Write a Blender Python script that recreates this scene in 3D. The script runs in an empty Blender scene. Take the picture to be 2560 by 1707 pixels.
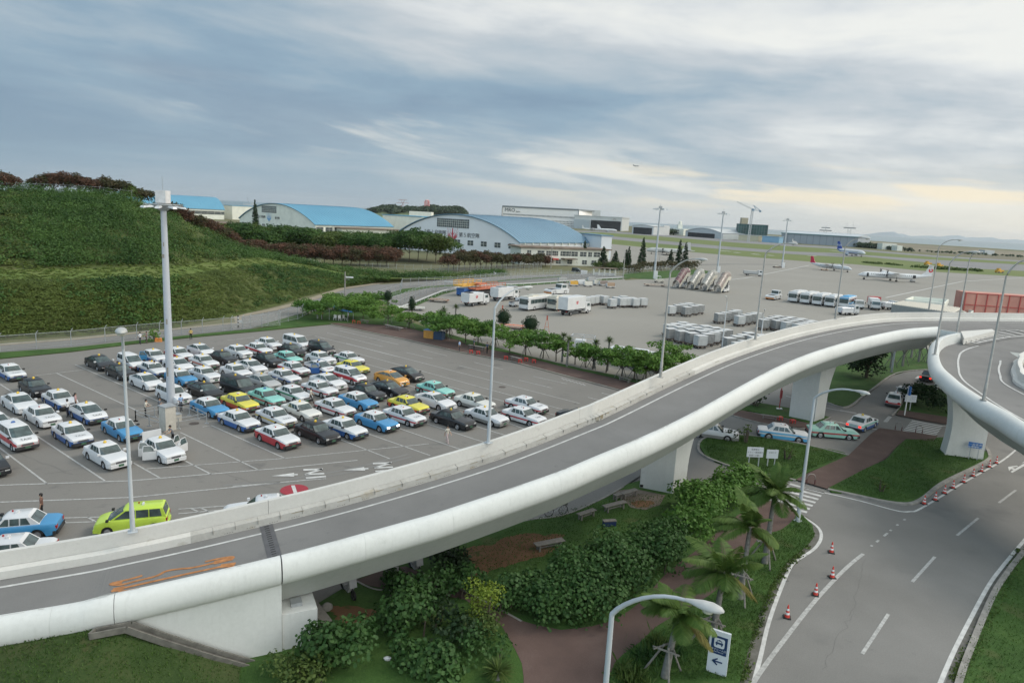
# Airport junction with taxi lot: camera, sky, sun first; then setting, ramps, buildings, vehicles, plants, street furniture, people
import bpy,bmesh,math,random
import numpy as np
from mathutils import Vector,Matrix
random.seed(7);rng=np.random.default_rng(7)
S=bpy.context.scene;COL=S.collection
PI=math.pi
FPX=1707.0;ROLL=math.atan(.0534);PITCH=math.atan(315.5/FPX);CH=20.0
aX=np.array([1.,0,0]);aD=np.array([0,-math.sin(PITCH),-math.cos(PITCH)]);aF=np.array([0,math.cos(PITCH),-math.sin(PITCH)])
cr,sr=math.cos(ROLL),math.sin(ROLL)
cam=bpy.data.cameras.new('camera');co=bpy.data.objects.new('camera',cam);COL.objects.link(co)
cam.sensor_width=36;cam.lens=36*FPX/2560;cam.clip_end=90000;cam.clip_start=.5
_r=cr*aX-sr*aD;_d=sr*aX+cr*aD
M=Matrix.Identity(4)
for i in range(3):
 M[i][0]=_r[i];M[i][1]=-_d[i];M[i][2]=-aF[i]
M[2][3]=CH
co.matrix_world=M;S.camera=co
SUN_EL,SUN_AZ=math.radians(42),math.radians(72)
W=bpy.data.worlds.new('World');S.world=W;W.use_nodes=True
nt=W.node_tree;nt.nodes.clear()
def N(t,**k):
 n=nt.nodes.new(t)
 for a,b in k.items():setattr(n,a,b)
 return n
def L(a,b):nt.links.new(a,b)
def mth(op,a,b=None,c=None,clamp=False):
 n=N('ShaderNodeMath',operation=op,use_clamp=clamp)
 for i,v in enumerate((a,b,c)):
  if v is None:continue
  if isinstance(v,(int,float)):n.inputs[i].default_value=v
  else:L(v,n.inputs[i])
 return n.outputs[0]
out=N('ShaderNodeOutputWorld');bg1=N('ShaderNodeBackground');bg2=N('ShaderNodeBackground');add=N('ShaderNodeMixShader')
sky=N('ShaderNodeTexSky',sky_type='NISHITA');sky.sun_disc=False;sky.sun_elevation=SUN_EL;sky.sun_rotation=SUN_AZ
L(sky.outputs[0],bg1.inputs[0]);bg1.inputs[1].default_value=.08
tc=N('ShaderNodeTexCoord');sep=N('ShaderNodeSeparateXYZ');L(tc.outputs['Generated'],sep.inputs[0])
x,y,z=sep.outputs
zc=mth('MAXIMUM',z,0.0)
den=mth('ADD',zc,.055)
cu=mth('DIVIDE',x,den);cv=mth('DIVIDE',y,den)
u2=mth('ADD',mth('MULTIPLY',cu,.92),mth('MULTIPLY',cv,.38));v2=mth('SUBTRACT',mth('MULTIPLY',cv,.92),mth('MULTIPLY',cu,.38))
cmb=N('ShaderNodeCombineXYZ');L(mth('MULTIPLY',u2,.50),cmb.inputs[0]);L(mth('MULTIPLY',v2,.60),cmb.inputs[1]);cmb.inputs[2].default_value=3.3
n1=N('ShaderNodeTexNoise');n1.inputs['Scale'].default_value=1.15;n1.inputs['Detail'].default_value=7;n1.inputs['Roughness'].default_value=.50;n1.inputs['Distortion'].default_value=.25
L(cmb.outputs[0],n1.inputs[0])
n2=N('ShaderNodeTexNoise');n2.inputs['Scale'].default_value=.22;n2.inputs['Detail'].default_value=2;L(cmb.outputs[0],n2.inputs[0])
az=mth('ARCTAN2',x,y)
ramp=N('ShaderNodeValToRGB');R=ramp.color_ramp
dens=mth('ADD',mth('MULTIPLY',n1.outputs[0],.6),mth('MULTIPLY',n2.outputs[0],.5))
azc=mth('MINIMUM',mth('MAXIMUM',az,-1.0),1.0)
ev=mth('DIVIDE',z,mth('MAXIMUM',y,.35));dz=mth('SUBTRACT',ev,.13)
dip=mth('POWER',2.718,mth('MULTIPLY',mth('MULTIPLY',dz,dz),-170))
damt=mth('SUBTRACT',.38,mth('MULTIPLY',mth('MAXIMUM',azc,0),.42),clamp=True)
lum=mth('ADD',mth('MULTIPLY_ADD',azc,.37,.59),mth('MULTIPLY',mth('SUBTRACT',dens,.55),.75))
lum=mth('SUBTRACT',lum,mth('MULTIPLY',dip,damt))
topb=N('ShaderNodeMapRange',interpolation_type='SMOOTHSTEP');L(ev,topb.inputs[0])
for i,v in zip((1,2,3,4),(.15,.27,0,.11)):topb.inputs[i].default_value=v
lum=mth('ADD',lum,topb.outputs[0])
el0=mth('ARCSINE',z);cm4=N('ShaderNodeCombineXYZ');L(mth('MULTIPLY',az,3.0),cm4.inputs[0]);L(mth('MULTIPLY',mth('ADD',el0,mth('MULTIPLY',az,.06)),13),cm4.inputs[1]);cm4.inputs[2].default_value=2.2
n4=N('ShaderNodeTexNoise');n4.inputs['Scale'].default_value=1.25;n4.inputs['Detail'].default_value=8;n4.inputs['Roughness'].default_value=.56;n4.inputs['Distortion'].default_value=.25;L(cm4.outputs[0],n4.inputs[0])
lowz=N('ShaderNodeMapRange',interpolation_type='SMOOTHSTEP');L(z,lowz.inputs[0])
for i,v in zip((1,2,3,4),(.12,.5,1.15,.35)):lowz.inputs[i].default_value=v
lum=mth('ADD',lum,mth('MULTIPLY',mth('SUBTRACT',n4.outputs[0],.5),lowz.outputs[0]))
L(lum,ramp.inputs[0])
R.elements[0].position=.08;R.elements[0].color=(.23,.335,.445,1)
R.elements[1].position=.95;R.elements[1].color=(.88,.89,.85,1)
for p,c in ((.30,(.285,.405,.51)),(.48,(.41,.50,.57)),(.66,(.57,.62,.655)),(.8,(.74,.77,.775))):
 e=R.elements.new(p);e.color=(*c,1)
lowf=N('ShaderNodeMapRange',interpolation_type='SMOOTHSTEP');L(z,lowf.inputs[0])
for i,v in zip((1,2,3,4),(0,.11,.75,0)):lowf.inputs[i].default_value=v
hr=N('ShaderNodeValToRGB');H_=hr.color_ramp
L(mth('MULTIPLY_ADD',az,.55,.5),hr.inputs[0])
H_.elements[0].position=.1;H_.elements[0].color=(.25,.37,.48,1)
H_.elements[1].position=.92;H_.elements[1].color=(.98,.90,.72,1)
e=H_.elements.new(.42);e.color=(.37,.48,.56,1)
e=H_.elements.new(.68);e.color=(.68,.72,.70,1)
mx=N('ShaderNodeMix',data_type='RGBA');L(lowf.outputs[0],mx.inputs[0]);L(ramp.outputs[0],mx.inputs[6]);L(hr.outputs[0],mx.inputs[7])
el=mth('ARCSINE',z)
cm2=N('ShaderNodeCombineXYZ');L(mth('MULTIPLY',az,4.5),cm2.inputs[0]);L(mth('MULTIPLY',mth('ADD',el,mth('MULTIPLY',az,.10)),30),cm2.inputs[1]);cm2.inputs[2].default_value=9.1
n3=N('ShaderNodeTexNoise');n3.inputs['Scale'].default_value=1.0;n3.inputs['Detail'].default_value=6;n3.inputs['Distortion'].default_value=.3;n3.inputs['Roughness'].default_value=.55;L(cm2.outputs[0],n3.inputs[0])
st=N('ShaderNodeMapRange',interpolation_type='SMOOTHSTEP');L(n3.outputs[0],st.inputs[0])
for i,v in zip((1,2,3,4),(.46,.66,0,1)):st.inputs[i].default_value=v
zz=mth('SUBTRACT',el,mth('MULTIPLY_ADD',az,-.085,.080))
zone=mth('POWER',2.718,mth('MULTIPLY',mth('MULTIPLY',zz,zz),-900))
azr=N('ShaderNodeMapRange',interpolation_type='SMOOTHSTEP');L(az,azr.inputs[0])
for i,v in zip((1,2,3,4),(-.75,.0,0,1)):azr.inputs[i].default_value=v
sf=mth('MULTIPLY',mth('MULTIPLY',mth('MULTIPLY_ADD',st.outputs[0],.62,.10),zone),mth('MULTIPLY',azr.outputs[0],.9),clamp=True)
mx2=N('ShaderNodeMix',data_type='RGBA');L(sf,mx2.inputs[0]);L(mx.outputs[2],mx2.inputs[6]);mx2.inputs[7].default_value=(.98,.94,.84,1)
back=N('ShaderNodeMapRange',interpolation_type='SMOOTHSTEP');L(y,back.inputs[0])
for i,v in zip((1,2,3,4),(.25,-.5,1,2.3)):back.inputs[i].default_value=v  # sky behind the camera made brighter, added to light camera-facing facades
cm5=N('ShaderNodeCombineXYZ');L(mth('MULTIPLY',az,5.0),cm5.inputs[0]);L(mth('MULTIPLY',mth('ADD',el,mth('MULTIPLY',az,.05)),42),cm5.inputs[1]);cm5.inputs[2].default_value=4.7
n5=N('ShaderNodeTexNoise');n5.inputs['Scale'].default_value=1.0;n5.inputs['Detail'].default_value=6;L(cm5.outputs[0],n5.inputs[0])
s5=N('ShaderNodeMapRange',interpolation_type='SMOOTHSTEP');L(n5.outputs[0],s5.inputs[0])
for i,v in zip((1,2,3,4),(.50,.64,0,1)):s5.inputs[i].default_value=v
z5=mth('SUBTRACT',el,.052);zn5=mth('POWER',2.718,mth('MULTIPLY',mth('MULTIPLY',z5,z5),-1400))
a5=N('ShaderNodeMapRange',interpolation_type='SMOOTHSTEP');L(az,a5.inputs[0])
for i,v in zip((1,2,3,4),(-.25,.28,0,.85)):a5.inputs[i].default_value=v
mx3=N('ShaderNodeMix',data_type='RGBA');L(mth('MULTIPLY',mth('MULTIPLY',s5.outputs[0],zn5),a5.outputs[0],clamp=True),mx3.inputs[0]);L(mx2.outputs[2],mx3.inputs[6]);mx3.inputs[7].default_value=(1.0,.88,.66,1)
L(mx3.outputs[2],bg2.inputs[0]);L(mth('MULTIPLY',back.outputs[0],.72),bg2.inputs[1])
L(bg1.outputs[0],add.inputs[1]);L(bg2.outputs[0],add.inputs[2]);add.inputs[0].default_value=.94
L(add.outputs[0],out.inputs[0])
sl=bpy.data.lights.new('sun','SUN');sl.energy=1.25;sl.angle=math.radians(16);sl.color=(1,.93,.84)
so=bpy.data.objects.new('sun',sl);COL.objects.link(so)
sd=Vector((math.sin(SUN_AZ)*math.cos(SUN_EL),math.cos(SUN_AZ)*math.cos(SUN_EL),math.sin(SUN_EL)))
so.rotation_euler=sd.to_track_quat('Z','Y').to_euler();so.location=(30,30,60)
S.view_settings.view_transform='Standard';S.view_settings.look='None';S.view_settings.exposure=0.5;S.view_settings.gamma=1
def G(px,py,z=0.0):
 dx,dy=px-1280,py-853.5
 d=(dx*cr+dy*sr)*aX+(-dx*sr+dy*cr)*aD+FPX*aF
 t=(z-CH)/d[2]
 return Vector((t*d[0],t*d[1],z))
def GY(px,py,Y):
 dx,dy=px-1280,py-853.5
 d=(dx*cr+dy*sr)*aX+(-dx*sr+dy*cr)*aD+FPX*aF
 t=Y/d[1]
 return Vector((t*d[0],Y,CH+t*d[2]))
def K(x0,y0,s):return lambda x,y,z=0.0:G(x0+x*s,y0+y*s,z)
def KP(x0,y0,s):return lambda x,y:(x0+x*s,y0+y*s)
cV=K(0,0,1.08844);cA=K(0,800,.29787);cB=K(500,800,.21259);cC=K(900,850,.23404);cD=K(0,1150,.38265)
cE=K(700,1150,.35524);cF=K(1400,1150,.35515);cG=K(1900,1150,.35522);cH=K(1700,800,.36565);cI=K(0,380,.29979)
cJ=K(400,450,.2551);cK=K(950,480,.27636);cL=K(1500,480,.2551);cM=K(2000,480,.2381);cN=K(750,700,.17007)
cO=K(1100,760,.27211);cP=K(1640,720,.18707);cQ=K(2050,740,.21684);cR=K(1740,850,.17857);cS=K(2100,840,.22954)
cT=K(1230,500,.17432);cU=K(1600,1530,.12755);cW=K(1400,630,.17007)
pI=KP(0,380,.29979);pJ=KP(400,450,.2551);pK=KP(950,480,.27636);pL=KP(1500,480,.2551);pM=KP(2000,480,.2381);pT=KP(1230,500,.17432)
MATS={}
def mat(name,col,rough=.7,metal=0.0,var=.12,scale=3.0,col2=None,bump=0.0,spec=.5,emit=None,detail=4,island=False,transl=0.0,aniso=None,coat=0.0):
 if name in MATS:return MATS[name]
 m=bpy.data.materials.new(name);m.use_nodes=True;t=m.node_tree
 b=t.nodes['Principled BSDF'];b.inputs['Roughness'].default_value=rough;b.inputs['Metallic'].default_value=metal
 b.inputs['Specular IOR Level'].default_value=spec
 if coat:b.inputs['Coat Weight'].default_value=coat;b.inputs['Coat Roughness'].default_value=.08
 if col2 is None:
  c1=tuple(max(0,c*(1-var)) for c in col);c2=tuple(min(1,c*(1+var)) for c in col)
 else:c1,c2=col,col2
 r=t.nodes.new('ShaderNodeValToRGB');r.color_ramp.elements[0].color=(*c1,1);r.color_ramp.elements[1].color=(*c2,1)
 r.color_ramp.elements[0].position=.3;r.color_ramp.elements[1].position=.7
 if island:
  g=t.nodes.new('ShaderNodeNewGeometry');t.links.new(g.outputs['Random Per Island'],r.inputs[0])
  r.color_ramp.elements[0].position=0;r.color_ramp.elements[1].position=1
 else:
  g=t.nodes.new('ShaderNodeTexCoord');n=t.nodes.new('ShaderNodeTexNoise');n.inputs['Scale'].default_value=scale;n.inputs['Detail'].default_value=detail
  src=g.outputs['Object']
  if aniso:
   mp=t.nodes.new('ShaderNodeMapping');mp.inputs['Scale'].default_value=aniso;t.links.new(src,mp.inputs[0]);src=mp.outputs[0]
  t.links.new(src,n.inputs[0]);t.links.new(n.outputs[0],r.inputs[0])
  if bump:
   bp=t.nodes.new('ShaderNodeBump');bp.inputs['Strength'].default_value=bump;t.links.new(n.outputs[0],bp.inputs['Height']);t.links.new(bp.outputs[0],b.inputs['Normal'])
 t.links.new(r.outputs[0],b.inputs['Base Color'])
 if emit:b.inputs['Emission Color'].default_value=(*emit[0],1);b.inputs['Emission Strength'].default_value=emit[1]
 if transl:
  tr=t.nodes.new('ShaderNodeBsdfTranslucent');t.links.new(r.outputs[0],tr.inputs[0]);ms=t.nodes.new('ShaderNodeMixShader');ms.inputs[0].default_value=transl
  o=t.nodes['Material Output'];t.links.new(b.outputs[0],ms.inputs[1]);t.links.new(tr.outputs[0],ms.inputs[2]);t.links.new(ms.outputs[0],o.inputs[0])
 MATS[name]=m;return m
def mat2(name,cols,scales,rough=.9,bump=0.,spots=None,lines=None,streak=None):
 """ground material: large patches x fine grain, optional dark stains and joint lines"""
 if name in MATS:return MATS[name]
 m=bpy.data.materials.new(name);m.use_nodes=True;t=m.node_tree;b=t.nodes['Principled BSDF'];b.inputs['Roughness'].default_value=rough
 b.inputs['Specular IOR Level'].default_value=.3
 tc=t.nodes.new('ShaderNodeTexCoord')
 def nz(sc,det=5,asp=None,ro=.55):
  n=t.nodes.new('ShaderNodeTexNoise');n.inputs['Scale'].default_value=sc;n.inputs['Detail'].default_value=det;n.inputs['Roughness'].default_value=ro
  s=tc.outputs['Object']
  if asp:
   mp=t.nodes.new('ShaderNodeMapping');mp.inputs['Scale'].default_value=asp;t.links.new(s,mp.inputs[0]);s=mp.outputs[0]
  t.links.new(s,n.inputs[0]);return n.outputs[0]
 r=t.nodes.new('ShaderNodeValToRGB');r.color_ramp.elements[0].position=.36;r.color_ramp.elements[1].position=.66
 r.color_ramp.elements[0].color=(*cols[0],1);r.color_ramp.elements[-1].color=(*cols[-1],1)
 for i,c in enumerate(cols[1:-1]):
  e=r.color_ramp.elements.new(.36+.3*(i+1)/(len(cols)-1));e.color=(*c,1)
 big=nz(scales[0]);fine=nz(scales[1],6,None,.7)
 mm=t.nodes.new('ShaderNodeMix');mm.inputs[0].default_value=.45;t.links.new(big,mm.inputs[2]);t.links.new(fine,mm.inputs[3]);t.links.new(mm.outputs[0],r.inputs[0])
 c=r.outputs[0]
 def mul(c,fac,colr):
  x=t.nodes.new('ShaderNodeMix');x.data_type='RGBA';t.links.new(fac,x.inputs[0]);t.links.new(c,x.inputs[6]);x.inputs[7].default_value=(*colr,1);return x.outputs[2]
 if spots:
  for sc,lo,hi,colr in spots:
   n=nz(sc,4);mr=t.nodes.new('ShaderNodeMapRange');mr.interpolation_type='SMOOTHSTEP';t.links.new(n,mr.inputs[0])
   for i,v in zip((1,2,3,4),(lo,hi,0,.75)):mr.inputs[i].default_value=v
   c=mul(c,mr.outputs[0],colr)
 if streak:
  n=nz(5,4,(1,1,.12));mr=t.nodes.new('ShaderNodeMapRange');mr.interpolation_type='SMOOTHSTEP';t.links.new(n,mr.inputs[0])
  for i,v in zip((1,2,3,4),(.52,.78,0,.38)):mr.inputs[i].default_value=v
  c=mul(c,mr.outputs[0],streak)
 if lines:
  size,ang,colr=lines
  mp=t.nodes.new('ShaderNodeMapping');mp.inputs['Rotation'].default_value=(0,0,ang);t.links.new(tc.outputs['Object'],mp.inputs[0])
  br=t.nodes.new('ShaderNodeTexBrick');br.offset=0;br.inputs['Scale'].default_value=1;br.inputs['Mortar Size'].default_value=.035;br.inputs['Mortar Smooth'].default_value=.4
  br.inputs['Brick Width'].default_value=size;br.inputs['Row Height'].default_value=size;t.links.new(mp.outputs[0],br.inputs[0])
  mq=t.nodes.new('ShaderNodeMath');mq.operation='MULTIPLY';mq.inputs[1].default_value=.6;t.links.new(br.outputs['Fac'],mq.inputs[0])
  c=mul(c,mq.outputs[0],colr)
 t.links.new(c,b.inputs['Base Color'])
 if bump:
  bp=t.nodes.new('ShaderNodeBump');bp.inputs['Strength'].default_value=bump;bp.inputs['Distance'].default_value=.1;t.links.new(fine,bp.inputs['Height']);t.links.new(bp.outputs[0],b.inputs['Normal'])
 MATS[name]=m;return m
mAsph=mat2('asphalt_lot',[(.155,.147,.134),(.186,.177,.162),(.218,.208,.192)],(.06,14),.85,.15,spots=[(.35,.60,.74,(.115,.112,.107)),(2.2,.66,.76,(.12,.117,.11)),(.9,.68,.76,(.075,.073,.07))])
mRoad=mat2('asphalt_road',[(.150,.147,.138),(.182,.178,.168),(.214,.209,.198)],(.15,16),.85,.15,spots=[(.2,.56,.75,(.125,.125,.122)),(1.4,.66,.78,(.13,.13,.125))])
mRamp=mat2('asphalt_ramp',[(.158,.155,.150),(.180,.177,.171),(.205,.201,.195)],(.3,20),.85,.1,spots=[(.5,.6,.76,(.13,.13,.13)),(2.5,.66,.78,(.14,.14,.138))])
mConc=mat2('apron_concrete',[(.225,.214,.19),(.25,.239,.213),(.285,.273,.245)],(.02,6),.85,.05,spots=[(.08,.6,.74,(.21,.2,.185)),(.4,.68,.76,(.19,.18,.165))],lines=(7.5,.42,(.22,.21,.195)))
mTaxi=mat2('taxiway',[(.17,.17,.17),(.2,.2,.2),(.22,.22,.22)],(.02,4),.9)
mGrass=mat2('lawn_grass',[(.026,.062,.011),(.042,.094,.018),(.064,.122,.027)],(.35,10),.95,.7,spots=[(.4,.58,.72,(.085,.098,.034)),(1.8,.62,.74,(.030,.058,.014))])
mGrassB=mat2('embankment_grass',[(.020,.042,.009),(.032,.058,.014),(.055,.068,.024)],(.5,10),.95,.6,spots=[(.6,.62,.74,(.09,.075,.035))])
mField=mat2('airfield_grass',[(.095,.135,.04),(.125,.16,.05),(.16,.165,.065)],(.012,.8),.95,.1,spots=[(.03,.6,.75,(.17,.15,.08))])
mScrub=mat2('hillside_ground',[(.045,.068,.016),(.065,.088,.022),(.09,.10,.032)],(.15,5),.95,.7,spots=[(.35,.6,.74,(.10,.078,.035))])
mBench=mat2('bench_grass',[(.075,.12,.022),(.10,.14,.028),(.12,.13,.04)],(.2,5),.95,.5)
mDirt=mat2('red_soil',[(.105,.055,.028),(.145,.078,.040),(.175,.10,.055)],(.6,12),.95,.3,spots=[(1.3,.55,.66,(.045,.075,.018))])
mPath=mat2('brown_path_paving',[(.082,.055,.048),(.102,.067,.057),(.130,.090,.078)],(.5,22),.9,.2,spots=[(.8,.66,.76,(.07,.05,.045))])
mSand=mat2('sandy_verge',[(.22,.19,.14),(.27,.235,.175),(.30,.26,.20)],(.5,10),.95)
mLand=mat2('far_shore',[(.13,.12,.08),(.19,.17,.12),(.23,.20,.15)],(.004,.08),.95,spots=[(.01,.55,.65,(.09,.10,.05))])
mGnd=mat2('base_ground',[(.10,.11,.05),(.13,.13,.065),(.15,.14,.08)],(.02,1.),.95)
mWhite=mat('white_line_paint',(.50,.50,.485),.8,var=.18,scale=2.5,detail=8)
mWhiteW=mat('worn_line_paint',(.27,.27,.26),.85,col2=(.46,.46,.445),scale=6,detail=8)
mRampC=mat2('ramp_cream_concrete',[(.53,.52,.485),(.575,.565,.53),(.61,.60,.565)],(.25,5),.75,.03,spots=[(1.3,.64,.76,(.42,.40,.35))])
mTube=mat2('ramp_white_shell',[(.545,.555,.535),(.59,.60,.58),(.63,.64,.62)],(.3,5),.7,.0,spots=[(.9,.64,.78,(.47,.48,.45))],streak=(.47,.475,.45))
mGird=mat2('girder_paint',[(.35,.37,.35),(.39,.41,.39),(.42,.44,.42)],(.3,4),.75,streak=(.37,.39,.36))
mStain=mat('kerb_stain',(.22,.18,.11),.9,col2=(.42,.41,.36),scale=1.2,detail=6)
mKerb=mat('kerb_concrete',(.24,.23,.21),.9,var=.25,scale=2)
mSteel=mat('galvanised_steel',(.34,.36,.37),.5,.3,var=.12,scale=2)
mSteelW=mat('pale_pole_paint',(.40,.43,.45),.5,0,var=.14,scale=1.5,aniso=(1,1,.3))
mSteelB=mat('brown_grey_pole',(.36,.35,.325),.5,.2,var=.18,scale=2)
mDark=mat('black_rubber',(.018,.018,.018),.7,var=.2)
mGlass=mat('vehicle_glass',(.055,.080,.080),.06,0,var=.5,scale=1.6,spec=.9)
mGlassL=mat('window_pane_dark',(.06,.07,.075),.12,0,var=.3)
mLens=mat('headlamp_lens',(.55,.56,.56),.1,.3,var=.1)
mRed=mat('red_lens',(.35,.02,.02),.2,var=.1)
mRedOn=mat('lit_brake_lamp',(.5,.02,.02),.2,var=.1,emit=((1,.05,.03),1.0))
mRim=mat('wheel_rim',(.35,.35,.36),.35,.6,var=.2)
mChrome=mat('grille_metal',(.16,.16,.17),.35,.5,var=.4,scale=30)
mPlateG=mat('number_plate_green',(.05,.12,.07),.6,var=.3,scale=20)
mYel=mat('amber_lamp',(.62,.42,.05),.35,var=.15)
mWood=mat('weathered_wood',(.20,.185,.165),.85,var=.2,scale=4)
mBark=mat('palm_bark',(.17,.165,.15),.9,var=.3,scale=6)
mBarkD=mat('tree_bark',(.085,.07,.052),.9,var=.3,scale=6)
class MB:
 def __init__(s):s.v=[];s.f=[];s.m=[]
 def add(s,vs,fs,m=0):
  o=len(s.v);s.v+=[tuple(q) for q in vs];s.f+=[tuple(i+o for i in f) for f in fs];s.m+=[m]*len(fs);return s
 def box(s,c,d,rz=0,m=0,taper=1.0,rot=None):
  x,y,z=[k/2 for k in d];vs=[]
  R_=rot if rot is not None else Matrix.Rotation(rz,3,'Z')
  for sz in (-1,1):
   k=taper if sz>0 else 1
   for sx,sy in ((-1,-1),(1,-1),(1,1),(-1,1)):vs.append(R_@Vector((sx*x*k,sy*y*k,sz*z))+Vector(c))
  return s.add(vs,[(0,3,2,1),(4,5,6,7),(0,1,5,4),(1,2,6,5),(2,3,7,6),(3,0,4,7)],m)
 def bar(s,a,b,w,h=None,m=0):
  a,b=Vector(a),Vector(b);d=b-a;h=h or w
  q=d.to_track_quat('X','Z').to_matrix();return s.box((a+b)/2,(d.length,w,h),m=m,rot=q)
 def tube(s,pts,r,n=8,m=0,cap=True):
  pts=[Vector(p) for p in pts];rs=r if isinstance(r,(list,tuple)) else [r]*len(pts);vs=[];fs=[]
  for i,p in enumerate(pts):
   d=(pts[min(i+1,len(pts)-1)]-pts[max(i-1,0)]).normalized()
   ref=Vector((0,0,1)) if abs(d.z)<.95 else Vector((1,0,0))
   a=d.cross(ref).normalized();b=a.cross(d)
   for k in range(n):
    t=2*PI*k/n;vs.append(p+(a*math.cos(t)+b*math.sin(t))*rs[i])
  for i in range(len(pts)-1):
   for k in range(n):fs.append((i*n+k,i*n+(k+1)%n,(i+1)*n+(k+1)%n,(i+1)*n+k))
  if cap:fs+=[tuple(range(n)),tuple(range((len(pts)-1)*n,len(pts)*n))[::-1]]
  return s.add(vs,fs,m)
 def lathe(s,prof,c=(0,0,0),n=16,m=0,sc=(1,1)):
  vs=[];fs=[];c=Vector(c)
  for r,z in prof:
   for k in range(n):vs.append(c+Vector((r*sc[0]*math.cos(2*PI*k/n),r*sc[1]*math.sin(2*PI*k/n),z)))
  for i in range(len(prof)-1):
   for k in range(n):fs.append((i*n+k,i*n+(k+1)%n,(i+1)*n+(k+1)%n,(i+1)*n+k))
  fs+=[tuple(range(n))[::-1],tuple(range((len(prof)-1)*n,len(prof)*n))]
  return s.add(vs,fs,m)
 def prism(s,poly,z0,z1,m=0):
  n=len(poly);vs=[(p[0],p[1],z0) for p in poly]+[(p[0],p[1],z1) for p in poly]
  return s.add(vs,[tuple(range(n))[::-1],tuple(range(n,2*n))]+[(i,(i+1)%n,n+(i+1)%n,n+i) for i in range(n)],m)
 def extr(s,poly,d,m=0):
  n=len(poly);poly=[Vector(p) for p in poly];d=Vector(d)
  return s.add(poly+[p+d for p in poly],[tuple(range(n))[::-1],tuple(range(n,2*n))]+[(i,(i+1)%n,n+(i+1)%n,n+i) for i in range(n)],m)
 def sheet(s,pts,z,m=0):return s.add([(p[0],p[1],z) for p in pts],[tuple(range(len(pts)))],m)
 def build(s,name,mats,parent=None,smooth=False,loc=None,fix=True):
  me=bpy.data.meshes.new(name);me.from_pydata(s.v,[],s.f)
  mats=mats if isinstance(mats,(list,tuple)) else [mats]
  for q in mats:me.materials.append(q)
  me.polygons.foreach_set('material_index',s.m)
  if fix:
   bm=bmesh.new();bm.from_mesh(me);bmesh.ops.recalc_face_normals(bm,faces=bm.faces);bm.to_mesh(me);bm.free()
  if smooth:
   me.shade_smooth();me.set_sharp_from_angle(angle=math.radians(smooth if smooth is not True else 40))
  o=bpy.data.objects.new(name,me);COL.objects.link(o)
  if parent:o.parent=parent
  if loc is not None:o.location=loc
  return o
def tag(o,label=None,cat=None,group=None,kind=None):
 if label:o['label']=label
 if cat:o['category']=cat
 if group:o['group']=group
 if kind:o['kind']=kind
 return o
def thing(name,label,cat,loc=(0,0,0),rz=0,group=None):
 o=bpy.data.objects.new(name,None);COL.objects.link(o);o.empty_display_size=.3
 o.location=loc;o.rotation_euler=(0,0,rz);return tag(o,label,cat,group)
def clone(o,parent=None):
 c=o.copy();COL.objects.link(c);c.parent=parent
 for ch in list(o.children):clone(ch,c)
 return c
def dup(o,loc,rz=0,label=None,group=None,sc=None):
 c=clone(o);c.location=loc;c.rotation_euler=(0,0,rz)
 if label:c['label']=label
 if group:c['group']=group
 if sc:c.scale=sc if isinstance(sc,tuple) else (sc,)*3
 return c
def struct(name,pts,z,m,kind='structure'):
 o=MB().sheet(pts,z).build(name,m,fix=False)
 me=o.data
 if me.polygons[0].normal.z<0:me.flip_normals()
 return tag(o,kind=kind)
def slab(name,pts,z0,z1,mt,mk):
 o=MB().prism(pts,z0,z1).build(name,mt);return tag(o,kind='structure')
def smooth_path(P,k=8,closed=False):
 P=[Vector(p) for p in P];out=[];n=len(P)
 rngs=range(n if closed else n-1)
 for i in rngs:
  p0=P[(i-1)%n] if closed else P[max(i-1,0)];p1=P[i];p2=P[(i+1)%n] if closed else P[i+1];p3=P[(i+2)%n] if closed else P[min(i+2,n-1)]
  for j in range(k):
   t=j/k;out.append(.5*((2*p1)+(-p0+p2)*t+(2*p0-5*p1+4*p2-p3)*t*t+(-p0+3*p1-3*p2+p3)*t**3))
 if not closed:out.append(P[-1])
 return out
def ribbon(mb,pts,w,z,m=0,dash=None):
 """flat painted line of width w along pts (world xy) at height z"""
 pts=[Vector((p[0],p[1],0)) for p in pts]
 segs=[pts]
 if dash:
  segs=[];acc=0;on=[];tot=0
  dense=[]
  for a,b in zip(pts[:-1],pts[1:]):
   n=max(1,int((b-a).length/.25))
   for i in range(n):dense.append(a+(b-a)*i/n)
  dense.append(pts[-1]);d=0;cur=[dense[0]]
  for a,b in zip(dense[:-1],dense[1:]):
   d+=(b-a).length;ph=d%(dash[0]+dash[1])
   if ph<dash[0]:cur.append(b)
   else:
    if len(cur)>1:segs.append(cur)
    cur=[]
  if len(cur)>1:segs.append(cur)
 for P in segs:
  vs=[]
  for i,p in enumerate(P):
   d=(P[min(i+1,len(P)-1)]-P[max(i-1,0)]).normalized();n=Vector((-d.y,d.x,0))*w/2
   vs+=[(p.x+n.x,p.y+n.y,z),(p.x-n.x,p.y-n.y,z)]
  mb.add(vs,[(2*i,2*i+1,2*i+3,2*i+2) for i in range(len(P)-1)],m)
def text_mesh(body,size,name,m,parent,loc,rot,ext=0.0):
 cu=bpy.data.curves.new(name,'FONT');cu.body=body;cu.size=size;cu.align_x='CENTER';cu.align_y='CENTER';cu.extrude=ext;cu.resolution_u=2
 o=bpy.data.objects.new(name,cu);COL.objects.link(o)
 dg=bpy.context.evaluated_depsgraph_get();me=bpy.data.meshes.new_from_object(o.evaluated_get(dg));bpy.data.objects.remove(o)
 me.materials.clear();me.materials.append(m)
 o=bpy.data.objects.new(name,me);COL.objects.link(o);o.parent=parent;o.location=loc;o.rotation_euler=rot
 return o
sea=MB();sea.sheet([(-24000,-2000),(24000,-2000),(24000,23000),(-24000,23000)],-2.0)
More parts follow.
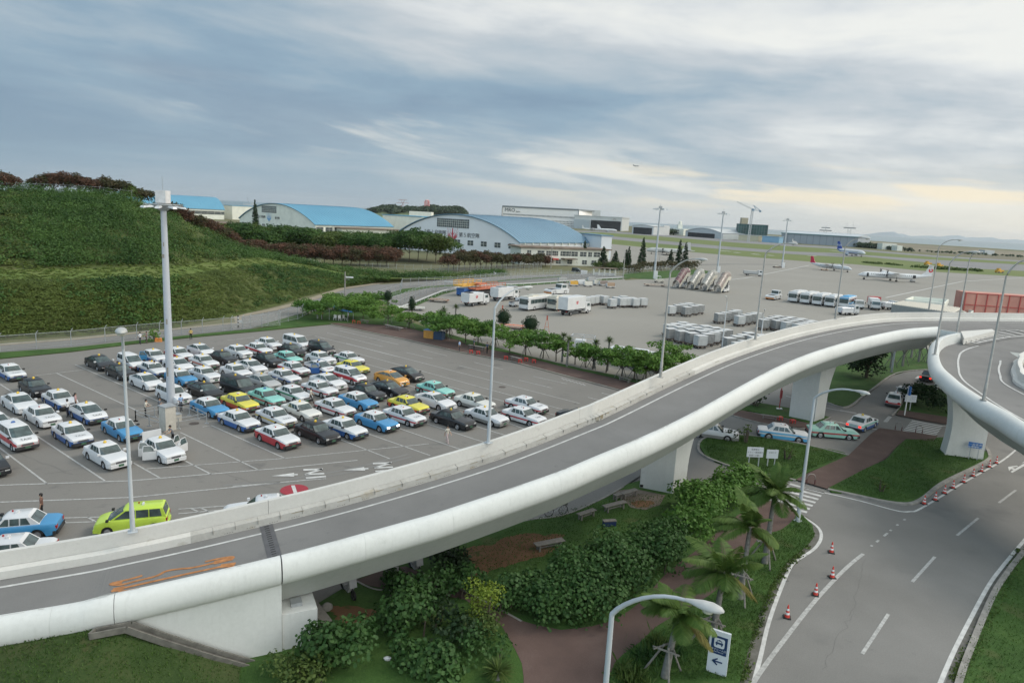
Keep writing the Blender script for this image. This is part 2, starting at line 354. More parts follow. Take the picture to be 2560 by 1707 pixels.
sea=tag(sea.build('sea',mat('sea_water',(.10,.17,.20),.35,0,col2=(.14,.21,.235),scale=.002,spec=.35),fix=False),kind='structure')
land=[(-500,-60),(900,-60),(1500,300)]+[tuple(G(*q)[:2]) for q in ((2700,652),(2560,626),(2420,617),(2250,607),(2150,600),(2000,590),(1800,579.5),(1600,566),(1400,557),(1250,549),(1150,541),(980,534),(800,529),(640,522),(550,517),(400,512))]+[(-1200,1200),(-600,300)]
gnd=MB();gnd.prism(land,-3.0,0.0)
tag(gnd.build('ground',mGnd),kind='structure')
far_land=[G(*q) for q in ((2750,690),(2560,660),(2420,640),(2150,619),(2120,604),(2150,602),(2250,609),(2420,620),(2560,630),(2700,655))]
struct('far_shore_land',far_land,.05,mLand)
ap=[G(986,781),G(1040,756),G(1105,731),G(1226,715),G(1392,705),G(1558,695.5),cL(250,865),cL(640,842),cL(1100,792),cL(960,772),cL(930,735),cL(400,760),G(1530,660),G(1440,640),cL(40,512),cL(80,507),cL(900,590),cL(1500,640),cL(2352,707),cM(540,757),cM(1400,838),cM(2352,890),G(2800,720),G(2900,960),G(2300,960),G(2050,960),G(1800,990),cO(1900,715),cO(1300,600),cO(800,480),cO(450,385),cN(2000,750),G(1040,800)]
struct('apron',ap,.02,mConc)
struct('airfield_grass',[cL(-600,445),cL(80,432+28),cL(600,510),cL(1200,562),cL(1900,612),cL(2352,637),cM(690,680),cM(1300,740),cM(1700,800),cM(2352,830),G(2800,690),G(2800,722),cM(2352,890),cM(1400,838),cM(540,757),cL(2352,707),cL(1500,640),cL(900,590),cL(80,507),cL(-600,480)],.05,mField)
struct('taxiway',[cL(-1800,390),cL(60,425),cL(600,478),cL(1300,540),cL(1900,585),cL(2352,600),cM(700,665),cM(1450,715),cM(2352,765),G(2800,675),G(2800,692),cM(2352,830),cM(1700,800),cM(1300,740),cM(690,680),cL(2352,637),cL(1900,612),cL(1200,562),cL(600,510),cL(80,460),cL(-600,445),cL(-1800,410)],.07,mTaxi)
struct('airfield_grass',[cL(-1800,370),cL(30,398),cL(600,438),cL(1300,495),cL(1900,535),cL(2352,560),cM(700,627),cM(1450,688),cM(2352,737),G(2800,662),G(2800,675),cM(2352,765),cM(1450,715),cM(700,665),cL(2352,600),cL(1900,585),cL(1300,540),cL(600,478),cL(60,430),cL(-1800,388)],.09,mField)
struct('runway',[cL(-2600,345),cL(30,383),cL(600,415),cL(1300,470),cL(1900,515),cL(2352,540),cM(700,610),cM(1450,670),cM(2352,722),G(2800,657),G(2800,662),cM(2352,737),cM(1450,688),cM(700,627),cL(2352,560),cL(1900,535),cL(1300,495),cL(600,438),cL(30,398),cL(-2600,360)],.08,mTaxi)
struct('airfield_grass',[cJ(690,262),cJ(900,268),cJ(2352,345),G(1030,560),cJ(2000,380),cJ(820,345),cJ(690,330)],.06,mField)
am=MB()
for a,b in (((630,805),(1100,870)),((1130,940),(1600,1010)),):pass
for (x0,y0,x1,y1) in ((1170,575,1280,585),(1310,592,1370,598),(1490,607,1560,615),(1640,620,1700,626)):
 ribbon(am,[cL(x0,y0),cL(x1,y1)],4,.11)
ribbon(am,[cL(1100,880),cL(1420,845),cL(2050,720),cL(2352,745)],.5,.045)
ribbon(am,[cM(900,1110),cM(1700,940),cM(2352,900)],.5,.045)
ribbon(am,[cM(1750,930),cM(1880,940)],.6,.05)
tag(am.build('airfield_markings',mWhite,fix=False),kind='structure')
st_=MB();ribbon(st_,[cL(960,715),cL(1250,708),cL(1700,712),cL(1800,735)],3.5,.04)
tag(st_.build('apron_repair_strip',mat('old_tarmac',(.15,.148,.14),.9),fix=False),kind='structure')
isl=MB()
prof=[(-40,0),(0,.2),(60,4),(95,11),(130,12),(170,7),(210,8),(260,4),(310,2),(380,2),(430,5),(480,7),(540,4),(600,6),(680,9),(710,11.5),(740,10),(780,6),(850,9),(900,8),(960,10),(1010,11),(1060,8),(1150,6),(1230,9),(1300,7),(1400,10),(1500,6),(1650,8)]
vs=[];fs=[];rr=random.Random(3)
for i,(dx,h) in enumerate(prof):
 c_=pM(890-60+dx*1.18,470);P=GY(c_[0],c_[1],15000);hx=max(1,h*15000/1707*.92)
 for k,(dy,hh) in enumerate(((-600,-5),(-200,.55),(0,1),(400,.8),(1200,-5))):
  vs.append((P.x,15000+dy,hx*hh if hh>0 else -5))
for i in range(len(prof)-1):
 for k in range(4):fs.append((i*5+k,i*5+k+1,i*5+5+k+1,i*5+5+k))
isl.add(vs,fs);tag(isl.build('distant_hills',mat('far_island_haze_grey',(.27,.33,.36),.95,var=.05,scale=.001),smooth=60),kind='structure')  # distance haze is painted into the islands' blue-grey colour
A0=[G(-250,918),cA(0,331),cA(600,272),cA(1150,203),cA(1600,152),cA(2350,82),G(827,811.7),G(1017,850),G(1148,880.5),G(1284,906),G(1450,950),cO(1700,800),G(1700,1003),G(1850,1062),G(1950,1090),G(2050,1100),G(2160,1000),G(1990,1290),G(1700,1290),G(1480,1260),G(1150,1430),G(800,1560),(-60,18),(-140,18)]
struct('parking_lot',A0,.02,mAsph)
struct('perimeter_road',[G(-300,908),cA(0,282),cA(600,239),cA(1200,176),cA(1600,134),cA(2350,60),cJ(900,1455),cJ(1430,1305),cJ(1850,1210),cK(0,960),cK(0,838),cJ(2150,1020),cJ(1800,1075),cJ(1410,1212),cJ(760,1345),cA(2000,30),cA(1240,107),cA(700,160),cA(0,214),G(-300,885)],.03,mRoad)
struct('perimeter_road',[cK(0,838),cK(0,960),cK(130,1085),cK(330,1000),cK(560,905),cK(1000,845),cK(1600,812),cK(2200,775),cK(2352,770),cK(1900,735),cK(1640,745),cK(1300,752),cK(700,785)],.034,mRoad)
struct('road_verge',[cA(0,275),cA(600,233),cA(1200,170),cA(1600,128),cA(2350,53),cJ(900,1448),cJ(1430,1298),G(790,790),G(827,811),cB(800,120),cA(2350,80),cA(1600,149),cA(1150,200),cA(600,269),cA(0,328),G(-300,925),G(-300,903)],.07,mGrass)
sv=MB()
for P_,w_ in (([G(-300,883),cA(0,209),cA(700,155),cA(1240,101),cA(2000,24),cJ(760,1338)],1.3),([cJ(760,1338),cJ(1100,1275),cJ(1400,1198),cJ(1790,1066),cJ(2170,1010)],1.9)):ribbon(sv,P_,w_,.06 if w_<1.5 else .064)
tag(sv.build('sandy_verge',mSand,fix=False),kind='structure')
struct('road_verge',[cK(0,945),cK(200,880),cK(420,855),cK(700,838),cK(1200,790),cK(1640,762),cK(1640,770),cK(1200,800),cK(700,850),cK(450,868),cK(280,900),cK(120,940),cK(60,1010)],.06,mGrass)
struct('guardrail_verge',[cK(150,1080),cK(330,1000),cK(560,905),cK(1000,845),cK(1600,812),cK(2250,775),cK(2270,785),cK(1800,812),cK(1500,835),cK(1000,868),cK(720,885),cK(560,930),cK(330,1030),cK(180,1090)],.06,mGrass)
struct('apron_corner_lawn',[cW(940,370),cW(1230,400),cW(1400,405),cW(1700,372),cW(1980,330),cW(2290,300),cW(2060,262),cW(1960,262),cW(1000,300),cW(930,330)],.06,mGrass)
pl=MB();wl=.13
Z1=.035
def line(c,*pts,w=wl,z=Z1):ribbon(pl,[c(*p) for p in pts],w,z)
line(cA,(0,540),(110,610));line(cA,(-120,985),(395,1375));line(cA,(30,790),(880,1350));line(cA,(475,447),(1115,745),(1150,765));line(cA,(1120,1200),(1345,1328));line(cA,(780,935),(1120,1200)) if 0 else None
line(cA,(630,375),(1420,722));line(cA,(290,468),(475,447),(730,415));line(cA,(1480,1145),(1770,1295));line(cA,(1450,955),(1515,945),(2170,1260));line(cA,(1700,898),(1775,887),(2400,1165))
line(cA,(-300,1398),(0,1388),(1095,1350),(2350,1245),(3000,1178),w=.15);line(cA,(1230,1250),(2350,1165),(3600,1040),w=.12);line(cA,(-300,1540),(0,1530),(1100,1490),(2350,1365),w=.15)
line(cC,(-150,35),(2352,680));line(cC,(-230,100),(0,152),(2160,742));line(cC,(40,250),(400,350),(2080,802));line(cC,(80,1000),(750,1235));line(cC,(-300,1030),(320,1270));line(cC,(415,945),(1075,1170));line(cC,(700,890),(1330,1095));line(cC,(1230,920),(1555,1020));line(cC,(1590,890),(1750,950));line(cC,(180,735),(415,800));line(cC,(0,430),(240,495));line(cC,(500,480),(800,570));line(cC,(1000,720),(1180,770));line(cC,(1480,840),(1590,880))
for q in (((665,105),(930,170)),((495,135),(775,200)),((1220,240),(1525,315)),((1060,275),(1380,350)),((1850,390),(2210,470)),((1700,430),(2055,515))):line(cC,*q)
line(cB,(1490,150),(2150,315));line(cB,(1640,125),(2330,290));line(cB,(1170,195),(1310,178),(1340,186));line(cB,(1270,235),(1430,213),(1470,225));line(cB,(320,240),(640,205));line(cB,(1310,178),(2352,440));line(cB,(1430,213),(1600,330),(2352,530)) if 0 else None
line(cD,(400,412),(660,402));line(cD,(400,380),(690,372));line(cD,(1165,352),(1480,325));line(cD,(1165,322),(1600,292));line(cD,(430,410),(395,380));line(cD,(620,402),(575,375));line(cD,(1300,340),(1250,318));line(cD,(1360,335),(1310,313))
line(cO,(1485,818),(1620,855));line(cO,(1357,857),(1480,890))
line(cD,(1520,172),(2130,122))
for k in range(7):
 a=(1115+k*32,683+k*9)
 for j in range(2):line(cO,(a[0]+j*14,a[1]+j*10),(a[0]+j*14+16,a[1]+j*10+3),w=.3)
tag(pl.build('parking_lines',mWhiteW,fix=False),kind='structure')
inn=MB()
def rect(c,q,z=.045,m=0):inn.sheet([c(*p) for p in q],z,m)
def IN(dx,dy,s=1.0):
 T=lambda x,y:cE(160+(x-160)*s+dx,60+(y-60)*s+dy)
 for q in ([(163,66),(300,60),(304,71),(165,77)],[(290,61),(304,70),(190,104),(170,100)],[(170,100),(322,92),(325,103),(175,112)] if 0 else [(172,99),(310,92),(313,102),(176,108)],[(180,124),(322,112),(325,122),(184,134)]):
  inn.sheet([T(*p) for p in q],.045)
IN(0,0);IN(490,-44,.96)
def arrow(c,tail,tip,w=.13,hl=1.6,hw=.75,z=.045):
 a,b=c(*tail),c(*tip);d=(b-a).normalized();n=Vector((-d.y,d.x,0));k=b-d*hl
 inn.sheet([a+n*w,k+n*w,k-n*w,a-n*w],z);inn.sheet([k+n*hw*.5,b,k-n*hw*.5],z+.004)
arrow(cE,(125,104),(-60,115));arrow(cE,(622,62),(447,74))
tag(inn.build('entry_lettering',mWhite,fix=False),kind='structure')
dc=MB();cc=cE(100,211);rx=(cE(198,211)-cc).length;
dc.sheet([(cc.x+rx*math.cos(t*PI/18),cc.y+rx*math.sin(t*PI/18)) for t in range(36)],.045,0)
dc.sheet([cE(78,182),cE(104,180),cE(125,241),cE(99,244)],.052,1)
tag(dc.build('no_entry_marking',[mat('red_road_paint',(.30,.03,.045),.8),mWhite],fix=False),kind='structure')
struct('brick_walkway',[G(820,808),G(900,810),cN(1500,690),cN(1950,800),cN(2352,900),cO(250,385),cO(700,470),cO(1100,575),cO(1500,665),cO(1850,742),G(1640,985),G(1760,1010),G(1700,1003),cO(1700,800),G(1450,948),G(1284,905),G(1148,879),G(1017,849)],.10,mPath)
kb=MB()
ribbon(kb,[G(827,811.7),G(1017,850),G(1148,880.5),G(1284,906),G(1450,950),G(1600,990)],.3,.12);tag(kb.build('kerb',mKerb,fix=False),kind='structure')
struct('tree_strip',[G(840,800),G(880,775),G(975,790),cN(2000,750),cO(450,385),cO(800,480),cO(1300,600),cO(1900,715),cO(1850,742),cO(1500,665),cO(1100,575),cO(700,470),cO(250,385),cN(2352,900),cN(1950,800),cN(1500,690),G(900,810)],.13,mGrass)
struct('corner_verge',[G(760,812),G(780,780),G(880,770),G(900,810),G(827,811.7)],.09,mGrass)
RD=[G(1500,1270),G(1600,1190),G(1720,1095),G(1700,1030),G(1730,985),G(1990,1010),G(2060,985),G(2300,900),G(2380,900),G(2330,985),G(2700,1080),G(2900,1400),G(2900,2000),G(1700,2100),G(1850,1707),G(1960,1450),G(2010,1330)]
struct('road',[G(1250,1290),G(1640,1010),G(1850,930),G(2400,880),(95,75),(60,20),(25,5),(8,5),(0,14),G(1300,1560)],.055,mRoad)
LZ=.16
def lawn(name,pts,m=None,z=LZ,kerb=None):
 o=MB().prism([(p[0],p[1]) for p in pts],0.06,z).build(name,m or mGrass);tag(o,kind='structure');return o
garden=[G(1240,1300),cF(445,190),G(1650,1190),cF(900,150),cF(1000,178),cF(1250,230),cF(1480,300),cF(1660,385),cF(1700,395),cF(1775,470),cF(1790,540),cF(1735,610),cF(1580,740),cF(1478,900),cF(1375,1150),cF(1265,1568),G(1820,1900),(6,6),(-30,6),G(430,1707),G(600,1665),G(720,1560),G(900,1450)]
lawn('garden_lawn',garden)
lawn('island_lawn',smooth_path([cH(128,850),cH(170,815),cH(300,795),cH(500,800),cH(860,862),cH(1150,935),cH(870,1052),cH(790,1105),cH(620,1075),cH(380,1020),cH(200,955)],4,True))
lawn('corner_lawn',smooth_path([cH(1545,820),cH(1800,810),cH(1950,830),cH(2110,925),cH(2085,975),cH(1800,1118),cH(1660,1225),cH(1560,1262),cH(1400,1248),cH(1180,1200),cH(1010,1165),cH(1250,1030),cH(1400,965),cH(1470,890)],3,True))
lawn('verge_lawn',[cH(1000,450),cH(1010,570),cH(1140,600),cH(1270,510),cH(1440,385),cH(1560,352),cH(1720,340),G(2345,915),G(2345,880),G(2200,850),G(2050,880)])
lawn('pier_lawn',[cR(500,1010),cR(870,890),cR(1300,965),cR(1880,1095),cR(1640,1200),cR(1340,1110),cR(700,1000)])
lawn('hedge_lawn',[cS(640,790),cS(700,690),cS(850,555),cS(1100,540),cS(1300,700),cS(1300,920),cS(1150,895),cS(720,835),cS(610,870)])
lawn('roadside_lawn',[cG(1858,650),cG(1640,960),cG(1500,1290),cG(1400,1568),G(2350,1900),(30,8),(60,25),(70,45),G(2700,1250)])
def walk(name,pts,z):struct(name,pts,z,mPath)
walk('brick_path',[cH(790,1102),cH(1000,1165),cH(1240,1040),cH(1400,962),cH(1470,885),cH(1545,822),cH(1730,838),cH(1762,800),cH(1362,747),cH(1300,790),cH(1150,935),cH(880,1055)],.17)
walk('brick_path',[cS(610,872),cS(640,820),cS(720,828),cS(1160,893),cS(1160,975),cS(900,930)],.17)
walk('brick_path',[cR(480,1060),cR(640,1000),cR(900,1060),cR(1400,1140),cR(1630,1200),cR(1540,1245),cR(1300,1230),cR(900,1170)],.17)
walk('garden_path',smooth_path([cF(1480,300),cF(1660,385),cF(1560,500),cF(1430,540),cF(1300,680),cF(1180,820),cF(1100,930),cF(900,1060),cF(690,1180),cF(560,1300),cF(380,1450),cF(250,1750),cE(1760,1700),cE(1700,1450),cE(1560,1190),cE(1500,1130),cE(1530,1070),cE(1700,1150),cE(1930,1205),cF(50,1210),cF(330,1160),cF(560,1020),cF(760,800),cF(1000,620),cF(1130,500),cF(1300,370)],3,True),.17)
walk('garden_path',[cE(1620,1180),cE(1500,1130),cE(1300,1000),cE(1080,960),cE(780,930),cE(640,905),cE(530,865),cE(700,800),cE(880,765),cE(1000,810),cE(1200,900),cE(1480,1030),cE(1700,1150)],.174)
soil=MB()
def blob(c,pts,z=.175):
 P=smooth_path([c(*p) for p in pts],5,True);P=[p+Vector((random.uniform(-.12,.12),random.uniform(-.12,.12),0)) for p in P];soil.sheet(P,z)
blob(cE,[(1270,690),(1340,630),(1480,610),(1620,550),(1760,530),(1860,545),(1950,535),(2000,560),(1890,620),(1990,640),(1800,700),(1640,750),(1500,790),(1440,850),(1340,860),(1290,760)])
blob(cE,[(360,1060),(460,1050),(640,1065),(650,1110),(560,1170),(440,1170),(380,1110)])
blob(cF,[(500,315),(560,300),(660,310),(620,345),(530,345)])
tag(soil.build('bare_soil_patch',mDirt,fix=False),kind='structure')
struct('gravel_patch',[cF(p[0],p[1]) for p in ((380,230),(520,215),(740,262),(700,330),(600,365),(500,350),(440,290))],.172,mat2('gravel',[(.12,.1,.08),(.16,.135,.11),(.19,.16,.13)],(.8,25),.95,.3))
struct('side_lane',[cE(1690,450),cE(1990,400),cE(2252,290),cF(445,200),cF(560,125),cF(600,60),G(1500,1180),G(1200,1280)],.168,mRoad)
kk=MB()
def kerb(pts,w=.22,h=.2,close=False):
 P=smooth_path([Vector((p[0],p[1],0)) for p in pts],5,close)
 if close:P.append(P[0])
 n=len(P);vs=[]
 for i,p in enumerate(P):
  a=P[max(i-1,0)];b=P[min(i+1,n-1)];d=(b-a).normalized();q=Vector((-d.y,d.x,0))*w/2
  vs+=[(p.x+q.x,p.y+q.y,0.05),(p.x+q.x,p.y+q.y,h),(p.x-q.x,p.y-q.y,h),(p.x-q.x,p.y-q.y,.05)]
 fs=[]
 for i in range(n-1):
  for k in range(3):fs.append((i*4+k,i*4+k+1,i*4+4+k+1,i*4+4+k))
 kk.add(vs,fs)
kerb([cH(128,850),cH(170,815),cH(300,795),cH(500,800),cH(860,862),cH(1150,935)]);kerb([cH(128,850),cH(130,905),cH(200,955),cH(380,1020),cH(560,1058),cH(790,1105)])
kerb([cH(1900,818),cH(2060,860),cH(2115,925),cH(2085,978),cH(1800,1120),cH(1660,1228),cH(1560,1266),cH(1400,1250),cH(1180,1203),cH(1010,1168)],.3)
kerb([cH(1010,572),cH(1140,602),cH(1270,512),cH(1440,387),cH(1560,354),cH(1720,342)]);kerb([cG(1858,650),cG(1750,790),cG(1640,960),cG(1500,1290),cG(1400,1568),G(2350,1900)],.3)
kerb([cF(900,152),cF(1000,180),cF(1250,232)],.2);GUT=[cF(1700,398),cF(1786,470),cF(1804,540),cF(1752,612),cF(1598,742),cF(1498,900),cF(1396,1150),cF(1286,1568),cF(1270,1640)]
kerb([cR(480,1064),cR(900,1176),cR(1300,1236),cR(1560,1250),cR(1880,1098)],.18,.19);kerb([cE(1730,432),cE(1990,402),cE(2252,292),cF(445,200)],.15,.19)
kerb([cE(540,870),cE(660,925),cE(800,935)],.1,.19);kerb([cE(1000,815),cE(1220,905),cE(1480,1035),cE(1700,1155)],.12,.19);kerb([cS(560,880),cS(640,800),cS(700,700)],.15,.19)
tag(kk.build('kerb',mKerb),kind='structure')
gm=MB();ribbon(gm,smooth_path(GUT,6),.75,.0575);ribbon(gm,smooth_path([cG(1848,640),cG(1628,950),cG(1486,1280),cG(1384,1568),cG(1370,1640)],6),.8,.0575)
tag(gm.build('gutter_dirt',mat('dirty_gutter',(.085,.082,.068),.95,col2=(.15,.146,.132),scale=2.5,detail=8),fix=False),kind='structure')
rp=MB();Z2=.065
def rl(c,*pts,w=.16,m=0,sm=True,dash=None):ribbon(rp,smooth_path([c(*p) for p in pts],6) if sm else [c(*p) for p in pts],w,Z2+.004*m,m,dash)
rl(cG,(-70,1660),(0,1400),(60,1150),(150,900),(225,740),(300,685),(390,620),(430,545),(405,475),(300,400),w=.2)
rl(cG,(-60,1600),(0,1500),(200,1230),(400,980),(600,770),(725,665),w=.22,m=1)
rl(cG,(780,612),(870,540),(980,450),(1090,372),w=.15,m=1,dash=(.45,.25))
rl(cG,(300,195),(460,235),(700,290),(960,360),(1060,366),(1110,355),(1240,280),(1400,180),(1560,90),(1700,10),(1790,-60),(1810,-90),(1760,-140),(1700,-175),w=.17)
rl(cG,(1900,530),(1858,570),(1700,760),(1600,900),(1450,1180),(1350,1380),(1270,1568),(1230,1680),w=.2)
for a,b in (((1800,215),(1680,305)),((1535,412),(1385,535)),((1230,685),(1070,862)),((903,1088),(718,1370)),((2000,70),(1900,140))):rl(cG,a,b,w=.17,sm=False,m=1)
for k in range(7):
 f=k/6;L0=Vector((205-f*130,168+f*120));
 a=Vector((320,200)).lerp(Vector((190,335)),f);b=Vector((450,235)).lerp(Vector((330,372)),f);a2=Vector((210,172)).lerp(Vector((60,300)),f)
 rl(cG,(a2.x,a2.y),(b.x,b.y),w=.36,sm=False)
for k in range(8):
 f=k/7;a=Vector((780,925)).lerp(Vector((685,1038)),f);b=Vector((1115,988)).lerp(Vector((1035,1103)),f)
 rl(cS,tuple(a),tuple(b),w=.34,sm=False)
rp.sheet([cS(525,875),cS(570,880),cS(515,943),cS(470,937)],Z2,1)
rl(cS,(0,940),(75,960),w=.15,sm=False);rl(cS,(0,812),(60,820),(180,842),w=.15,sm=False);rl(cS,(350,1015),(400,1022),w=.15,sm=False);rl(cR,(1260,790),(1330,805),w=.15,sm=False);rl(cR,(1820,955),(2050,1000),(2240,1035),w=.15,sm=False);rl(cR,(1890,1130),(2110,1185),w=.15,sm=False);rl(cS,(1115,985),(1190,990),w=.12,sm=False);rl(cS,(1035,1103),(1130,1112),w=.12,sm=False)
rp.sheet([cS(845,440),cS(870,440),cS(855,468),cS(815,465)],Z2)
rp.sheet([cG(1762,85),cG(1775,93),cG(1870,38),cG(1855,28)],Z2);rp.sheet([cG(1840,25),cG(1900,15),cG(1895,-5)],Z2+.004);rp.sheet([cG(1790,75),cG(1800,68),cG(1775,55),cG(1815,50),cG(1808,42),cG(1745,52),cG(1752,82),cG(1765,66)],Z2+.008)
tag(rp.build('road_markings',[mWhite,mWhiteW],fix=False),kind='structure')
ck=MB();rr=random.Random(12)
def crack(c,a,b,w=.035,z=.0465,m=0):
 P=[c(*a).lerp(c(*b),i/14) for i in range(15)];P=[p+Vector((rr.uniform(-.12,.12),rr.uniform(-.12,.12),0)) for p in P];ribbon(ck,P,w,z,m)
for a,b in (((440,1480),(640,1100)),((640,1100),(735,700))):crack(cG,a,b,.014,.062)
for a,b in (((0,1050),(600,1300)),((400,1290),(1500,1120)),((1500,1180),(2300,1420)),((200,640),(900,700))):crack(cA,a,b,.02,.03)
for a,b in (((100,320),(1200,420)),((1300,330),(2300,560)),((250,900),(900,1120))):crack(cC,a,b,.02,.03)
tag(ck.build('asphalt_cracks',mat('crack_filler',(.125,.122,.115),.9),fix=False),kind='structure')
tm=MB()
for k,(o1,o2) in enumerate(((0,0),(24,3))):
 P=smooth_path([cE(*q) for q in ((-400+o1,180+o2*6),(100+o1,130+o2*6),(500+o1,60+o2*6),(900+o1,-40+o2*6))],8);ribbon(tm,P,.28,.028+.0007*k)
tag(tm.build('tyre_polished_lanes',mat('tyre_worn_asphalt',(.165,.160,.15),.75,col2=(.195,.19,.18),scale=.5),fix=False),kind='structure')
for c,x,y,lb in ((cA,1630,866,'round iron manhole cover beside the railing'),(cC,1520,500,'dark oblong patch on the lot beside the lamp')):
 P=c(x,y,.036);mb=MB();mb.lathe([(.42,0),(.42,.008)],P,20);o=mb.build('manhole_cover',mat('iron_cover',(.08,.065,.055),.7),None);tag(o,lb,'manhole')
def V3(p):return Vector(p)
near_px=[(0,1540),(287,1485),(702,1390),(1012,1306),(1126,1272.6),(1364,1192.6),(1481,1146),(1700,1050),(1956,913),(2102,860),(2248,825.6),(2343,816.5)]
near_z=[3.7,4.1,4.7,5.35,5.65,6.4,6.85,7.8,9.0,9.45,9.75,9.9]
far_px=[(0,1381),(330,1325),(614,1265),(900,1197),(1228,1104),(1450,1024),(1516,997),(1700,915),(1835,862),(2000,815),(2167,787),(2298,781),(2560,783.6)]
Nn=[G(*p,z) for p,z in zip(near_px,near_z)]
fzs=[3.8,4.15,4.6,5.3,6.4,7.35,7.7,8.5,9.05,9.55,9.9,9.9,9.9]
Fn=[G(*p,z) for p,z in zip(far_px,fzs)]
Nn=[Nn[0]+(Nn[0]-Nn[1])*5]+Nn;Nn[0].z=2.6
Fn=[Fn[0]+(Fn[0]-Fn[1])*4.5]+Fn+[Vector((112,111,9.9))];Fn[0].z=2.6
near_c=smooth_path(Nn,10);far_c=smooth_path(Fn,10)
def closest(p,C):
 best=None;bd=1e9
 for a,b in zip(C[:-1],C[1:]):
  ab=b-a;t=max(0,min(1,(p-a).xy.dot(ab.xy)/ab.xy.length_squared));q=a+ab*t;d=(q-p).xy.length
  if d<bd:bd=d;best=q
 return best
def sweep(curve,outs,prof,mb,m=0,caps=True):
 """prof: list of (offset along out, dz)"""
 n=len(prof);vs=[]
 for p,o in zip(curve,outs):
  for a,dz in prof:vs.append((p.x+o.x*a,p.y+o.y*a,p.z+dz))
 fs=[(i*n+k,i*n+k+1,(i+1)*n+k+1,(i+1)*n+k) for i in range(len(curve)-1) for k in range(n-1)]
 if caps:fs+=[tuple(range(n)),tuple(range((len(curve)-1)*n,len(curve)*n))[::-1]]
 mb.add(vs,fs,m)
def normals(C,side):
 r=[]
 for i in range(len(C)):
  d=(C[min(i+1,len(C)-1)]-C[max(i-1,0)]);d.z=0;d.normalize();r.append(Vector((d.y,-d.x,0))*side)
 return r
ramp_t=thing('elevated_ramp','long curved white concrete ramp crossing the photo with rounded outer shell','elevated road',(0,0,0))
HP=1.12
nN=normals(near_c,1)
JI=30
shell=[(-.17,-HP),(-.15,-.02),(-.10,0),(0,0),(.10,-.015),(.24,-.09),(.36,-.26),(.44,-.5),(.47,-.76),(.43,-1.0),(.30,-1.2),(.08,-1.32),(-.1,-1.34)]
joints=[0,12,20,JI,36,50,62,74,86,98,110,len(near_c)-1]
for a,b in zip(joints[:-1],joints[1:]):
 seg=near_c[a:b+1];nn=nN[a:b+1]
 seg=[p.copy() for p in seg];ga={JI:.03,20:.012}.get(a,.003);gb={JI:.03,20:.012}.get(b,.003)
 seg[0]=seg[0]+(seg[1]-seg[0]).normalized()*ga;seg[-1]=seg[-1]+(seg[-2]-seg[-1]).normalized()*gb
 mb=MB();sweep(seg,nn,shell,mb);mb.build('outer_shell',mTube,ramp_t,smooth=50)
cs=MB();rr=random.Random(77)
for i in range(4,len(near_c)-2):
 p=near_c[i];d=near_c[i+1]-p;n_=nN[i];dn=d.normalized()
 for j in range(max(1,int(d.length/.5))):
  if rr.random()<.30:
   q=p+d*rr.random();l=rr.uniform(.15,1.1);o0=rr.uniform(-.10,.02);w_=rr.uniform(.02,.06);u_=Vector((0,0,.004));cs.add([q+n_*(o0-w_)+u_,q+dn*l+n_*(o0-w_)+u_,q+dn*l*.9+n_*o0+u_,q+dn*.05+n_*o0+u_],[(0,1,2,3)])
cs.build('crest_stains',mat('lichen_grey',(.30,.30,.275),.9,col2=(.44,.44,.41),scale=3,detail=6),ramp_t,fix=False)
nF=normals(far_c,-1)
par=[(0,-HP+.02),(.02,0),(.27,0),(.27,-1.5),(.0,-1.5)]
for a,b in ((0,JI+2),(JI+2,60),(60,100),(100,len(far_c)-1)):
 seg=[p.copy() for p in far_c[a:b+1]];seg[0]=seg[0]+(seg[1]-seg[0]).normalized()*.02
 mb=MB();sweep(seg,nF[a:b+1],par,mb);mb.build('parapet',mRampC,ramp_t)
mKb=mat2('kerb_panel_concrete',[(.36,.35,.32),(.42,.41,.38),(.48,.47,.435)],(.5,6),.85,.1,spots=[(.9,.58,.72,(.33,.29,.22))])
for a,b,m_ in ((0,25,mRampC),(25,82,mKb),(82,len(far_c)-1,mRampC)):
 kb_=MB();sweep(far_c[a:b+1],nF[a:b+1],[(-.42,-HP+.0),(-.38,-HP+.36),(-.03,-HP+.42),(-.03,-HP)],kb_);kb_.build('kerb_block',m_,ramp_t)
for i in range(26,82):
 q=far_c[i];o=nF[i];kj=MB();kj.bar(q-o*.41+Vector((0,0,-HP+.18)),q-o*.05+Vector((0,0,-HP+.25)),.025,.36) if i%2 else None
 if kj.v:kj.build('panel_joint',mDark if 0 else mKerb,ramp_t)
sl_=MB();gr_=MB();rr=random.Random(5);acc=0
for i in range(28,108):
 p=far_c[i];o=nF[i];d=(far_c[i+1]-p);nseg=max(1,int(d.length/.8))
 for j in range(nseg):
  q=p+d*(j/nseg);dn=d.normalized()
  if (acc%2)==0:
   for k in range(4):
    c_=q+dn*(.12*k);sl_.bar(c_-o*.402+Vector((0,0,-HP+.05)),c_-o*.402+dn*.07+Vector((0,0,-HP+.05)),.02,.08)
  if rr.random()<(.42 if 34<i<76 else .05) and i<90:
   w_=rr.uniform(.4,.9)
   gr_.add([q-o*.405+Vector((0,0,-HP+.05)),q-o*.405+dn*w_+Vector((0,0,-HP+.05)),q-o*.385+dn*w_+Vector((0,0,-HP+.33)),q-o*.385+Vector((0,0,-HP+.33))],[(0,1,2,3)])
  acc+=1
sl_.build('drain_slots',mDark,ramp_t);gr_.build('rust_stains',mStain,ramp_t,fix=False)
divider=[Vector((49.0,78.5,9.9)),Vector((54.1,82.3,9.85)),Vector((63,87.2,9.85)),Vector((78,92.6,9.85)),Vector((112,101.5,9.85))]
div_c=smooth_path(divider,8)
deckN=near_c[:-1]+div_c
dk=MB();vs=[];ln=MB();
fcl=[closest(p,far_c) for p in deckN]
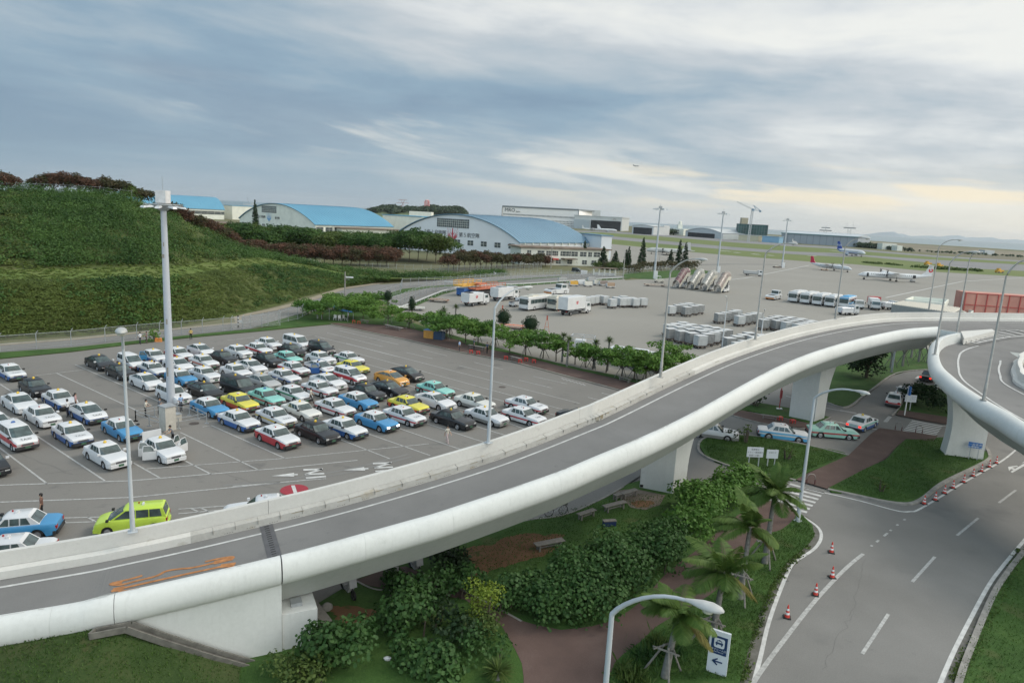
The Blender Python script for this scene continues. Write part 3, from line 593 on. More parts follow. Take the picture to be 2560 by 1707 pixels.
for p,q in zip(deckN,fcl):
 vs+=[(p.x,p.y,p.z-HP),(q.x,q.y,q.z-HP)]
dk.add(vs,[(2*i,2*i+1,2*i+3,2*i+2) for i in range(len(deckN)-1)])
dk.build('road_deck',mRamp,ramp_t,fix=False)
def lane(mb,A,B,fr,w,dz,m=0):
 vs=[]
 for p,q in zip(A,B):
  d=(q-p);L_=d.length;c_=p+d*fr;u=d/L_*w/2
  vs+=[tuple(c_-u+Vector((0,0,dz))),tuple(c_+u+Vector((0,0,dz)))]
 mb.add(vs,[(2*i,2*i+1,2*i+3,2*i+2) for i in range(len(A)-1)],m)
lane(ln,deckN,fcl,.80,.15,-HP+.012)
ln.build('lane_line',mWhite,ramp_t,fix=False)
gd=MB();vs=[]
rng_=range(JI,len(near_c))
for i in rng_:
 p=near_c[i];q=closest(p,far_c);c_=(p-q);w=c_.xy.length;u=Vector((c_.x,c_.y,0)).normalized()
 for a,dz in ((.1,-1.30),(-1.0,-2.75),(-w+1.0,-2.75),(-w+.0,-1.45)):vs.append((p.x+u.x*a,p.y+u.y*a,p.z+dz))
m_=len(list(rng_));gd.add(vs,[(i*4+k,i*4+(k+1)%4,(i+1)*4+(k+1)%4,(i+1)*4+k) for i in range(m_-1) for k in range(4)]+[(0,1,2,3),tuple((m_-1)*4+k for k in (3,2,1,0))])
gd.build('girder',mGird,ramp_t)
jp,jq=near_c[JI],closest(near_c[JI],far_c);jd=(near_c[JI+1]-near_c[JI-1]).normalized()
ej=MB();up=Vector((0,0,-HP+.015));ej.add([jp+up-jd*.32,jp+up+jd*.32,jq+up+jd*.32,jq+up-jd*.32],[(0,1,2,3)],0)
for k in range(26):
 c_=jp.lerp(jq,(k+.5)/26)+up;ej.bar(c_-jd*.11,c_+jd*.11,.05,.02,1)
ej.build('expansion_joint',[mat('joint_steel',(.09,.09,.095),.6),mDark],ramp_t)
og=MB()
def onramp(px,py):
 zz_=3.3
 for _ in range(6):
  P=G(px,py,zz_);c_=closest(P,near_c);f_=closest(P,far_c);k_=(P-c_).xy.length/max(.01,(f_-c_).xy.length);zz_=c_.z+(f_.z-c_.z)*k_-HP+.022
 return P
def oline(pts,w=.1):
 w*=1.25
 P=smooth_path([onramp(a*.38265,1150+b*.38265) for a,b in pts],6);vs=[]
 for i,p in enumerate(P):
  d=(P[min(i+1,len(P)-1)]-P[max(i-1,0)]);d.normalize();n=Vector((-d.y,d.x,0))*w/2;vs+=[tuple(p+n),tuple(p-n)]
 og.add(vs,[(2*i,2*i+1,2*i+3,2*i+2) for i in range(len(P)-1)])
oline([(930,752),(850,775),(760,795),(725,808),(790,812),(900,785),(1020,755),(1090,722),(1180,708),(1260,700),(1420,665),(1500,650),(1520,630),(1440,640),(1340,662)],.12)
oline([(770,850),(735,853),(800,835),(1000,790),(1250,735),(1460,690),(1540,672)],.13);oline([(770,858),(900,838),(1150,785),(1400,730),(1530,690)],.11);oline([(1400,668),(1520,640)],.26);oline([(735,848),(810,832)],.28);oline([(728,806),(800,795)],.24);oline([(1440,690),(1535,678)],.28)
og.build('orange_spray_outline',mat('orange_paint',(.38,.165,.06),.8,var=.25,scale=4),ramp_t,fix=False)
ab=MB();abp=[]
for i in range(0,JI+1):
 p=near_c[i];n=nN[i];t_=p+n*.16+Vector((0,0,-1.15));abp.append(t_)
vs=[tuple(p) for p in abp]+[(p.x,p.y,-.2) for p in abp];k_=len(abp)
inn_=[near_c[i]-nN[i]*5.2 for i in range(JI+1)]
vs+=[(p.x,p.y,p.z-1.35) for p in inn_]+[(p.x,p.y,-.2) for p in inn_]
fs=[]
for i in range(k_-1):fs+=[(i,i+1,k_+i+1,k_+i),(i,i+1,2*k_+i+1,2*k_+i),(2*k_+i,2*k_+i+1,3*k_+i+1,3*k_+i)]
fs+=[(k_-1,2*k_-1,4*k_-1,3*k_-1),(0,k_,3*k_,2*k_)]
ab.add(vs,fs);ab.build('abutment',mTube,ramp_t)
bs=MB();n0=nN[JI];e0=near_c[JI]+jd*.02
q4=[e0+n0*.1,e0+n0*.1+jd*1.55,e0-n0*5+jd*1.55,e0-n0*5]
bs.prism([(q.x,q.y) for q in q4],-.1,1.9);bs.build('bearing_seat',mTube,ramp_t)
for a in (.6,2.4,4.2):
 bb=MB();c_=e0+jd*.7-n0*a;bb.box((c_.x,c_.y,1.9+.09),(.5,.5,.17),math.atan2(jd.y,jd.x));bb.build('bearing_pad',mSteel,ramp_t)
def wallpt(px,py,off=.18):
 lo,hi=-.5,4.5
 for _ in range(24):
  m=(lo+hi)/2;P=G(px,py,m);i=min(range(JI+1),key=lambda k:(near_c[k]-P).xy.length);d=(P-near_c[i]).dot(Vector((nN[i].x,nN[i].y,0)))
  if d>off:hi=m
  else:lo=m
 return G(px,py,(lo+hi)/2)
em=MB()
rowA=[near_c[0]+nN[0]*.3+Vector((0,0,-1.5)),near_c[6]+nN[6]*.3+Vector((0,0,-1.5))]+[wallpt(x,y,.36) for x,y in ((-60,1622),(0,1612),(110,1592),(200,1574))]+[wallpt(x,y,.20) for x,y in ((262,1560),(328,1558),(400,1583),(470,1605),(540,1628),(610,1648),(682,1666))]
rowB=[Vector((-40+i/(len(rowA)-1)*36,11-.2*i,.1)) for i in range(len(rowA))];nr=24;vs=[]
rr=random.Random(4)
for j in range(nr+1):
 for i in range(len(rowA)):
  f=j/nr;q=rowA[i].lerp(rowB[i],f);q.z=rowA[i].z+(rowB[i].z-rowA[i].z)*min(1,f*1.15)**.9+(.04*math.sin(i*2.1+j*1.3) if 0<j else -.01);vs.append(q)
n_=len(rowA)
em.add(vs,[(j*n_+i,j*n_+i+1,(j+1)*n_+i+1,(j+1)*n_+i) for j in range(nr) for i in range(n_-1)])
tag(em.build('embankment',mGrassB,smooth=80),kind='structure')
r_=np.random.default_rng(14);V=[]
for _ in range(16000):
 i=r_.integers(0,n_-1);j=r_.integers(0,nr-6);f,g=r_.random(2);q=(vs[j*n_+i].lerp(vs[j*n_+i+1],f)).lerp(vs[(j+1)*n_+i].lerp(vs[(j+1)*n_+i+1],f),g);V.append(tuple(q))
EMB=np.array(V)
tr=MB();tl=MB();P=[wallpt(238,1577,.55),wallpt(328,1560,.42),wallpt(420,1592,.40),wallpt(540,1630,.40),wallpt(690,1672,.40)]
P2=[p+Vector((-.05,-.30,-.04)) for p in P]
for a,b in zip(P[:-1],P[1:]):tr.bar(a,b,.09,.26)
for a,b in zip(P2[:-1],P2[1:]):tr.bar(a,b,.07,.26)
tr.bar(P[0],P2[0],.08,.28)
for a,b,c,d in zip(P[:-1],P[1:],P2[1:],P2[:-1]):tl.add([q+Vector((0,0,-.05)) for q in (a,b,c,d)],[(0,1,2,3)])
dch=thing('drain_channel','grey concrete drain channel edging the grass bank below the white abutment','drain channel');tr.build('side_walls',mat('old_dark_concrete',(.13,.125,.11),.9,var=.3,scale=3),dch);tl.build('channel_floor',mat('dark_wet_concrete',(.09,.085,.078),.8),dch,fix=False)
def pier(a,b,c,top,name='pier',flare=.55,parent=ramp_t,both=False):
 d=a+(c-b);u=(c-b).normalized();mb=MB();lv=[]
 for f in (0,.2,.4,.55,.7,.82,.92,1.0):
  z=top*f;e=flare*max(0,(f-.25)/.75)**2.2
  q=[a-(u*e if both else u*0),b-(u*e if both else u*0),c+u*e,d+u*e]
  lv.append([(p.x,p.y,z if f else -.1) for p in q])
 vs=[p for l in lv for p in l];n=len(lv)
 mb.add(vs,[(i*4+k,i*4+(k+1)%4,i*4+4+(k+1)%4,i*4+4+k) for i in range(n-1) for k in range(4)]+[(3,2,1,0),tuple((n-1)*4+k for k in range(4))])
 return mb.build(name,mTube,parent,smooth=30)
pier(cF(560,190,.16),cF(790,235,.16),cF(885,180,.16),4.45,flare=.9)
pier(cR(1300,1065,.16),cR(1655,1140,.16),cR(1795,1090,.16),6.15,flare=1.6)
pp=near_c[12*8+2];pier(pp+Vector((-1.2,2,0))-Vector((0,0,pp.z)),pp+Vector((.6,.4,0))-Vector((0,0,pp.z)),pp+Vector((1.2,1.6,0))-Vector((0,0,pp.z)),6.6) if 0 else None
r2=thing('curved_side_ramp','second curved white ramp at the right edge with a wide grey carriageway','elevated road',(0,0,0))
o_px=[(2397,832),(2364,840),(2347,851),(2342,862),(2341,874),(2343,897),(2352.5,918),(2375,939),(2405,964),(2458,998),(2513,1028),(2560,1057)]
o_z=[9.55,9.4,9.3,9.2,9.1,9.0,8.95,8.9,8.85,8.8,8.7,8.6]
O2=[G(*p,z) for p,z in zip(o_px,o_z)];O2+=[O2[-1]+(O2[-1]-O2[-2])*1.2+Vector((.4,0,-.1)),O2[-1]+(O2[-1]-O2[-2])*3.2+Vector((2.0,0,-.6))]
i_px=[(2560,879),(2549,892),(2544,905),(2549,920),(2560,937)]
I2=[G(*p,z) for p,z in zip(i_px,(9.1,9.0,8.95,8.9,8.85))]
I2=[Vector((112,90,9.4)),Vector((82,84,9.3)),Vector((63,77.5,9.2))]+I2+[Vector((42.9,52,8.75)),Vector((41.8,45,8.6)),Vector((41.8,36,8.3)),Vector((43,28,7.8))]
oc=smooth_path(O2,8);ic=smooth_path(I2,10);no=normals(oc,1)
mb=MB();sweep(oc,no,[(-.35,-1.05),(-.2,-.02),(-.12,0),(0,0),(.18,-.03),(.4,-.14),(.56,-.34),(.64,-.6),(.64,-.85),(.56,-1.08),(.38,-1.28),(.12,-1.4),(-.1,-1.42)],mb)
mb.build('outer_shell',mTube,r2,smooth=50)
ni=normals(ic,-1);mb=MB();sweep(ic,ni,[(-.4,-1.02),(-.36,-.75),(-.05,-.7),(0,0),(.12,.02),(.35,-.06),(.45,-.4),(.35,-.9),(.0,-1.2)],mb);mb.build('parapet',mRampC,r2,smooth=40)
outer_all=div_c[::-1][:-8]+oc;outer_all=[Vector((p.x,p.y,p.z)) for p in outer_all]
fc2=[closest(p,ic) for p in outer_all];dk=MB();vs=[]
for i,(p,q) in enumerate(zip(outer_all,fc2)):vs+=[(p.x,p.y,p.z-1.02-(.08 if i<25 else 0)),(q.x,q.y,q.z-.98)]
dk.add(vs,[(2*i,2*i+1,2*i+3,2*i+2) for i in range(len(outer_all)-1)]);dk.build('road_deck',mRamp,r2,fix=False)
ln=MB();lane(ln,oc,[closest(p,ic) for p in oc],.30,.17,-.985);lane(ln,oc[16:],[closest(p,ic) for p in oc[16:]],.80,.17,-.955);ln.build('lane_line',mWhite,r2,fix=False)
gd=MB();vs=[]
for p in oc:
 q=closest(p,ic);c_=(p-q);w=c_.xy.length;u=Vector((c_.x,c_.y,0)).normalized()
 for a,dz in ((.1,-1.38),(-1.6,-2.9),(-w+1.3,-2.9),(-w+.0,-1.25)):vs.append((p.x+u.x*a,p.y+u.y*a,p.z+dz))
m_=len(oc);gd.add(vs,[(i*4+k,i*4+(k+1)%4,(i+1)*4+(k+1)%4,(i+1)*4+k) for i in range(m_-1) for k in range(4)]+[(0,1,2,3),tuple((m_-1)*4+k for k in (3,2,1,0))])
gd.build('girder',mGird,r2)
a_,b_,a0_=cS(1140,1290,.16),cS(1560,1345,.16),cS(1115,1200,.16)
def pier_y(a,b,back,top,parent,fl=(.0,.55)):
 mb=MB();u=(b-a).normalized();lv=[]
 for f in (0,.15,.3,.45,.6,.75,.88,1.0):
  e1=-.25*math.sin(f*PI)+.35*f**3;e2=-.1*math.sin(f*PI)+.45*f**2
  q=[a-u*e1,b+u*e2,b+u*e2+back,a-u*e1+back];lv.append([(p.x,p.y,top*f if f else -.1) for p in q])
 n=len(lv);mb.add([p for l in lv for p in l],[(i*4+k,i*4+(k+1)%4,i*4+4+(k+1)%4,i*4+4+k) for i in range(n-1) for k in range(4)]+[(3,2,1,0),tuple((n-1)*4+k for k in range(4))])
 return mb.build('pier',mTube,parent,smooth=30)
pier_y(a_,b_,Vector((.5,1.6,0)),6.05,r2)
qa,qb=cS(1042,590,0),cS(1150,600,0);pier_y(qa,qa+(qb-qa).normalized()*2.6,Vector((.4,1.2,0)),6.3,r2)
wall=MB();A_=near_c[-1];B_=oc[0]
wall.prism([(A_.x+.2,A_.y-.3),(B_.x+.1,B_.y-.25),(B_.x-.05,B_.y+.05),(A_.x,A_.y+.1)],7.3,9.6);wall.build('parapet',mTube,r2)
wd=MB();wd.prism([tuple(G(2402,829,9.15)[:2]),tuple(G(2410,847,9.15)[:2]),tuple(G(2440,840,9.15)[:2]),tuple(G(2487,828,9.15)[:2]),tuple(G(2480,823.5,9.15)[:2])],8.5,9.2);wd.build('gore_block',mRampC,r2)
hp=MB()
for k in range(9):
 a=G(2415+k*17,851-k*3.2+(0),8.76);b=G(2446+k*24,858-k*4.2,8.76)
for (x0,y0,x1,y1) in ((1680,517,1800,542),(1740,503,1855,528),(1790,490,1920,512),(1845,478,1990,497),(1905,465,2050,482),(1970,455,2120,472),(2050,440,2200,462),(2060,415,2250,448),(2130,395,2352,440),(2270,392,2420,425)):
 a,b=G(2050+x0*.21684,740+y0*.21684,8.80),G(2050+x1*.21684,740+y1*.21684,8.80);d=(b-a).normalized();n=Vector((-d.y,d.x,0))*.16
 hp.add([a+n,b+n,b-n,a-n],[(0,1,2,3)])
a,b=[G(2050+q[0]*.21684,740+q[1]*.21684,8.81) for q in ((1800,542),(2450,452))]
def l3(a,b,w=.09):
 d=(b-a).normalized();n=Vector((-d.y,d.x,0))*w;hp.add([a+n,b+n,b-n,a-n],[(0,1,2,3)])
for q in (((1800,540),(2000,500)),((2000,500),(2200,468)),((2200,468),(2450,448)),((2080,395),(2450,398))):l3(*[G(2050+p[0]*.21684,740+p[1]*.21684,8.81) for p in q])
hp.build('hatched_marking',mWhite,r2,fix=False)
mWallW=mat('white_cladding',(.62,.645,.665),.7,var=.04,scale=.15)
mWallC=mat('cream_render',(.66,.67,.60),.8,var=.08,scale=.3)
mRoofB=mat('blue_metal_roof',(.105,.27,.385),.6,col2=(.12,.30,.42),scale=.05,spec=.25)
mRoofB2=mat('grey_blue_metal_roof',(.135,.225,.30),.6,col2=(.15,.25,.33),scale=.05,spec=.25)
mTrimB=mat('blue_grey_trim',(.10,.20,.28),.6)
mWin=mat('dark_window',(.045,.055,.06),.15,col2=(.10,.12,.125),scale=.6)
mEave=mat('brown_roof_slab',(.17,.13,.10),.8,var=.3,scale=.3)
mGreyC=mat('light_grey_metal',(.48,.50,.50),.6,var=.05,scale=.1)
mGreyD=mat('dark_grey_trim',(.17,.19,.20),.6,var=.06)
mHole=mat('dark_interior',(.02,.022,.025),.8,var=.4,scale=.2)
def win_part(parent,P,right,w,h,name='window',frame=True,m=None,nx=2,ny=2):
 """window proud of a wall: P centre, right unit vector along the wall"""
 r=Vector(right).normalized();n=Vector((r.y,-r.x,0));mb=MB();R_=Matrix((r,-n,Vector((0,0,1)))).transposed()
 mb.box(P+n*.06,(w,.12,h),m=0,rot=R_)
 for i in range(1,nx):mb.box(P+n*.14+r*(w*(i/nx-.5)),(.10,.05,h),m=1,rot=R_)
 for i in range(1,ny):mb.box(P+n*.14+Vector((0,0,h*(i/ny-.5))),(w,.045,.10),m=1,rot=R_)
 return mb.build(name,[m or mWin,mWallC],parent)
def hangar(name,label,A,B,C,ez,pz,roofm,wallm,nwin=0,group=None,clip=.0,win_start=.15,side_win=0):
 """A,B: left/right eave corners of the front gable (z=ez), C: far end of the right eave; arc roof"""
 t=thing(name,label,'hangar',group=group)
 A,B,C=Vector((A.x,A.y,0)),Vector((B.x,B.y,0)),Vector((C.x,C.y,0));w=B-A;dv=C-B
 arc=[]
 nA=20;h=pz-ez;Wd=w.length;Rr=(h*h+(Wd/2)**2)/(2*h);th=math.asin(Wd/2/Rr)
 for i in range(nA+1):
  a=-th+2*th*i/nA;arc.append((.5+Rr*math.sin(a)/Wd,ez+h-Rr+Rr*math.cos(a)))
 mb=MB();n=len(arc);vs=[]
 for off in (0,1):
  for f,z in arc:q=A+w*f+dv*off;vs.append((q.x,q.y,z))
 ba=[(A.x,A.y,0),(B.x,B.y,0),(B.x+dv.x,B.y+dv.y,0),(A.x+dv.x,A.y+dv.y,0)]
 vs+=ba;b0=2*n
 fs=[tuple([b0]+list(range(n))+[b0+1]),tuple([b0+3]+list(range(n,2*n))+[b0+2]),(n-1,2*n-1,b0+2,b0+1),(0,n,b0+3,b0)]
 mb.add(vs,fs);mb.build('wall',wallm,t)
 rf=MB();du=dv.normalized()*.8;wu=w.normalized();vs=[]
 for off,s in ((-du,0),(dv+du,1)):
  for k,(f,z) in enumerate(arc):
   e=(f-.5)*1.2;q=A+w*f+off+wu*e;vs.append((q.x,q.y,z+.12));vs.append((q.x,q.y,z+.45))
 fs=[]
 for i in range(n-1):
  fs+=[(2*i+1,2*i+3,2*n+2*i+3,2*n+2*i+1),(2*i,2*i+2,2*n+2*i+2,2*n+2*i)]
 rf.add(vs,fs,0);fs2=[]
 for i in range(n-1):fs2+=[(2*i,2*i+1,2*i+3,2*i+2),(2*n+2*i,2*n+2*i+1,2*n+2*i+3,2*n+2*i+2)]
 fs2+=[(0,1,2*n+1,2*n),(2*n-2,2*n-1,4*n-1,4*n-2)]
 rf.f+=fs2;rf.m+=[1]*len(fs2);rf.build('roof',[roofm,mTrimB],t,smooth=25)
 rb=MB();k_=26
 for s_ in range(1,k_):
  o_=dv*(s_/k_)
  for i in range(n-1):
   P_=[A+w*arc[j][0]+o_+wu*((arc[j][0]-.5)*1.2)+Vector((0,0,arc[j][1]+.47)) for j in (i,i+1)];rb.bar(P_[0],P_[1],.22,.12)
 rb.build('roof_ribs',roofm,t)
 return t,A,w,dv,arc
Fa=hangar('arched_hangar','nearest large white hangar with blue arched roof and red phoenix emblem',G(994,585,7.4),G(1299.6,608.5,7.4),G(1476.5,608.5,7.4),7.4,18.6,mRoofB2,mWallW)
def facade(F,wz,wl_,nwin,f0,f1,ww,wh,big=None):
 t,A,w,dv,arc=F;r=w.normalized()
 for i in range(nwin):
  f=f0+(f1-f0)*i/(nwin-1);P=A+w*f;P.z=wz;win_part(t,P,r,ww,wh)
 if big:
  f,z,bw,bh=big;P=A+w*f;P.z=z;win_part(t,P,r,bw,bh,'louvre_window',nx=16,ny=4)
facade(Fa,5.8,None,8,.20,.94,3.2,2.3,(.475,14.6,19,4.2))
def emblem(F,f,z,m,s=1.0):
 t,A,w,dv,arc=F;r=w.normalized();n=Vector((r.y,-r.x,0));c_=A+w*f;mb=MB()
 def pl_(pts):mb.extr([c_+n*.03+r*(x*s)+Vector((0,0,z+y*s)) for x,y in pts],n*.06)
 pl_([(-.22,-3),(.22,-3),(.4,0),(.25,2.4),(0,3),(-.25,2.4),(-.4,0)])
 for sgn in (-1,1):
  for k,(x0,y0,x1,y1) in enumerate(((.5,-1.2,3.0,2.8),(.5,-1.6,3.4,1.6),(.5,-2.0,3.4,.3),(.5,-2.3,3.0,-.9),(.5,.2,1.6,2.4))):
   pl_([(sgn*x0,y0),(sgn*(x0+x1)*.55,(y0+y1)*.38),(sgn*x1,y1),(sgn*(x1-.3),y1-.25),(sgn*(x0+x1)*.52,(y0+y1)*.38-.6),(sgn*x0,y0-.3)])
 pl_([(-.9,-2.2),(.9,-2.2),(.2,-3.2),(-.2,-3.2)])
 mb.build('emblem',m,t)
def sign_on(F,f,z,body,size,m,name='lettering'):
 t,A,w,dv,arc=F;r=w.normalized();n=Vector((r.y,-r.x,0));P=A+w*f+n*.08;P.z=z
 o=text_mesh(body,size,name,m,t,P,(PI/2,0,math.atan2(r.y,r.x)),.03);return o
mInk=mat('dark_lettering',(.05,.055,.06),.6)
emblem(Fa,.475,9.3,mat('crimson_emblem',(.42,.04,.06),.6),1.05)
sign_on(Fa,.34,9.6,'海上自衛隊',2.4,mInk);sign_on(Fa,.61,9.2,'第５航空隊',2.4,mInk)
def block(name,label,cat,P0,P1,depth,z1,m,roofm=None,parent=None,over=.0,z0=0.0):
 t=thing(name,label,cat) if parent is None else parent
 P0,P1=Vector((P0.x,P0.y,0)),Vector((P1.x,P1.y,0));r=(P1-P0).normalized();b=Vector((-r.y,r.x,0));mb=MB()
 mb.prism([tuple(q[:2]) for q in (P0,P1,P1+b*depth,P0+b*depth)],z0,z1);mb.build('wall',m,t)
 if roofm:
  mb=MB();o=over;mb.prism([tuple(q[:2]) for q in (P0-r*o-b*o,P1+r*o-b*o,P1+r*o+b*(depth+o),P0-r*o+b*(depth+o))],z1,z1+.5);mb.build('roof',roofm,t)
 return t,P0,r,b
an0=cK(1268,655);an1=cK(2060,675)
A1,P0,r_,b_=block('annex_building','two storey cream office annex in front of the nearest blue roofed hangar','building',an0,an1,12,7.0,mWallC,mEave,over=1.0)
Lw=(an1-an0).length
for i,f in enumerate((.09,.22,.30,.345,.39,.46,.50,.535,.60,.70,.78,.86,.93)):
 P=P0+r_*(Lw*f);P.z=5.0;win_part(A1,P,r_,3.0 if f in (.22,.60,.70,.86) else 1.7,1.9)
for f in (.3,.42,.55,.72,.83):P=P0+r_*(Lw*f);P.z=1.6;win_part(A1,P,r_,2.2,1.7)
mb=MB();c_=P0+r_*(Lw*.52);mb.box((c_.x-b_.x*2,c_.y-b_.y*2,3.0),(6,4,.4),math.atan2(r_.y,r_.x));mb.build('porch_roof',mEave,A1)
mb=MB();c_=P0+r_*(Lw*.34);mb.box((c_.x-b_.x*1.2,c_.y-b_.y*1.2,2.7),(5,2,.5),math.atan2(r_.y,r_.x));mb.build('red_awning',mat('red_awning_cloth',(.5,.05,.04),.8),A1)
t_,A_,w_,dv_,_=Fa;e=A_+w_
for i in range(10):
 mb=MB();q=e+dv_*((i+.5)/10)+w_.normalized()*.5;mb.box((q.x,q.y,7.0),(.4,.6,1.2),math.atan2(dv_.y,dv_.x));mb.build('eave_bracket',mWallC,t_)
tL,*_=block('hangar_side_wing','small white wing with blue roof behind the right end of the nearest hangar','building',GY(*pK(1800,480),375),GY(*pK(2000,485),352),6,11.9,mWallW,mRoofB2,over=.5)
Fb=hangar('arched_hangar','middle white hangar with bright blue arched roof and pale blue emblem',G(599,547,7.4),G(789,563.5,7.4),G(981.6,568.6,7.4),7.4,19.0,mRoofB,mWallC)
facade(Fb,4.2,None,10,.05,.93,3.2,2.4,(.42,15.2,18,4.4))
emblem(Fb,.42,10.2,mat('pale_blue_emblem',(.20,.38,.60),.6),.95);sign_on(Fb,.32,10.0,'海上自衛隊',1.9,mInk);sign_on(Fb,.53,9.8,'航空隊',1.9,mInk)
t_,A_,w_,dv_,_=Fb;r2_=dv_.normalized()
for i in range(4):P=A_+w_+dv_*(.05+.11*i);P.z=5.0;win_part(t_,P,r2_,5,2.6)
block('low_annex','low white annex with brown roof edge beside the middle hangar','building',cJ(1780,575),cJ(2330,590),14,6.2,mWallC,mEave,over=1.2)
block('hangar_side_wing','white block with blue roof seen past the right end of the middle hangar','building',GY(*pJ(2180,470),520),GY(*pJ(2560,475),500),30,15,mWallC,mRoofB,over=.5)
q0,q1=GY(*pJ(-330,420),640),GY(*pJ(630,420),700);s_=(q1-q0);s_.z=0;sn=s_.normalized();bk=Vector((-sn.y,sn.x,0))
Fc_A=q1;Fc=hangar('arched_hangar','left far hangar showing its blue arched roof and long window row',q0+bk*62,q0,q1,9.4,21.5,mRoofB,mWallC)
t_,A_,w_,dv_,_=Fc
for i in range(14):P=A_+w_+dv_*(.03+.072*i);P.z=6.3;win_part(t_,P,dv_.normalized(),6.5,3)
block('long_low_building','long low white building with brown roof left of the middle hangar','building',cJ(100,600),cJ(780,590),25,8.2,mWallC,mEave,over=1.5)
block('hangar_side_wing','pale wing at the right end of the left far hangar','building',GY(*pJ(630,380),735),GY(*pJ(710,380),720),30,14,mWallC,mRoofB,over=.3)
g0,g1=GY(1253.5,570,1500),GY(1444,575,1440)
t,P0,r_,b_=block('maintenance_hangar','huge pale flat roofed hangar with dark roof edge and a row of slot windows','hangar',g0,g1,110,36,mat('warm_white_cladding',(.80,.77,.74),.7,var=.03,scale=.02),None)
Lw=(Vector((g1.x,g1.y,0))-P0).length
mb=MB();q=[P0-b_*1.2,P0+r_*Lw-b_*1.2,P0+r_*(Lw+5)+b_*112,P0-r_*1+b_*112];mb.prism([tuple(p[:2]) for p in q],36,39);mb.build('roof_edge',mGreyD,t)
mb=MB();mb.bar(P0-b_*.8+Vector((0,0,0)),P0-b_*.8+Vector((0,0,36)),3,1.2);mb.bar(P0+r_*Lw-b_*.8,P0+r_*Lw-b_*.8+Vector((0,0,36)),3,1.2);mb.build('edge_trim',mGreyD,t)
mb=MB()
for i in range(62):p=P0+r_*(4+i*(Lw-8)/61)-b_*.3;mb.box((p.x,p.y,21),(1.1,.5,3.2),math.atan2(r_.y,r_.x))
for j in range(3):
 for i in range(22):p=P0+r_*(Lw*.62+i*3)-b_*.3;mb.box((p.x,p.y,12-j*4.2),(1.1,.5,2.0),math.atan2(r_.y,r_.x))
tag(mb.build('vertical_slot_windows',mWin,t),kind=None)
text_mesh('MRO',11,'lettering',mInk,t,P0+r_*18-b_*.8+Vector((0,0,30)),(PI/2,0,math.atan2(r_.y,r_.x)),.1);text_mesh('Japan',4.5,'lettering',mInk,t,P0+r_*37-b_*.8+Vector((0,0,28)),(PI/2,0,math.atan2(r_.y,r_.x)),.1)
block('tall_rear_block','grey flat topped block behind the right end of the huge pale hangar','building',GY(1440,570,1560),GY(1498.5,570,1560),60,40,mGreyC)
g0,g1=GY(1434,570,1400),GY(1553,576,1370)
t,P0,r_,b_=block('open_hangar','wide grey hangar with a dark open doorway and two white aircraft outside','hangar',g0,g1,90,25.5,mGreyC,None)
Lw=(Vector((g1.x,g1.y,0))-P0).length;az_=math.atan2(r_.y,r_.x)
mb=MB();p=P0+r_*(Lw*.67)-b_*.4;mb.box((p.x,p.y,9.2),(Lw*.62,.8,18.4),az_);mb.build('doorway',mHole,t)
mb=MB();p=P0+r_*(Lw*.17)-b_*.6;mb.box((p.x,p.y,9.2),(Lw*.33,.8,18.4),az_);mb.build('sliding_door',mat('blue_grey_door',(.34,.39,.42),.6,var=.05),t)
mb=MB();p=P0+r_*(Lw*.85)-b_*.5;mb.box((p.x,p.y,22.3),(12,.8,4),az_);mb.build('sign_board',mWhite,t);text_mesh('JTA',3.6,'lettering',mInk,t,P0+r_*(Lw*.85)-b_*1.0+Vector((0,0,22.3)),(PI/2,0,az_),.1)
mb=MB();mb.prism([tuple(q[:2]) for q in (P0-b_*1-r_*1,P0+r_*(Lw+1)-b_*1,P0+r_*(Lw+1)+b_*91,P0-r_*1+b_*91)],25.5,27);mb.build('roof',mGreyC,t)
def simple_arch(name,label,pL,pR,depth,ez,pz,m,door=(.12,.88,.72),roofm=None):
 t=thing(name,label,'hangar');A,B=Vector((pL.x,pL.y,0)),Vector((pR.x,pR.y,0));w=B-A;r=w.normalized();b=Vector((-r.y,r.x,0));n=12;arc=[(i/n,ez+(pz-ez)*math.sin(PI*i/n)) for i in range(n+1)]
 mb=MB();vs=[]
 for off in (0,depth):
  for f,z in arc:q=A+w*f+b*off;vs.append((q.x,q.y,z))
 k=n+1;vs+=[tuple(A),tuple(B),tuple(B+b*depth),tuple(A+b*depth)]
 mb.add(vs,[tuple([2*k]+list(range(k))+[2*k+1]),tuple([2*k+3]+list(range(k,2*k))+[2*k+2]),(k-1,2*k-1,2*k+2,2*k+1),(0,k,2*k+3,2*k)]);mb.build('wall',m,t)
 rf=MB();vs=[(v[0]-b.x*1,v[1]-b.y*1,v[2]+.2) if i<k else (v[0],v[1],v[2]+.2) for i,v in enumerate(vs[:2*k])]
 vs+=[(v[0],v[1],v[2]+.6) for v in vs];rf.add(vs,[(2*k+i,2*k+i+1,3*k+i+1,3*k+i) for i in range(n)]+[(i,i+1,k+i+1,k+i) for i in range(n)]+[(i,i+1,2*k+i+1,2*k+i) for i in range(n)]);rf.build('roof',roofm or mGreyC,t,smooth=30)
 f0,f1,hh=door;p=A+w*((f0+f1)/2)-b*.3;mb=MB();mb.box((p.x,p.y,ez*hh/1),(w.length*(f1-f0),.6,ez*hh*2),math.atan2(r.y,r.x));mb.build('doorway',mHole,t)
 return t
simple_arch('low_hangar','low pale hangar with dark opening at the far side of the runway',GY(*pL(312,400),1150),GY(*pL(520,415),1130),60,13,15,mGreyC,(.07,.93,.42))
block('low_shed','long low grey shed behind the low dark fronted hangar','building',GY(*pL(515,400),1180),GY(*pL(620,408),1170),30,16,mGreyC)
t,P0,r_,b_=block('white_terminal_block','white two storey block with roof tanks beyond the runway','building',GY(*pL(625,410),1260),GY(*pL(815,420),1230),30,11.5,mWallC,None)
mb=MB();
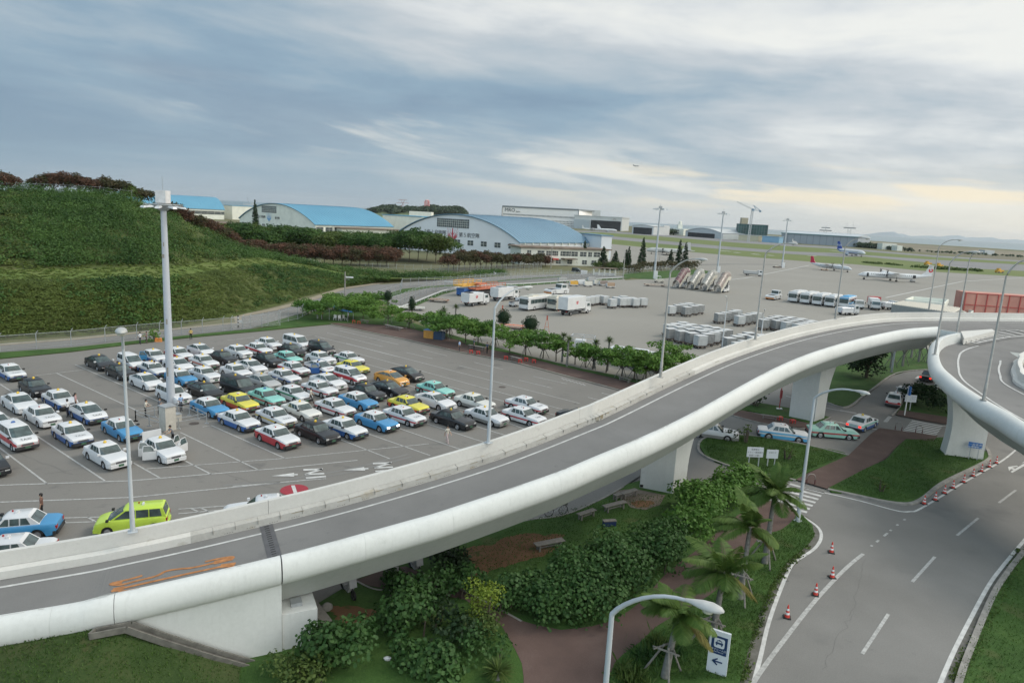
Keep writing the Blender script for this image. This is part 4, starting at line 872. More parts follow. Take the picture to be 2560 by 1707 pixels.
for z in (4,8.5):p=P0+r_*17-b_*.3;mb.box((p.x,p.y,z),(30,.6,1.6),math.atan2(r_.y,r_.x))
mb.build('window_band',mWin,t)
mb=MB();p=P0+r_*26+b_*10;mb.box((p.x,p.y,15),(8,8,8));mb.lathe([(3,19),(3,24),(1.5,25)],(p.x,p.y,0));mb.build('roof_tank',mWallC,t)
simple_arch('arched_steel_hangar','grey hangar with arched roof and open dark bay at mid distance',GY(*pL(835,430),1180),GY(*pL(1200,447),1090),55,8.5,15,mGreyC,(.08,.80,.42))
t,P0,r_,b_=block('scaffolded_building','dark green netted building under construction beside the tower crane','building',GY(*pL(1350,405),1110),GY(*pL(1640,415),1100),40,25.5,mat('green_scaffold_net',(.035,.085,.085),.9,var=.35,scale=.12),None)
mb=MB();p=P0+r_*8+b_*6;mb.box((p.x,p.y,24),(10,9,22));mb.build('core_tower',mat('tan_concrete',(.33,.30,.22),.8),t)
mb=MB()
Lw=44
for i in range(12):p=P0+r_*(i*4)-b_*.6;mb.bar(p,p+Vector((0,0,26)),.25)
for z in (5,10,15,20,25):mb.bar(P0-b_*.6+Vector((0,0,z)),P0+r_*Lw-b_*.6+Vector((0,0,z)),.2)
mb.build('scaffold_frame',mGreyD,t)
cr_=thing('tower_crane','tall blue and white tower crane over the netted building site','crane',(0,0,0));cb=GY(*pL(1462,400),985);cb.z=0
mCrB=mat('crane_blue',(.17,.26,.34),.6);mCrW=mat('crane_white',(.45,.47,.48),.6)
ct=GY(*pL(1478,185),985).z
def lattice(mb,a,b,w,n,th=.35,m=0):
 a,b=Vector(a),Vector(b);d=(b-a).normalized();u=d.cross(Vector((0,0,1)));
 if u.length<.1:u=Vector((1,0,0))
 u.normalize();v=d.cross(u);C4=[u*w/2+v*w/2,u*w/2-v*w/2,-u*w/2-v*w/2,-u*w/2+v*w/2]
 for c in C4:mb.bar(a+c,b+c,th,m=m)
 for i in range(n):
  p0=a.lerp(b,i/n);p1=a.lerp(b,(i+1)/n)
  for k in range(4):mb.bar(p0+C4[k],p1+C4[(k+1)%4],th*.6,m=m)
mb=MB();lattice(mb,(cb.x,cb.y,0),(cb.x+1,cb.y,ct),2.4,16,.35);mb.build('mast',mCrW,cr_)
mb=MB();lattice(mb,(cb.x+2,cb.y,ct+2),(GY(*pL(1342,97),985).x,cb.y,GY(*pL(1342,97),985).z),1.3,18,.17);mb.build('jib',mCrW,cr_)
mb=MB();ap_=GY(*pL(1505,132),985);mb.bar((cb.x,cb.y,ct+1),(cb.x+11,cb.y,ct+1),2.4,.7);mb.bar((cb.x+12,cb.y,ct+1),ap_,.6);mb.bar((cb.x+6,cb.y,ct+2),ap_,.6);jt=GY(*pL(1342,97),985);mb.bar(ap_,jt,.15);mb.box((cb.x+12,cb.y,ct),(2.5,2,2.5));mb.build('counter_jib',mCrB,cr_)
mb=MB();mb.box((cb.x+1,cb.y-2,ct+1.5),(3,3,3));mb.build('cab',mCrB,cr_)
t,*_=block('yellow_hut','small pale yellow building with pitched roof below the tower crane','building',GY(*pL(1355,462),1060),GY(*pL(1550,470),1040),20,8.5,mat('pale_yellow_wall',(.52,.48,.34),.8),mGreyC,over=1)
t,P0,r_,b_=block('blue_shed','small blue fronted shed left of the long grey hangar','building',GY(*pL(1585,482),1030),GY(*pL(1752,490),1015),20,9.0,mat('blue_shed_wall',(.20,.36,.50),.7),mat('pale_blue_roof',(.33,.42,.47),.6),over=.8)
g0,g1=GY(*pL(1772,500),1080),GY(*pM(598,572),1010)
t,P0,r_,b_=block('long_grey_hangar','very long grey hangar with teal roof edge near the sea','hangar',g0,g1,70,14.0,mat('grey_door_panels',(.29,.32,.35),.65,var=.05,scale=.03),None)
Lw=(Vector((g1.x,g1.y,0))-P0).length
mb=MB();mb.prism([tuple(q[:2]) for q in (P0-b_*1.2-r_*1,P0+r_*(Lw+1)-b_*1.2,P0+r_*(Lw+1)+b_*2,P0-r_*1+b_*2)],14.0,15.3);mb.build('roof_edge',mat('teal_trim',(.10,.20,.22),.6),t)
mb=MB();a0,a1=P0-b_*1.2,P0+r_*(Lw+1)-b_*1.2;vs=[(a0.x,a0.y,15.3),(a1.x,a1.y,15.3),(a1.x+b_.x*36,a1.y+b_.y*36,18.5),(a0.x+b_.x*36,a0.y+b_.y*36,18.5),(a1.x+b_.x*72,a1.y+b_.y*72,14.1),(a0.x+b_.x*72,a0.y+b_.y*72,14.1)];mb.add(vs,[(0,1,2,3),(3,2,4,5),(1,4,2),(0,3,5)]);mb.build('roof',mat('pale_grey_roof',(.40,.45,.48),.6,var=.03),t,fix=False)
mb=MB()
for i in range(12):p=P0+r_*(i*Lw/11.5)-b_*.12;mb.box((p.x,p.y,7),(.6,.25,13.9),math.atan2(r_.y,r_.x))
mb.build('door_joints',mat('panel_joint',(.19,.21,.23),.7),t)
def radar(label,px,Y,z1):
 t=thing('radar_stand',label,'antenna',(0,0,0));b=GY(*px,Y);x,y=b.x,b.y;mb=MB()
 for sx in (-3,3):mb.bar((x+sx,y,16),(x+sx*.7,y,z1),.5)
 mb.bar((x-3,y,17),(x+3,y,z1-2),.3);mb.bar((x+3,y,17),(x-3,y,z1-2),.3);mb.build('frame',mGreyC,t)
 mb=MB();mb.box((x,y,z1),(19,2,1.6));mb.build('platform',mGreyD,t);return t,x,y
t,x,y=radar('two tier dark antenna platform rising behind the long grey hangar',pM(268,405),1120,GY(*pM(268,404),1120).z)
mb=MB();zt=GY(*pM(268,376),1120).z;mb.box((x,y,zt),(13,2,1.5));mb.bar((x,y,zt-4),(x,y,zt+3),.4);mb.build('upper_platform',mGreyD,t)
t,x,y=radar('antenna frame with two tall whips behind the right end of the long grey hangar',pM(522,378),1120,GY(*pM(522,378),1120).z)
mb=MB();mb.bar((x-5,y,GY(*pM(522,378),1120).z),(x-5,y,GY(*pM(522,315),1120).z),.25);mb.bar((x+5,y,GY(*pM(522,378),1120).z),(x+5,y,GY(*pM(522,305),1120).z),.25);mb.build('whip_antenna',mGreyC,t)
for lab,a,b,Y,h,m in (('flat white hut with antenna near the shore right of the long grey hangar',(860,600),(1010,610),960,8.5,mWallC),('grey hut behind the blue and white airliner',(600,575),(640,578),1015,10,mGreyC),('tiny white hut on the brown shore flats',(1015,625),(1070,628),920,7,mWallC),('small low shed far out on the shore flats at right',(1930,690),(2030,697),1000,6,mGreyC)):
 block('shore_hut',lab,'building',GY(*pM(*a),Y),GY(*pM(*b),Y),14,h,m)
t=thing('flat_roof_service_building','low grey building with ribbed pale roof behind the ramp parapet','building')
c4=[G(2050+830*.21684,740+82*.21684,4.0),G(2050+1540*.21684,740+182*.21684,4.0),G(2050+1640*.21684,740+130*.21684,4.0),G(2050+990*.21684,740+40*.21684,4.0)]
mb=MB();mb.prism([tuple(q[:2]) for q in c4],0,3.7);mb.build('wall',mat('grey_render',(.25,.26,.25),.8,var=.08),t)
rb=MB();nr_=26
for i in range(nr_):
 a=c4[0].lerp(c4[1],i/nr_);b=c4[0].lerp(c4[1],(i+.55)/nr_);c=c4[3].lerp(c4[2],(i+.55)/nr_);d=c4[3].lerp(c4[2],i/nr_);rb.prism([tuple(q[:2]) for q in (a,b,c,d)],3.74,3.9)
rb.prism([tuple(q[:2]) for q in c4],3.7,3.74);rb.build('roof',mat('ribbed_cream_roof',(.58,.55,.48),.6,var=.05),t)
t2=thing('parapet_roof_building','low building with dark sunken roof behind the ribbed roof','building')
q4=[G(2050+990*.21684,740+40*.21684,4.2),G(2050+1430*.21684,740+85*.21684,4.2),G(2050+1480*.21684,740+42*.21684,4.2),G(2050+1075*.21684,740+8*.21684,4.2)]
mb=MB();mb.prism([tuple(q[:2]) for q in q4],0,3.4);mb.build('wall',mWallC,t2)
mb=MB()
for a,b in zip(q4,q4[1:]+q4[:1]):mb.bar((a.x,a.y,3.85),(b.x,b.y,3.85),.3,.9)
mb.build('roof_parapet',mWallC,t2)
t3=thing('red_container_wall','long stacked wall of red and brown panels at the right edge','storage wall')
ra,rb_=G(2050+1640*.21684,740+230*.21684,0),G(2760,815,0);ra.z=rb_.z=0;zt=6.3
dirr=(rb_-ra).normalized();bk=Vector((-dirr.y,dirr.x,0));mb=MB();mb.prism([tuple(q[:2]) for q in (ra,rb_,rb_+bk*6,ra+bk*6)],0,zt)
mb.build('panel_wall',mat('faded_red_panel',(.42,.19,.15),.8,col2=(.52,.27,.21),scale=.3),t3)
mb=MB();Lr=(rb_-ra).length
for i in range(int(Lr/2.6)):p=ra+dirr*(i*2.6)-bk*.1;mb.box((p.x,p.y,zt/2),(.18,.2,zt),math.atan2(dirr.y,dirr.x))
for z in (.2,3.1,zt-.1):mb.bar(ra-bk*.12+Vector((0,0,z)),rb_-bk*.12+Vector((0,0,z)),.14,.16)
mb.build('frame',mat('red_frame',(.42,.07,.06),.7),t3)
t4=thing('low_wall_box','small concrete pit wall between the ribbed roof and the red wall','wall');mb=MB()
q4=[G(2050+1625*.21684,740+150*.21684,2),G(2050+1720*.21684,740+195*.21684,2),G(2050+1770*.21684,740+158*.21684,2),G(2050+1640*.21684,740+132*.21684,2)]
for a,b in zip(q4,q4[1:]+q4[:1]):mb.bar((a.x,a.y,.9),(b.x,b.y,.9),.25,1.8)
mb.build('wall',mWallC,t4)
t=thing('hilltop_station','pale building on the wooded far hill with a red and white mast','building');Y=1900
a=GY(*pK(385,160),Y);mb=MB();mb.box((a.x+25,a.y,a.z),(70,20,9));mb.build('wall',mWallC,t)
mb=MB();a=GY(*pK(425,135),Y);zt=GY(*pK(425,88),Y).z;mb.box((a.x,a.y,zt-6),(14,10,14));mb.lathe([(6,zt),(6,zt+4),(0.1,zt+6)],(a.x,a.y,0),10);mb.bar((a.x-5,a.y,a.z-8),(a.x-4,a.y,zt-12),1.5);mb.bar((a.x+5,a.y,a.z-8),(a.x+4,a.y,zt-12),1.5);mb.build('radar_tower',mat('red_white_mast',(.5,.08,.08),.7,col2=(.6,.5,.5),scale=.2),t)
mb=MB();a=GY(*pK(205,140),Y);
for sx in (-9,9):mb.bar((a.x+sx,a.y,a.z-6),(a.x-sx*.6,a.y,a.z+20),1.2)
mb.box((a.x,a.y,a.z+12),(34,1.2,1.2));mb.box((a.x,a.y,a.z+20),(24,1.2,1.2));mb.build('lattice_antenna',mat('pink_steel',(.45,.30,.30),.7),t)
t,P0,r_,b_=block('garage_block','white building with a row of dark bays at the foot of the far wooded hill','building',GY(*pK(262,240),900),GY(*pK(462,242),900),25,18,mWallC,None)
mb=MB()
for i in range(9):p=P0+r_*(8+i*8)-b_*.3;mb.box((p.x,p.y,8),(5,.6,9),math.atan2(r_.y,r_.x))
mb.build('garage_doors',mWin,t)
def cmat(name,c,m2=.06):return mat(name,c,.32,0,var=m2,scale=.8,spec=.5,coat=.35)
PC=dict(W=cmat('white_car_paint',(.60,.61,.62)),K=cmat('black_car_paint',(.012,.013,.015),.3),B=cmat('taxi_blue_paint',(.05,.24,.46)),N=cmat('navy_blue_paint',(.03,.11,.33)),Y=cmat('taxi_yellow_paint',(.62,.56,.06)),R=cmat('taxi_red_paint',(.42,.035,.045)),O=cmat('taxi_orange_red_paint',(.52,.08,.04)),T=cmat('taxi_teal_paint',(.22,.52,.46)),S=cmat('silver_car_paint',(.36,.37,.37)),G=cmat('taxi_green_paint',(.02,.19,.10)),A=cmat('amber_orange_paint',(.55,.27,.05)),L=cmat('lime_green_paint',(.48,.64,.07)),C=cmat('pale_cream_paint',(.60,.60,.56)),D=cmat('grey_lower_paint',(.22,.22,.21)),g=cmat('gold_yellow_paint',(.64,.45,.04)),c=cmat('sky_blue_paint',(.10,.36,.62)),P=mat('bumper_black',(.03,.03,.032),.55,var=.2),M=cmat('pale_teal_paint',(.28,.50,.42)))
SPEC=dict(box=dict(L=4.66,W=1.70,H=1.46,belt=.93,hz=(.92,.80),tz=(.94,.90),gb=(-1.52,.98),gr=(-1.02,.30),pil=[-.52,.0],wb=1.36,arch=.33,ins=.16),mod=dict(L=4.80,W=1.80,H=1.45,belt=.95,hz=(.93,.68),tz=(1.0,.93),gb=(-1.85,1.25),gr=(-.90,.18),pil=[-.42,.08],wb=1.40,arch=.35,ins=.20),pri=dict(L=4.46,W=1.75,H=1.49,belt=.97,hz=(.96,.70),tz=(1.06,1.0),gb=(-2.05,1.42),gr=(-.85,.15),pil=[-.35,.15],wb=1.35,arch=.34,ins=.20),van=dict(L=4.35,W=1.70,H=1.70,belt=1.03,hz=(1.02,.80),tz=(1.06,1.04),gb=(-2.12,1.45),gr=(-1.95,.35),pil=[-1.1,-.30],wb=1.38,arch=.33,ins=.14),big=dict(L=4.85,W=1.83,H=1.88,belt=1.10,hz=(1.08,.90),tz=(1.12,1.1),gb=(-2.38,1.62),gr=(-2.22,.72),pil=[-1.25,-.25],wb=1.5,arch=.36,ins=.14),wag=dict(L=4.70,W=1.70,H=1.50,belt=.93,hz=(.92,.78),tz=(.95,.93),gb=(-2.28,.98),gr=(-1.98,.28),pil=[-1.15,-.38],wb=1.36,arch=.33,ins=.15))
def body_mesh(sp):
 L_,Wd,H,belt=sp['L'],sp['W'],sp['H'],sp['belt'];mb=MB();hl=L_/2;gbr,gbf=sp['gb']
 xs=sorted(set([round(-hl+i*L_/44,3) for i in range(45)]));rings=[]
 for x in xs:
  e=max(0,(abs(x)-(hl-.42))/.42);w=Wd/2*(1-.16*e*e)
  if x>gbf:f=(x-gbf)/(hl-gbf);t=sp['hz'][0]+(sp['hz'][1]-sp['hz'][0])*f**1.3-.10*max(0,(f-.86)/.14)
  elif x<gbr:f=(gbr-x)/max(.05,hl+gbr);t=sp['tz'][0]+(sp['tz'][1]-sp['tz'][0])*f-.06*max(0,(f-.8)/.2)
  else:t=belt+(sp['hz'][0]-belt)*max(0,(x-gbr)/(gbf-gbr))
  zb=.20+.06*e
  ar=0
  for xw in (sp['wb'],-sp['wb']):
   dx=abs(x-xw);
   if dx<sp['arch']+.03:ar=max(ar,.31+math.sqrt(max(0,(sp['arch']+.03)**2-dx*dx)))
  zb2=max(zb,ar);z2=max(.50,zb2+.002);z3=max(.64,z2+.004);z4=max(t-.12,z3+.004)
  rings.append([(x,w-.28,zb2),(x,w-.015,zb2+.001),(x,w,z2),(x,w*1.005,z3),(x,w*.985,z4),(x,w*.93,t-.01),(x,w*.5,t+.02),(x,0,t+.025)])
 n=8;vs=[]
 for r in rings:vs+=r
 off=len(vs)
 for r in rings:vs+=[(p[0],-p[1],p[2]) for p in r]
 mats_=[5,0,1,2,3,3,3];fs=[];ms=[]
 for s in (0,off):
  for i in range(len(rings)-1):
   for k in range(n-1):
    f=(s+i*n+k,s+i*n+k+1,s+(i+1)*n+k+1,s+(i+1)*n+k);fs.append(f if s else f[::-1]);ms.append(mats_[k])
 for i in (0,len(rings)-1):
  for k in range(n-1):
   fs.append((i*n+k,i*n+k+1,off+i*n+k+1,off+i*n+k));ms.append(mats_[k] if k else 0)
 for i in range(len(rings)-1):fs.append((i*n,(i+1)*n,off+(i+1)*n,off+i*n));ms.append(5)
 o=len(mb.v);mb.v+=vs;mb.f+=fs;mb.m+=ms
 grr,grf=sp['gr'];y0=Wd/2*.925;y1=y0-sp['ins'];zr=H
 tzr=sp['tz'][0]-.03;tzf=sp['hz'][0]-.03
 base=[(gbf,0,tzf),(gbf-.06,y0*.62,tzf),(gbf-.28,y0,tzf)];
 lv=[[(gbr,y0*.93,tzr),(gbf-.22,y0*.97,tzf),(gbf,y0*.62,tzf)],[(grr+.02,y1+.035,zr-.10),(grf,y1+.035,zr-.10),(grf+.09,y1*.6,zr-.09)],[(grr+.14,y1-.10,zr-.012),(grf-.12,y1-.10,zr-.012),(grf-.08,y1*.5,zr-.01)]]
 vs=[]
 for l in lv:
  vs+=l+[(p[0],-p[1],p[2]) for p in l[::-1]]
 fs=[]
 for j in range(2):
  for k in range(6):fs.append((j*6+k,j*6+(k+1)%6,(j+1)*6+(k+1)%6,(j+1)*6+k))
 fs.append(tuple(range(12,18)));mb.add(vs,fs,4)
 return mb,lv
def pane(mb,q,off,n=None):
 q=[Vector(p) for p in q];nn=(q[1]-q[0]).cross(q[2]-q[0]).normalized()
 if n is not None and nn.dot(Vector(n))<0:nn=-nn
 top=[p+nn*off for p in q];bot=[p-nn*.01 for p in q];k=len(q)
 mb.add(top+bot,[tuple(range(k))]+[(i,(i+1)%k,k+(i+1)%k,k+i) for i in range(k)])
def lerp3(a,b,t):return tuple(a[i]+(b[i]-a[i])*t for i in range(3))
def make_car(kind,name):
 sp=SPEC[kind];t=thing(name,'x','taxi');mb,lv=body_mesh(sp);Wd,L_=sp['W'],sp['L'];hl=L_/2
 W_=PC['W'];b=mb.build('body',[W_,W_,W_,W_,W_,mDark],t,smooth=35)
 A,B,C_=lv[0],lv[1],None
 rb,fb,cb_=lv[0];rt,ft,ct_=lv[1]
 def scr(p0,p1,p2,p3,name,n):
  m=MB();pane(m,[p0,p1,p2,p3],.012,n);return m.build(name,mGlass,t)
 e=.06
 fbm=(fb[0]+.10,fb[1]*.80,fb[2]);ftm=(ft[0]+.03,ft[1]*.86,ft[2])
 def q2(a,b2,s):return (a[0],s*a[1],a[2])
 a0=lerp3(cb_,ct_,.07);a1=lerp3(cb_,ct_,.97);m=MB()
 pane(m,[(a0[0],a0[1],a0[2]),(a0[0],-a0[1],a0[2]),(a1[0],-a1[1],a1[2]),(a1[0],a1[1],a1[2])],.012,(1,0,.4))
 for s in (1,-1):
  c0,c1=lerp3(cb_,fb,.0),lerp3(cb_,fb,.86);d0,d1=ct_,lerp3(ct_,ft,.86)
  u0,u1=lerp3(c0,d0,.07),lerp3(c1,d1,.07);v0,v1=lerp3(c0,d0,.97),lerp3(c1,d1,.97)
  pane(m,[(u0[0],s*u0[1],u0[2]),(u1[0],s*u1[1],u1[2]),(v1[0],s*v1[1],v1[2]),(v0[0],s*v0[1],v0[2])],.012,(1,s*.5,.4))
 m.build('windscreen',mGlass,t)
 r0,r1=lerp3(rb,rt,.12),lerp3(rb,rt,.93);k=.86;m=MB()
 pane(m,[(r0[0],r0[1]*k,r0[2]),(r0[0],-r0[1]*k,r0[2]),(r1[0],-r1[1]*k,r1[2]),(r1[0],r1[1]*k,r1[2])],.012,(-1,0,.4));m.build('rear_window',mGlass,t)
 for s in (1,-1):
  xs=[None]+sp['pil']
  edges=[]
  def at(xb,xt,z):
   f=(z-rb[2])/(rt[2]-rb[2]);y=rb[1]+(rt[1]-rb[1])*f;y=max(y,rb[1]+(rt[1]-rb[1])*f);fbias=fb[1]+(ft[1]-fb[1])*f
   xx=xb+(xt-xb)*f;g=(xx-rb[0])/(fb[0]-rb[0]);y=y+(fbias-y)*max(0,min(1,g));return (xx,s*y,z)
  zb_,zt_=max(rb[2],fb[2])+.05,rt[2]-.02
  cuts=[(rb[0]+.42 if kind in ('box','mod') else rb[0]+.2,rt[0]+.14)]+[(p,p) for p in sp['pil']]+[(fb[0]-.16,ft[0]-.08)]
  for (b0,t0),(b1,t1) in zip(cuts[:-1],cuts[1:]):
   m=MB();g=.035;pane(m,[at(b0+g,t0+g,zb_),at(b1-g,t1-g,zb_),at(b1-g,t1-g,zt_),at(b0+g,t0+g,zt_)],.012,(0,s,.3));m.build('side_window',mGlass,t)
 zf=sp['hz'][1]
 for s in (1,-1):
  m=MB();m.box((s*(hl-.02),0,.36),(.16,Wd*.86,.24));m.box((s*(hl-.16),0,.36),(.22,Wd*.95,.2));m.build('bumper',PC['P'],t)
 hz_=zf-.22
 for s in (1,-1):
  m=MB();m.box((hl-.035,s*Wd*.335,hz_+.02),(.10,.30,.15));m.build('headlight',mLens,t)
  m=MB();m.box((-hl+.03,s*Wd*.36,sp['tz'][1]-.22),(.10,.26,.2));m.build('tail_light',mRed,t)
  m=MB();m.box((sp['gb'][1]-.12,s*(Wd/2+.07),sp['belt']+.08),(.16,.2,.13));m.build('wing_mirror',mDark,t)
  for xw in (sp['wb'],-sp['wb']):
   m=MB();r=.31;y=s*(Wd/2-.11)
   prof=[(.16,-.09),(r-.02,-.1),(r,-.07),(r,.07),(r-.02,.1),(.2,.1)]
   vs=[];nn=18
   for rad,d in prof:
    for k2 in range(nn):a=2*PI*k2/nn;vs.append((xw+rad*math.cos(a),y+s*d,.31+rad*math.sin(a)))
   m.add(vs,[(i*nn+k2,i*nn+(k2+1)%nn,(i+1)*nn+(k2+1)%nn,(i+1)*nn+k2) for i in range(5) for k2 in range(nn)]+[tuple(range(nn))]);w=m.build('wheel',mDark,t,smooth=40)
   m=MB();vs=[];
   for rad,d in ((.2,.092),(.17,.06),(.06,.085),(.0001,.085)):
    for k2 in range(nn):a=2*PI*k2/nn;vs.append((xw+rad*math.cos(a),y+s*d,.31+rad*math.sin(a)))
   m.add(vs,[(i*nn+k2,i*nn+(k2+1)%nn,(i+1)*nn+(k2+1)%nn,(i+1)*nn+k2) for i in range(3) for k2 in range(nn)]);m.build('rim',mRim,w)
 m=MB();m.box((hl-.02,0,hz_+.02),(.08,Wd*.42,.15));m.build('grille',mChrome,t)
 m=MB();m.box((hl+.07,0,.40),(.02,.36,.17));m.build('number_plate',mPlateG,t)
 return t
def roof_sign(parent,kind,style):
 sp=SPEC[kind];x=(sp['gr'][0]+sp['gr'][1])/2+.12;z=sp['H']-.02;m=MB()
 if style=='y':m.lathe([(.11,0),(.13,.05),(.10,.15),(.04,.2)],(x,0,z),10,sc=(.7,1));return m.build('roof_lamp',mYel,parent,smooth=50)
 if style=='b':m.lathe([(.12,0),(.14,.05),(.08,.14)],(x,0,z),10,sc=(.7,1.2));return m.build('roof_lamp',PC['N'],parent,smooth=50)
 m.box((x,0,z+.06),(.14,.34,.12),taper=.8,m=0);m.box((x+.3,-.2,z+.05),(.08,.08,.1),m=1);return m.build('roof_lamp',[PC['W'],mRed],parent)
PROTO={}
HIDE=Vector((0,-900,-60))
LIV=dict(WHITE='WWWWWW',BLACK='KKKKKK',WNAVY='NNWWWP',BLUEW='BBBBWP',BLUEH='BBBBWP',YR='OOYYYP',YEL='YYYYYP',TEALR='TRTTTP',WR='WRWWWP',WG='WWGWWP',REDW='RRRWWP',SILV='SSSSSS',AMB='AAAAAA',WGOLD='WgWWWP',CREAM='DCCCCD',WD='DWWWWD',WSKY='cWcWWP',MINT='MRMMMP',LIME='LLLLLL',WB2='DNWWWD',WTEAL='NWTWWP',WRB='WRRWWP',WORG='WOWWWP',BLK2='KKKKKP')
ncar=0
def car(c,px,kind,liv,label,sign='y',rz=None,group='taxis waiting in rows in the parking lot',text=None,z=None,cat='taxi',name='taxi',P=None,brake=False,on=0.0,tcol=None):
 global ncar
 sp=SPEC[kind]
 if kind not in PROTO:PROTO[kind]=make_car(kind,name)
 src=PROTO[kind]
 if sp.get('used'):t=clone(src)
 else:t=src;sp['used']=True;sp['tmpl']=None
 return t
CARLOT=[]
def pl_dir():
 a=cA(630,375);b=cA(1420,722);return b-a
HEAD=math.atan2(pl_dir().y,pl_dir().x)
def place_car(c,px,kind,liv,label,sign='y',rz=None,group='taxis waiting in rows in the parking lot',text=None,cat='taxi',name='taxi',brake=False,tcol=None,lit=False,z0=.02):
 sp=SPEC[kind]
 if kind not in PROTO:
  PROTO[kind]=make_car(kind,name);t=PROTO[kind];first=True
  sp['kids']=list(t.children)
  sp['lib']=[(ch,list(ch.children)) for ch in t.children]
 else:
  src=PROTO[kind];t=src.copy();COL.objects.link(t);first=False
  for ch,gs in sp['lib']:
   k=ch.copy();COL.objects.link(k);k.parent=t
   for g in gs:q=g.copy();COL.objects.link(q);q.parent=k
 t.name=name;t['label']=label;t['category']=cat
 if group:t['group']=group
 elif'group' in t:del t['group']
 rz=HEAD+random.uniform(-.02,.02) if rz is None else rz
 P=c(px[0],px[1],sp['H']+.05);off=Matrix.Rotation(rz,3,'Z')@Vector(((sp['gr'][0]+sp['gr'][1])/2+.12,0,0))
 t.location=(P.x-off.x,P.y-off.y,z0);t.rotation_euler=(0,0,rz)
 cc_=LIV[liv]
 for ch in t.children:
  nm=ch.name.split('.')[0]
  if nm=='body':
   for i in range(5):ch.material_slots[i].link='OBJECT';ch.material_slots[i].material=PC[cc_[i]]
  elif nm=='bumper':ch.material_slots[0].link='OBJECT';ch.material_slots[0].material=PC[cc_[5]]
  elif nm=='tail_light' and brake:ch.material_slots[0].link='OBJECT';ch.material_slots[0].material=mRedOn
  elif nm=='wing_mirror' and liv in ('WHITE','SILV','AMB'):ch.material_slots[0].link='OBJECT';ch.material_slots[0].material=PC[cc_[3]]
  elif nm=='headlight' and lit:ch.material_slots[0].link='OBJECT';ch.material_slots[0].material=mat('lit_headlamp',(.9,.9,.85),.2,emit=((1,.97,.9),3))
 if sign:roof_sign(t,kind,sign)
 if text:
  xh=(sp['gb'][1]+sp['L']/2)/2+.12;zz=(sp['hz'][0]+sp['hz'][1])/2+.05
  tl=math.atan2(sp['hz'][0]-sp['hz'][1],sp['L']/2-sp['gb'][1])
  o=text_mesh(text,.34,'hood_lettering',tcol or mInk,t,(xh,0,zz),(0,0,PI/2));o.rotation_euler=(0,0,0)
  o.matrix_local=Matrix.Translation((xh,0,zz))@Matrix.Rotation(tl,4,'Y')@Matrix.Rotation(PI/2,4,'Z')
 return t
T=place_car
rear='parking lot'
T(cA,(80,367),'box','WNAVY','white taxi with blue sides cut by the left edge, farthest back on the left','w',text='TAXI')
T(cA,(280,487),'box','BLACK','black boxy taxi in the left group just behind the blue and white one')
T(cA,(150,612),'mod','WHITE','plain white rounded saloon taxi in the left group nearest the left edge')
T(cA,(487,585),'box','WNAVY','white taxi with blue lower half beside two standing drivers')
T(cA,(340,716),'box','WHITE','plain white boxy taxi between the rounded saloon and the blue bottomed taxis','w',text='TAXI')
T(cA,(725,693),'pri','WNAVY','white and blue hatchback taxi just in front of two standing drivers',text='TAXI')
T(cA,(110,855),'van','WRB','white minivan taxi with red side stripe at the left edge','b',text='TAXI')
T(cA,(590,860),'box','WNAVY','white and blue boxy taxi right of the red striped minivan',text='TAXI')
T(cA,(1010,822),'box','BLUEW','bright blue taxi with white roof behind the thin lamp post','w')
T(cA,(880,1025),'box','WHITE','plain white taxi frontmost on the left, beside the lamp post')
T(cA,(-60,775),'mod','WHITE','white taxi mostly hidden behind the red striped minivan at left edge')
T(cA,(-130,1085),'mod','BLACK','black taxi of which only the nose shows at the left edge')
w11=T(cA,(1345,985),'box','WHITE','white taxi with all doors and its boot standing open')
T(cA,(830,293),'mod','BLACK','black rounded saloon taxi, leftmost of the back row of the big group')
T(cA,(1075,275),'van','WORG','white boxy taxi with red bonnet stripes in the back row',None)
T(cA,(1000,365),'box','BLACK','black boxy taxi second row left, partly behind the lamp post')
w17=T(cA,(1285,245),'box','WNAVY','blue and white taxi in the back row with its front door open')
T(cA,(1273,347),'box','WNAVY','blue and white taxi with two men leaning beside its bonnet')
T(cA,(1215,443),'pri','WHITE','plain white hatchback taxi left of the tall mast')
T(cA,(1490,226),'box','REDW','white taxi with red flanks in the back row right of the mast top','y')
T(cA,(1485,312),'mod','WHITE','white rounded taxi directly behind the tall mast, third from back')
T(cA,(1675,197),'pri','WHITE','white hatchback taxi, centre of the rearmost line')
T(cA,(1505,412),'box','BLUEH','blue taxi with white roof half hidden by the tall mast')
T(cA,(1425,537),'wag','WHITE','white estate taxi hidden in the middle by the tall mast',None)
T(cA,(1700,288),'box','WORG','white taxi with red and orange side band behind the white boxy one')
T(cA,(1708,388),'box','WHITE','white boxy taxi right of the mast above the black saloon')
T(cA,(1712,520),'mod','BLACK','black rounded saloon taxi just right of the mast foot')
T(cA,(1863,256),'box','BLACK','black boxy taxi between two white ones in the second row from the back')
T(cA,(1990,208),'box','WHITE','white boxy taxi in the rearmost line left of the red striped one')
T(cA,(1970,365),'box','WHITE','white boxy taxi behind the black minivan in the centre')
T(cA,(1975,462),'big','BLACK','black minivan taxi in the centre left of the silver saloon')
T(cA,(1745,650),'box','BLUEW','blue taxi with white roof beside the railing around the mast','w')
T(cB,(675,262),'box','WRB','white taxi with red side stripe in the rearmost line','w')
T(cB,(790,203),'box','WHITE','white taxi farthest back next to the white minivan')
T(cB,(1110,168),'big','WHITE','large white minivan taxi with dark sunroof at the back of the group')
T(cB,(1066,276),'box','BLACK','black taxi squeezed in front of the large white minivan')
T(cB,(1395,238),'van','BLACK','tall black cab at the back right corner of the group')
T(cB,(1015,363),'box','TEALR','teal taxi with red stripe in the back part of the group','w')
T(cB,(780,383),'box','BLACK','black boxy taxi left of the rear teal taxi')
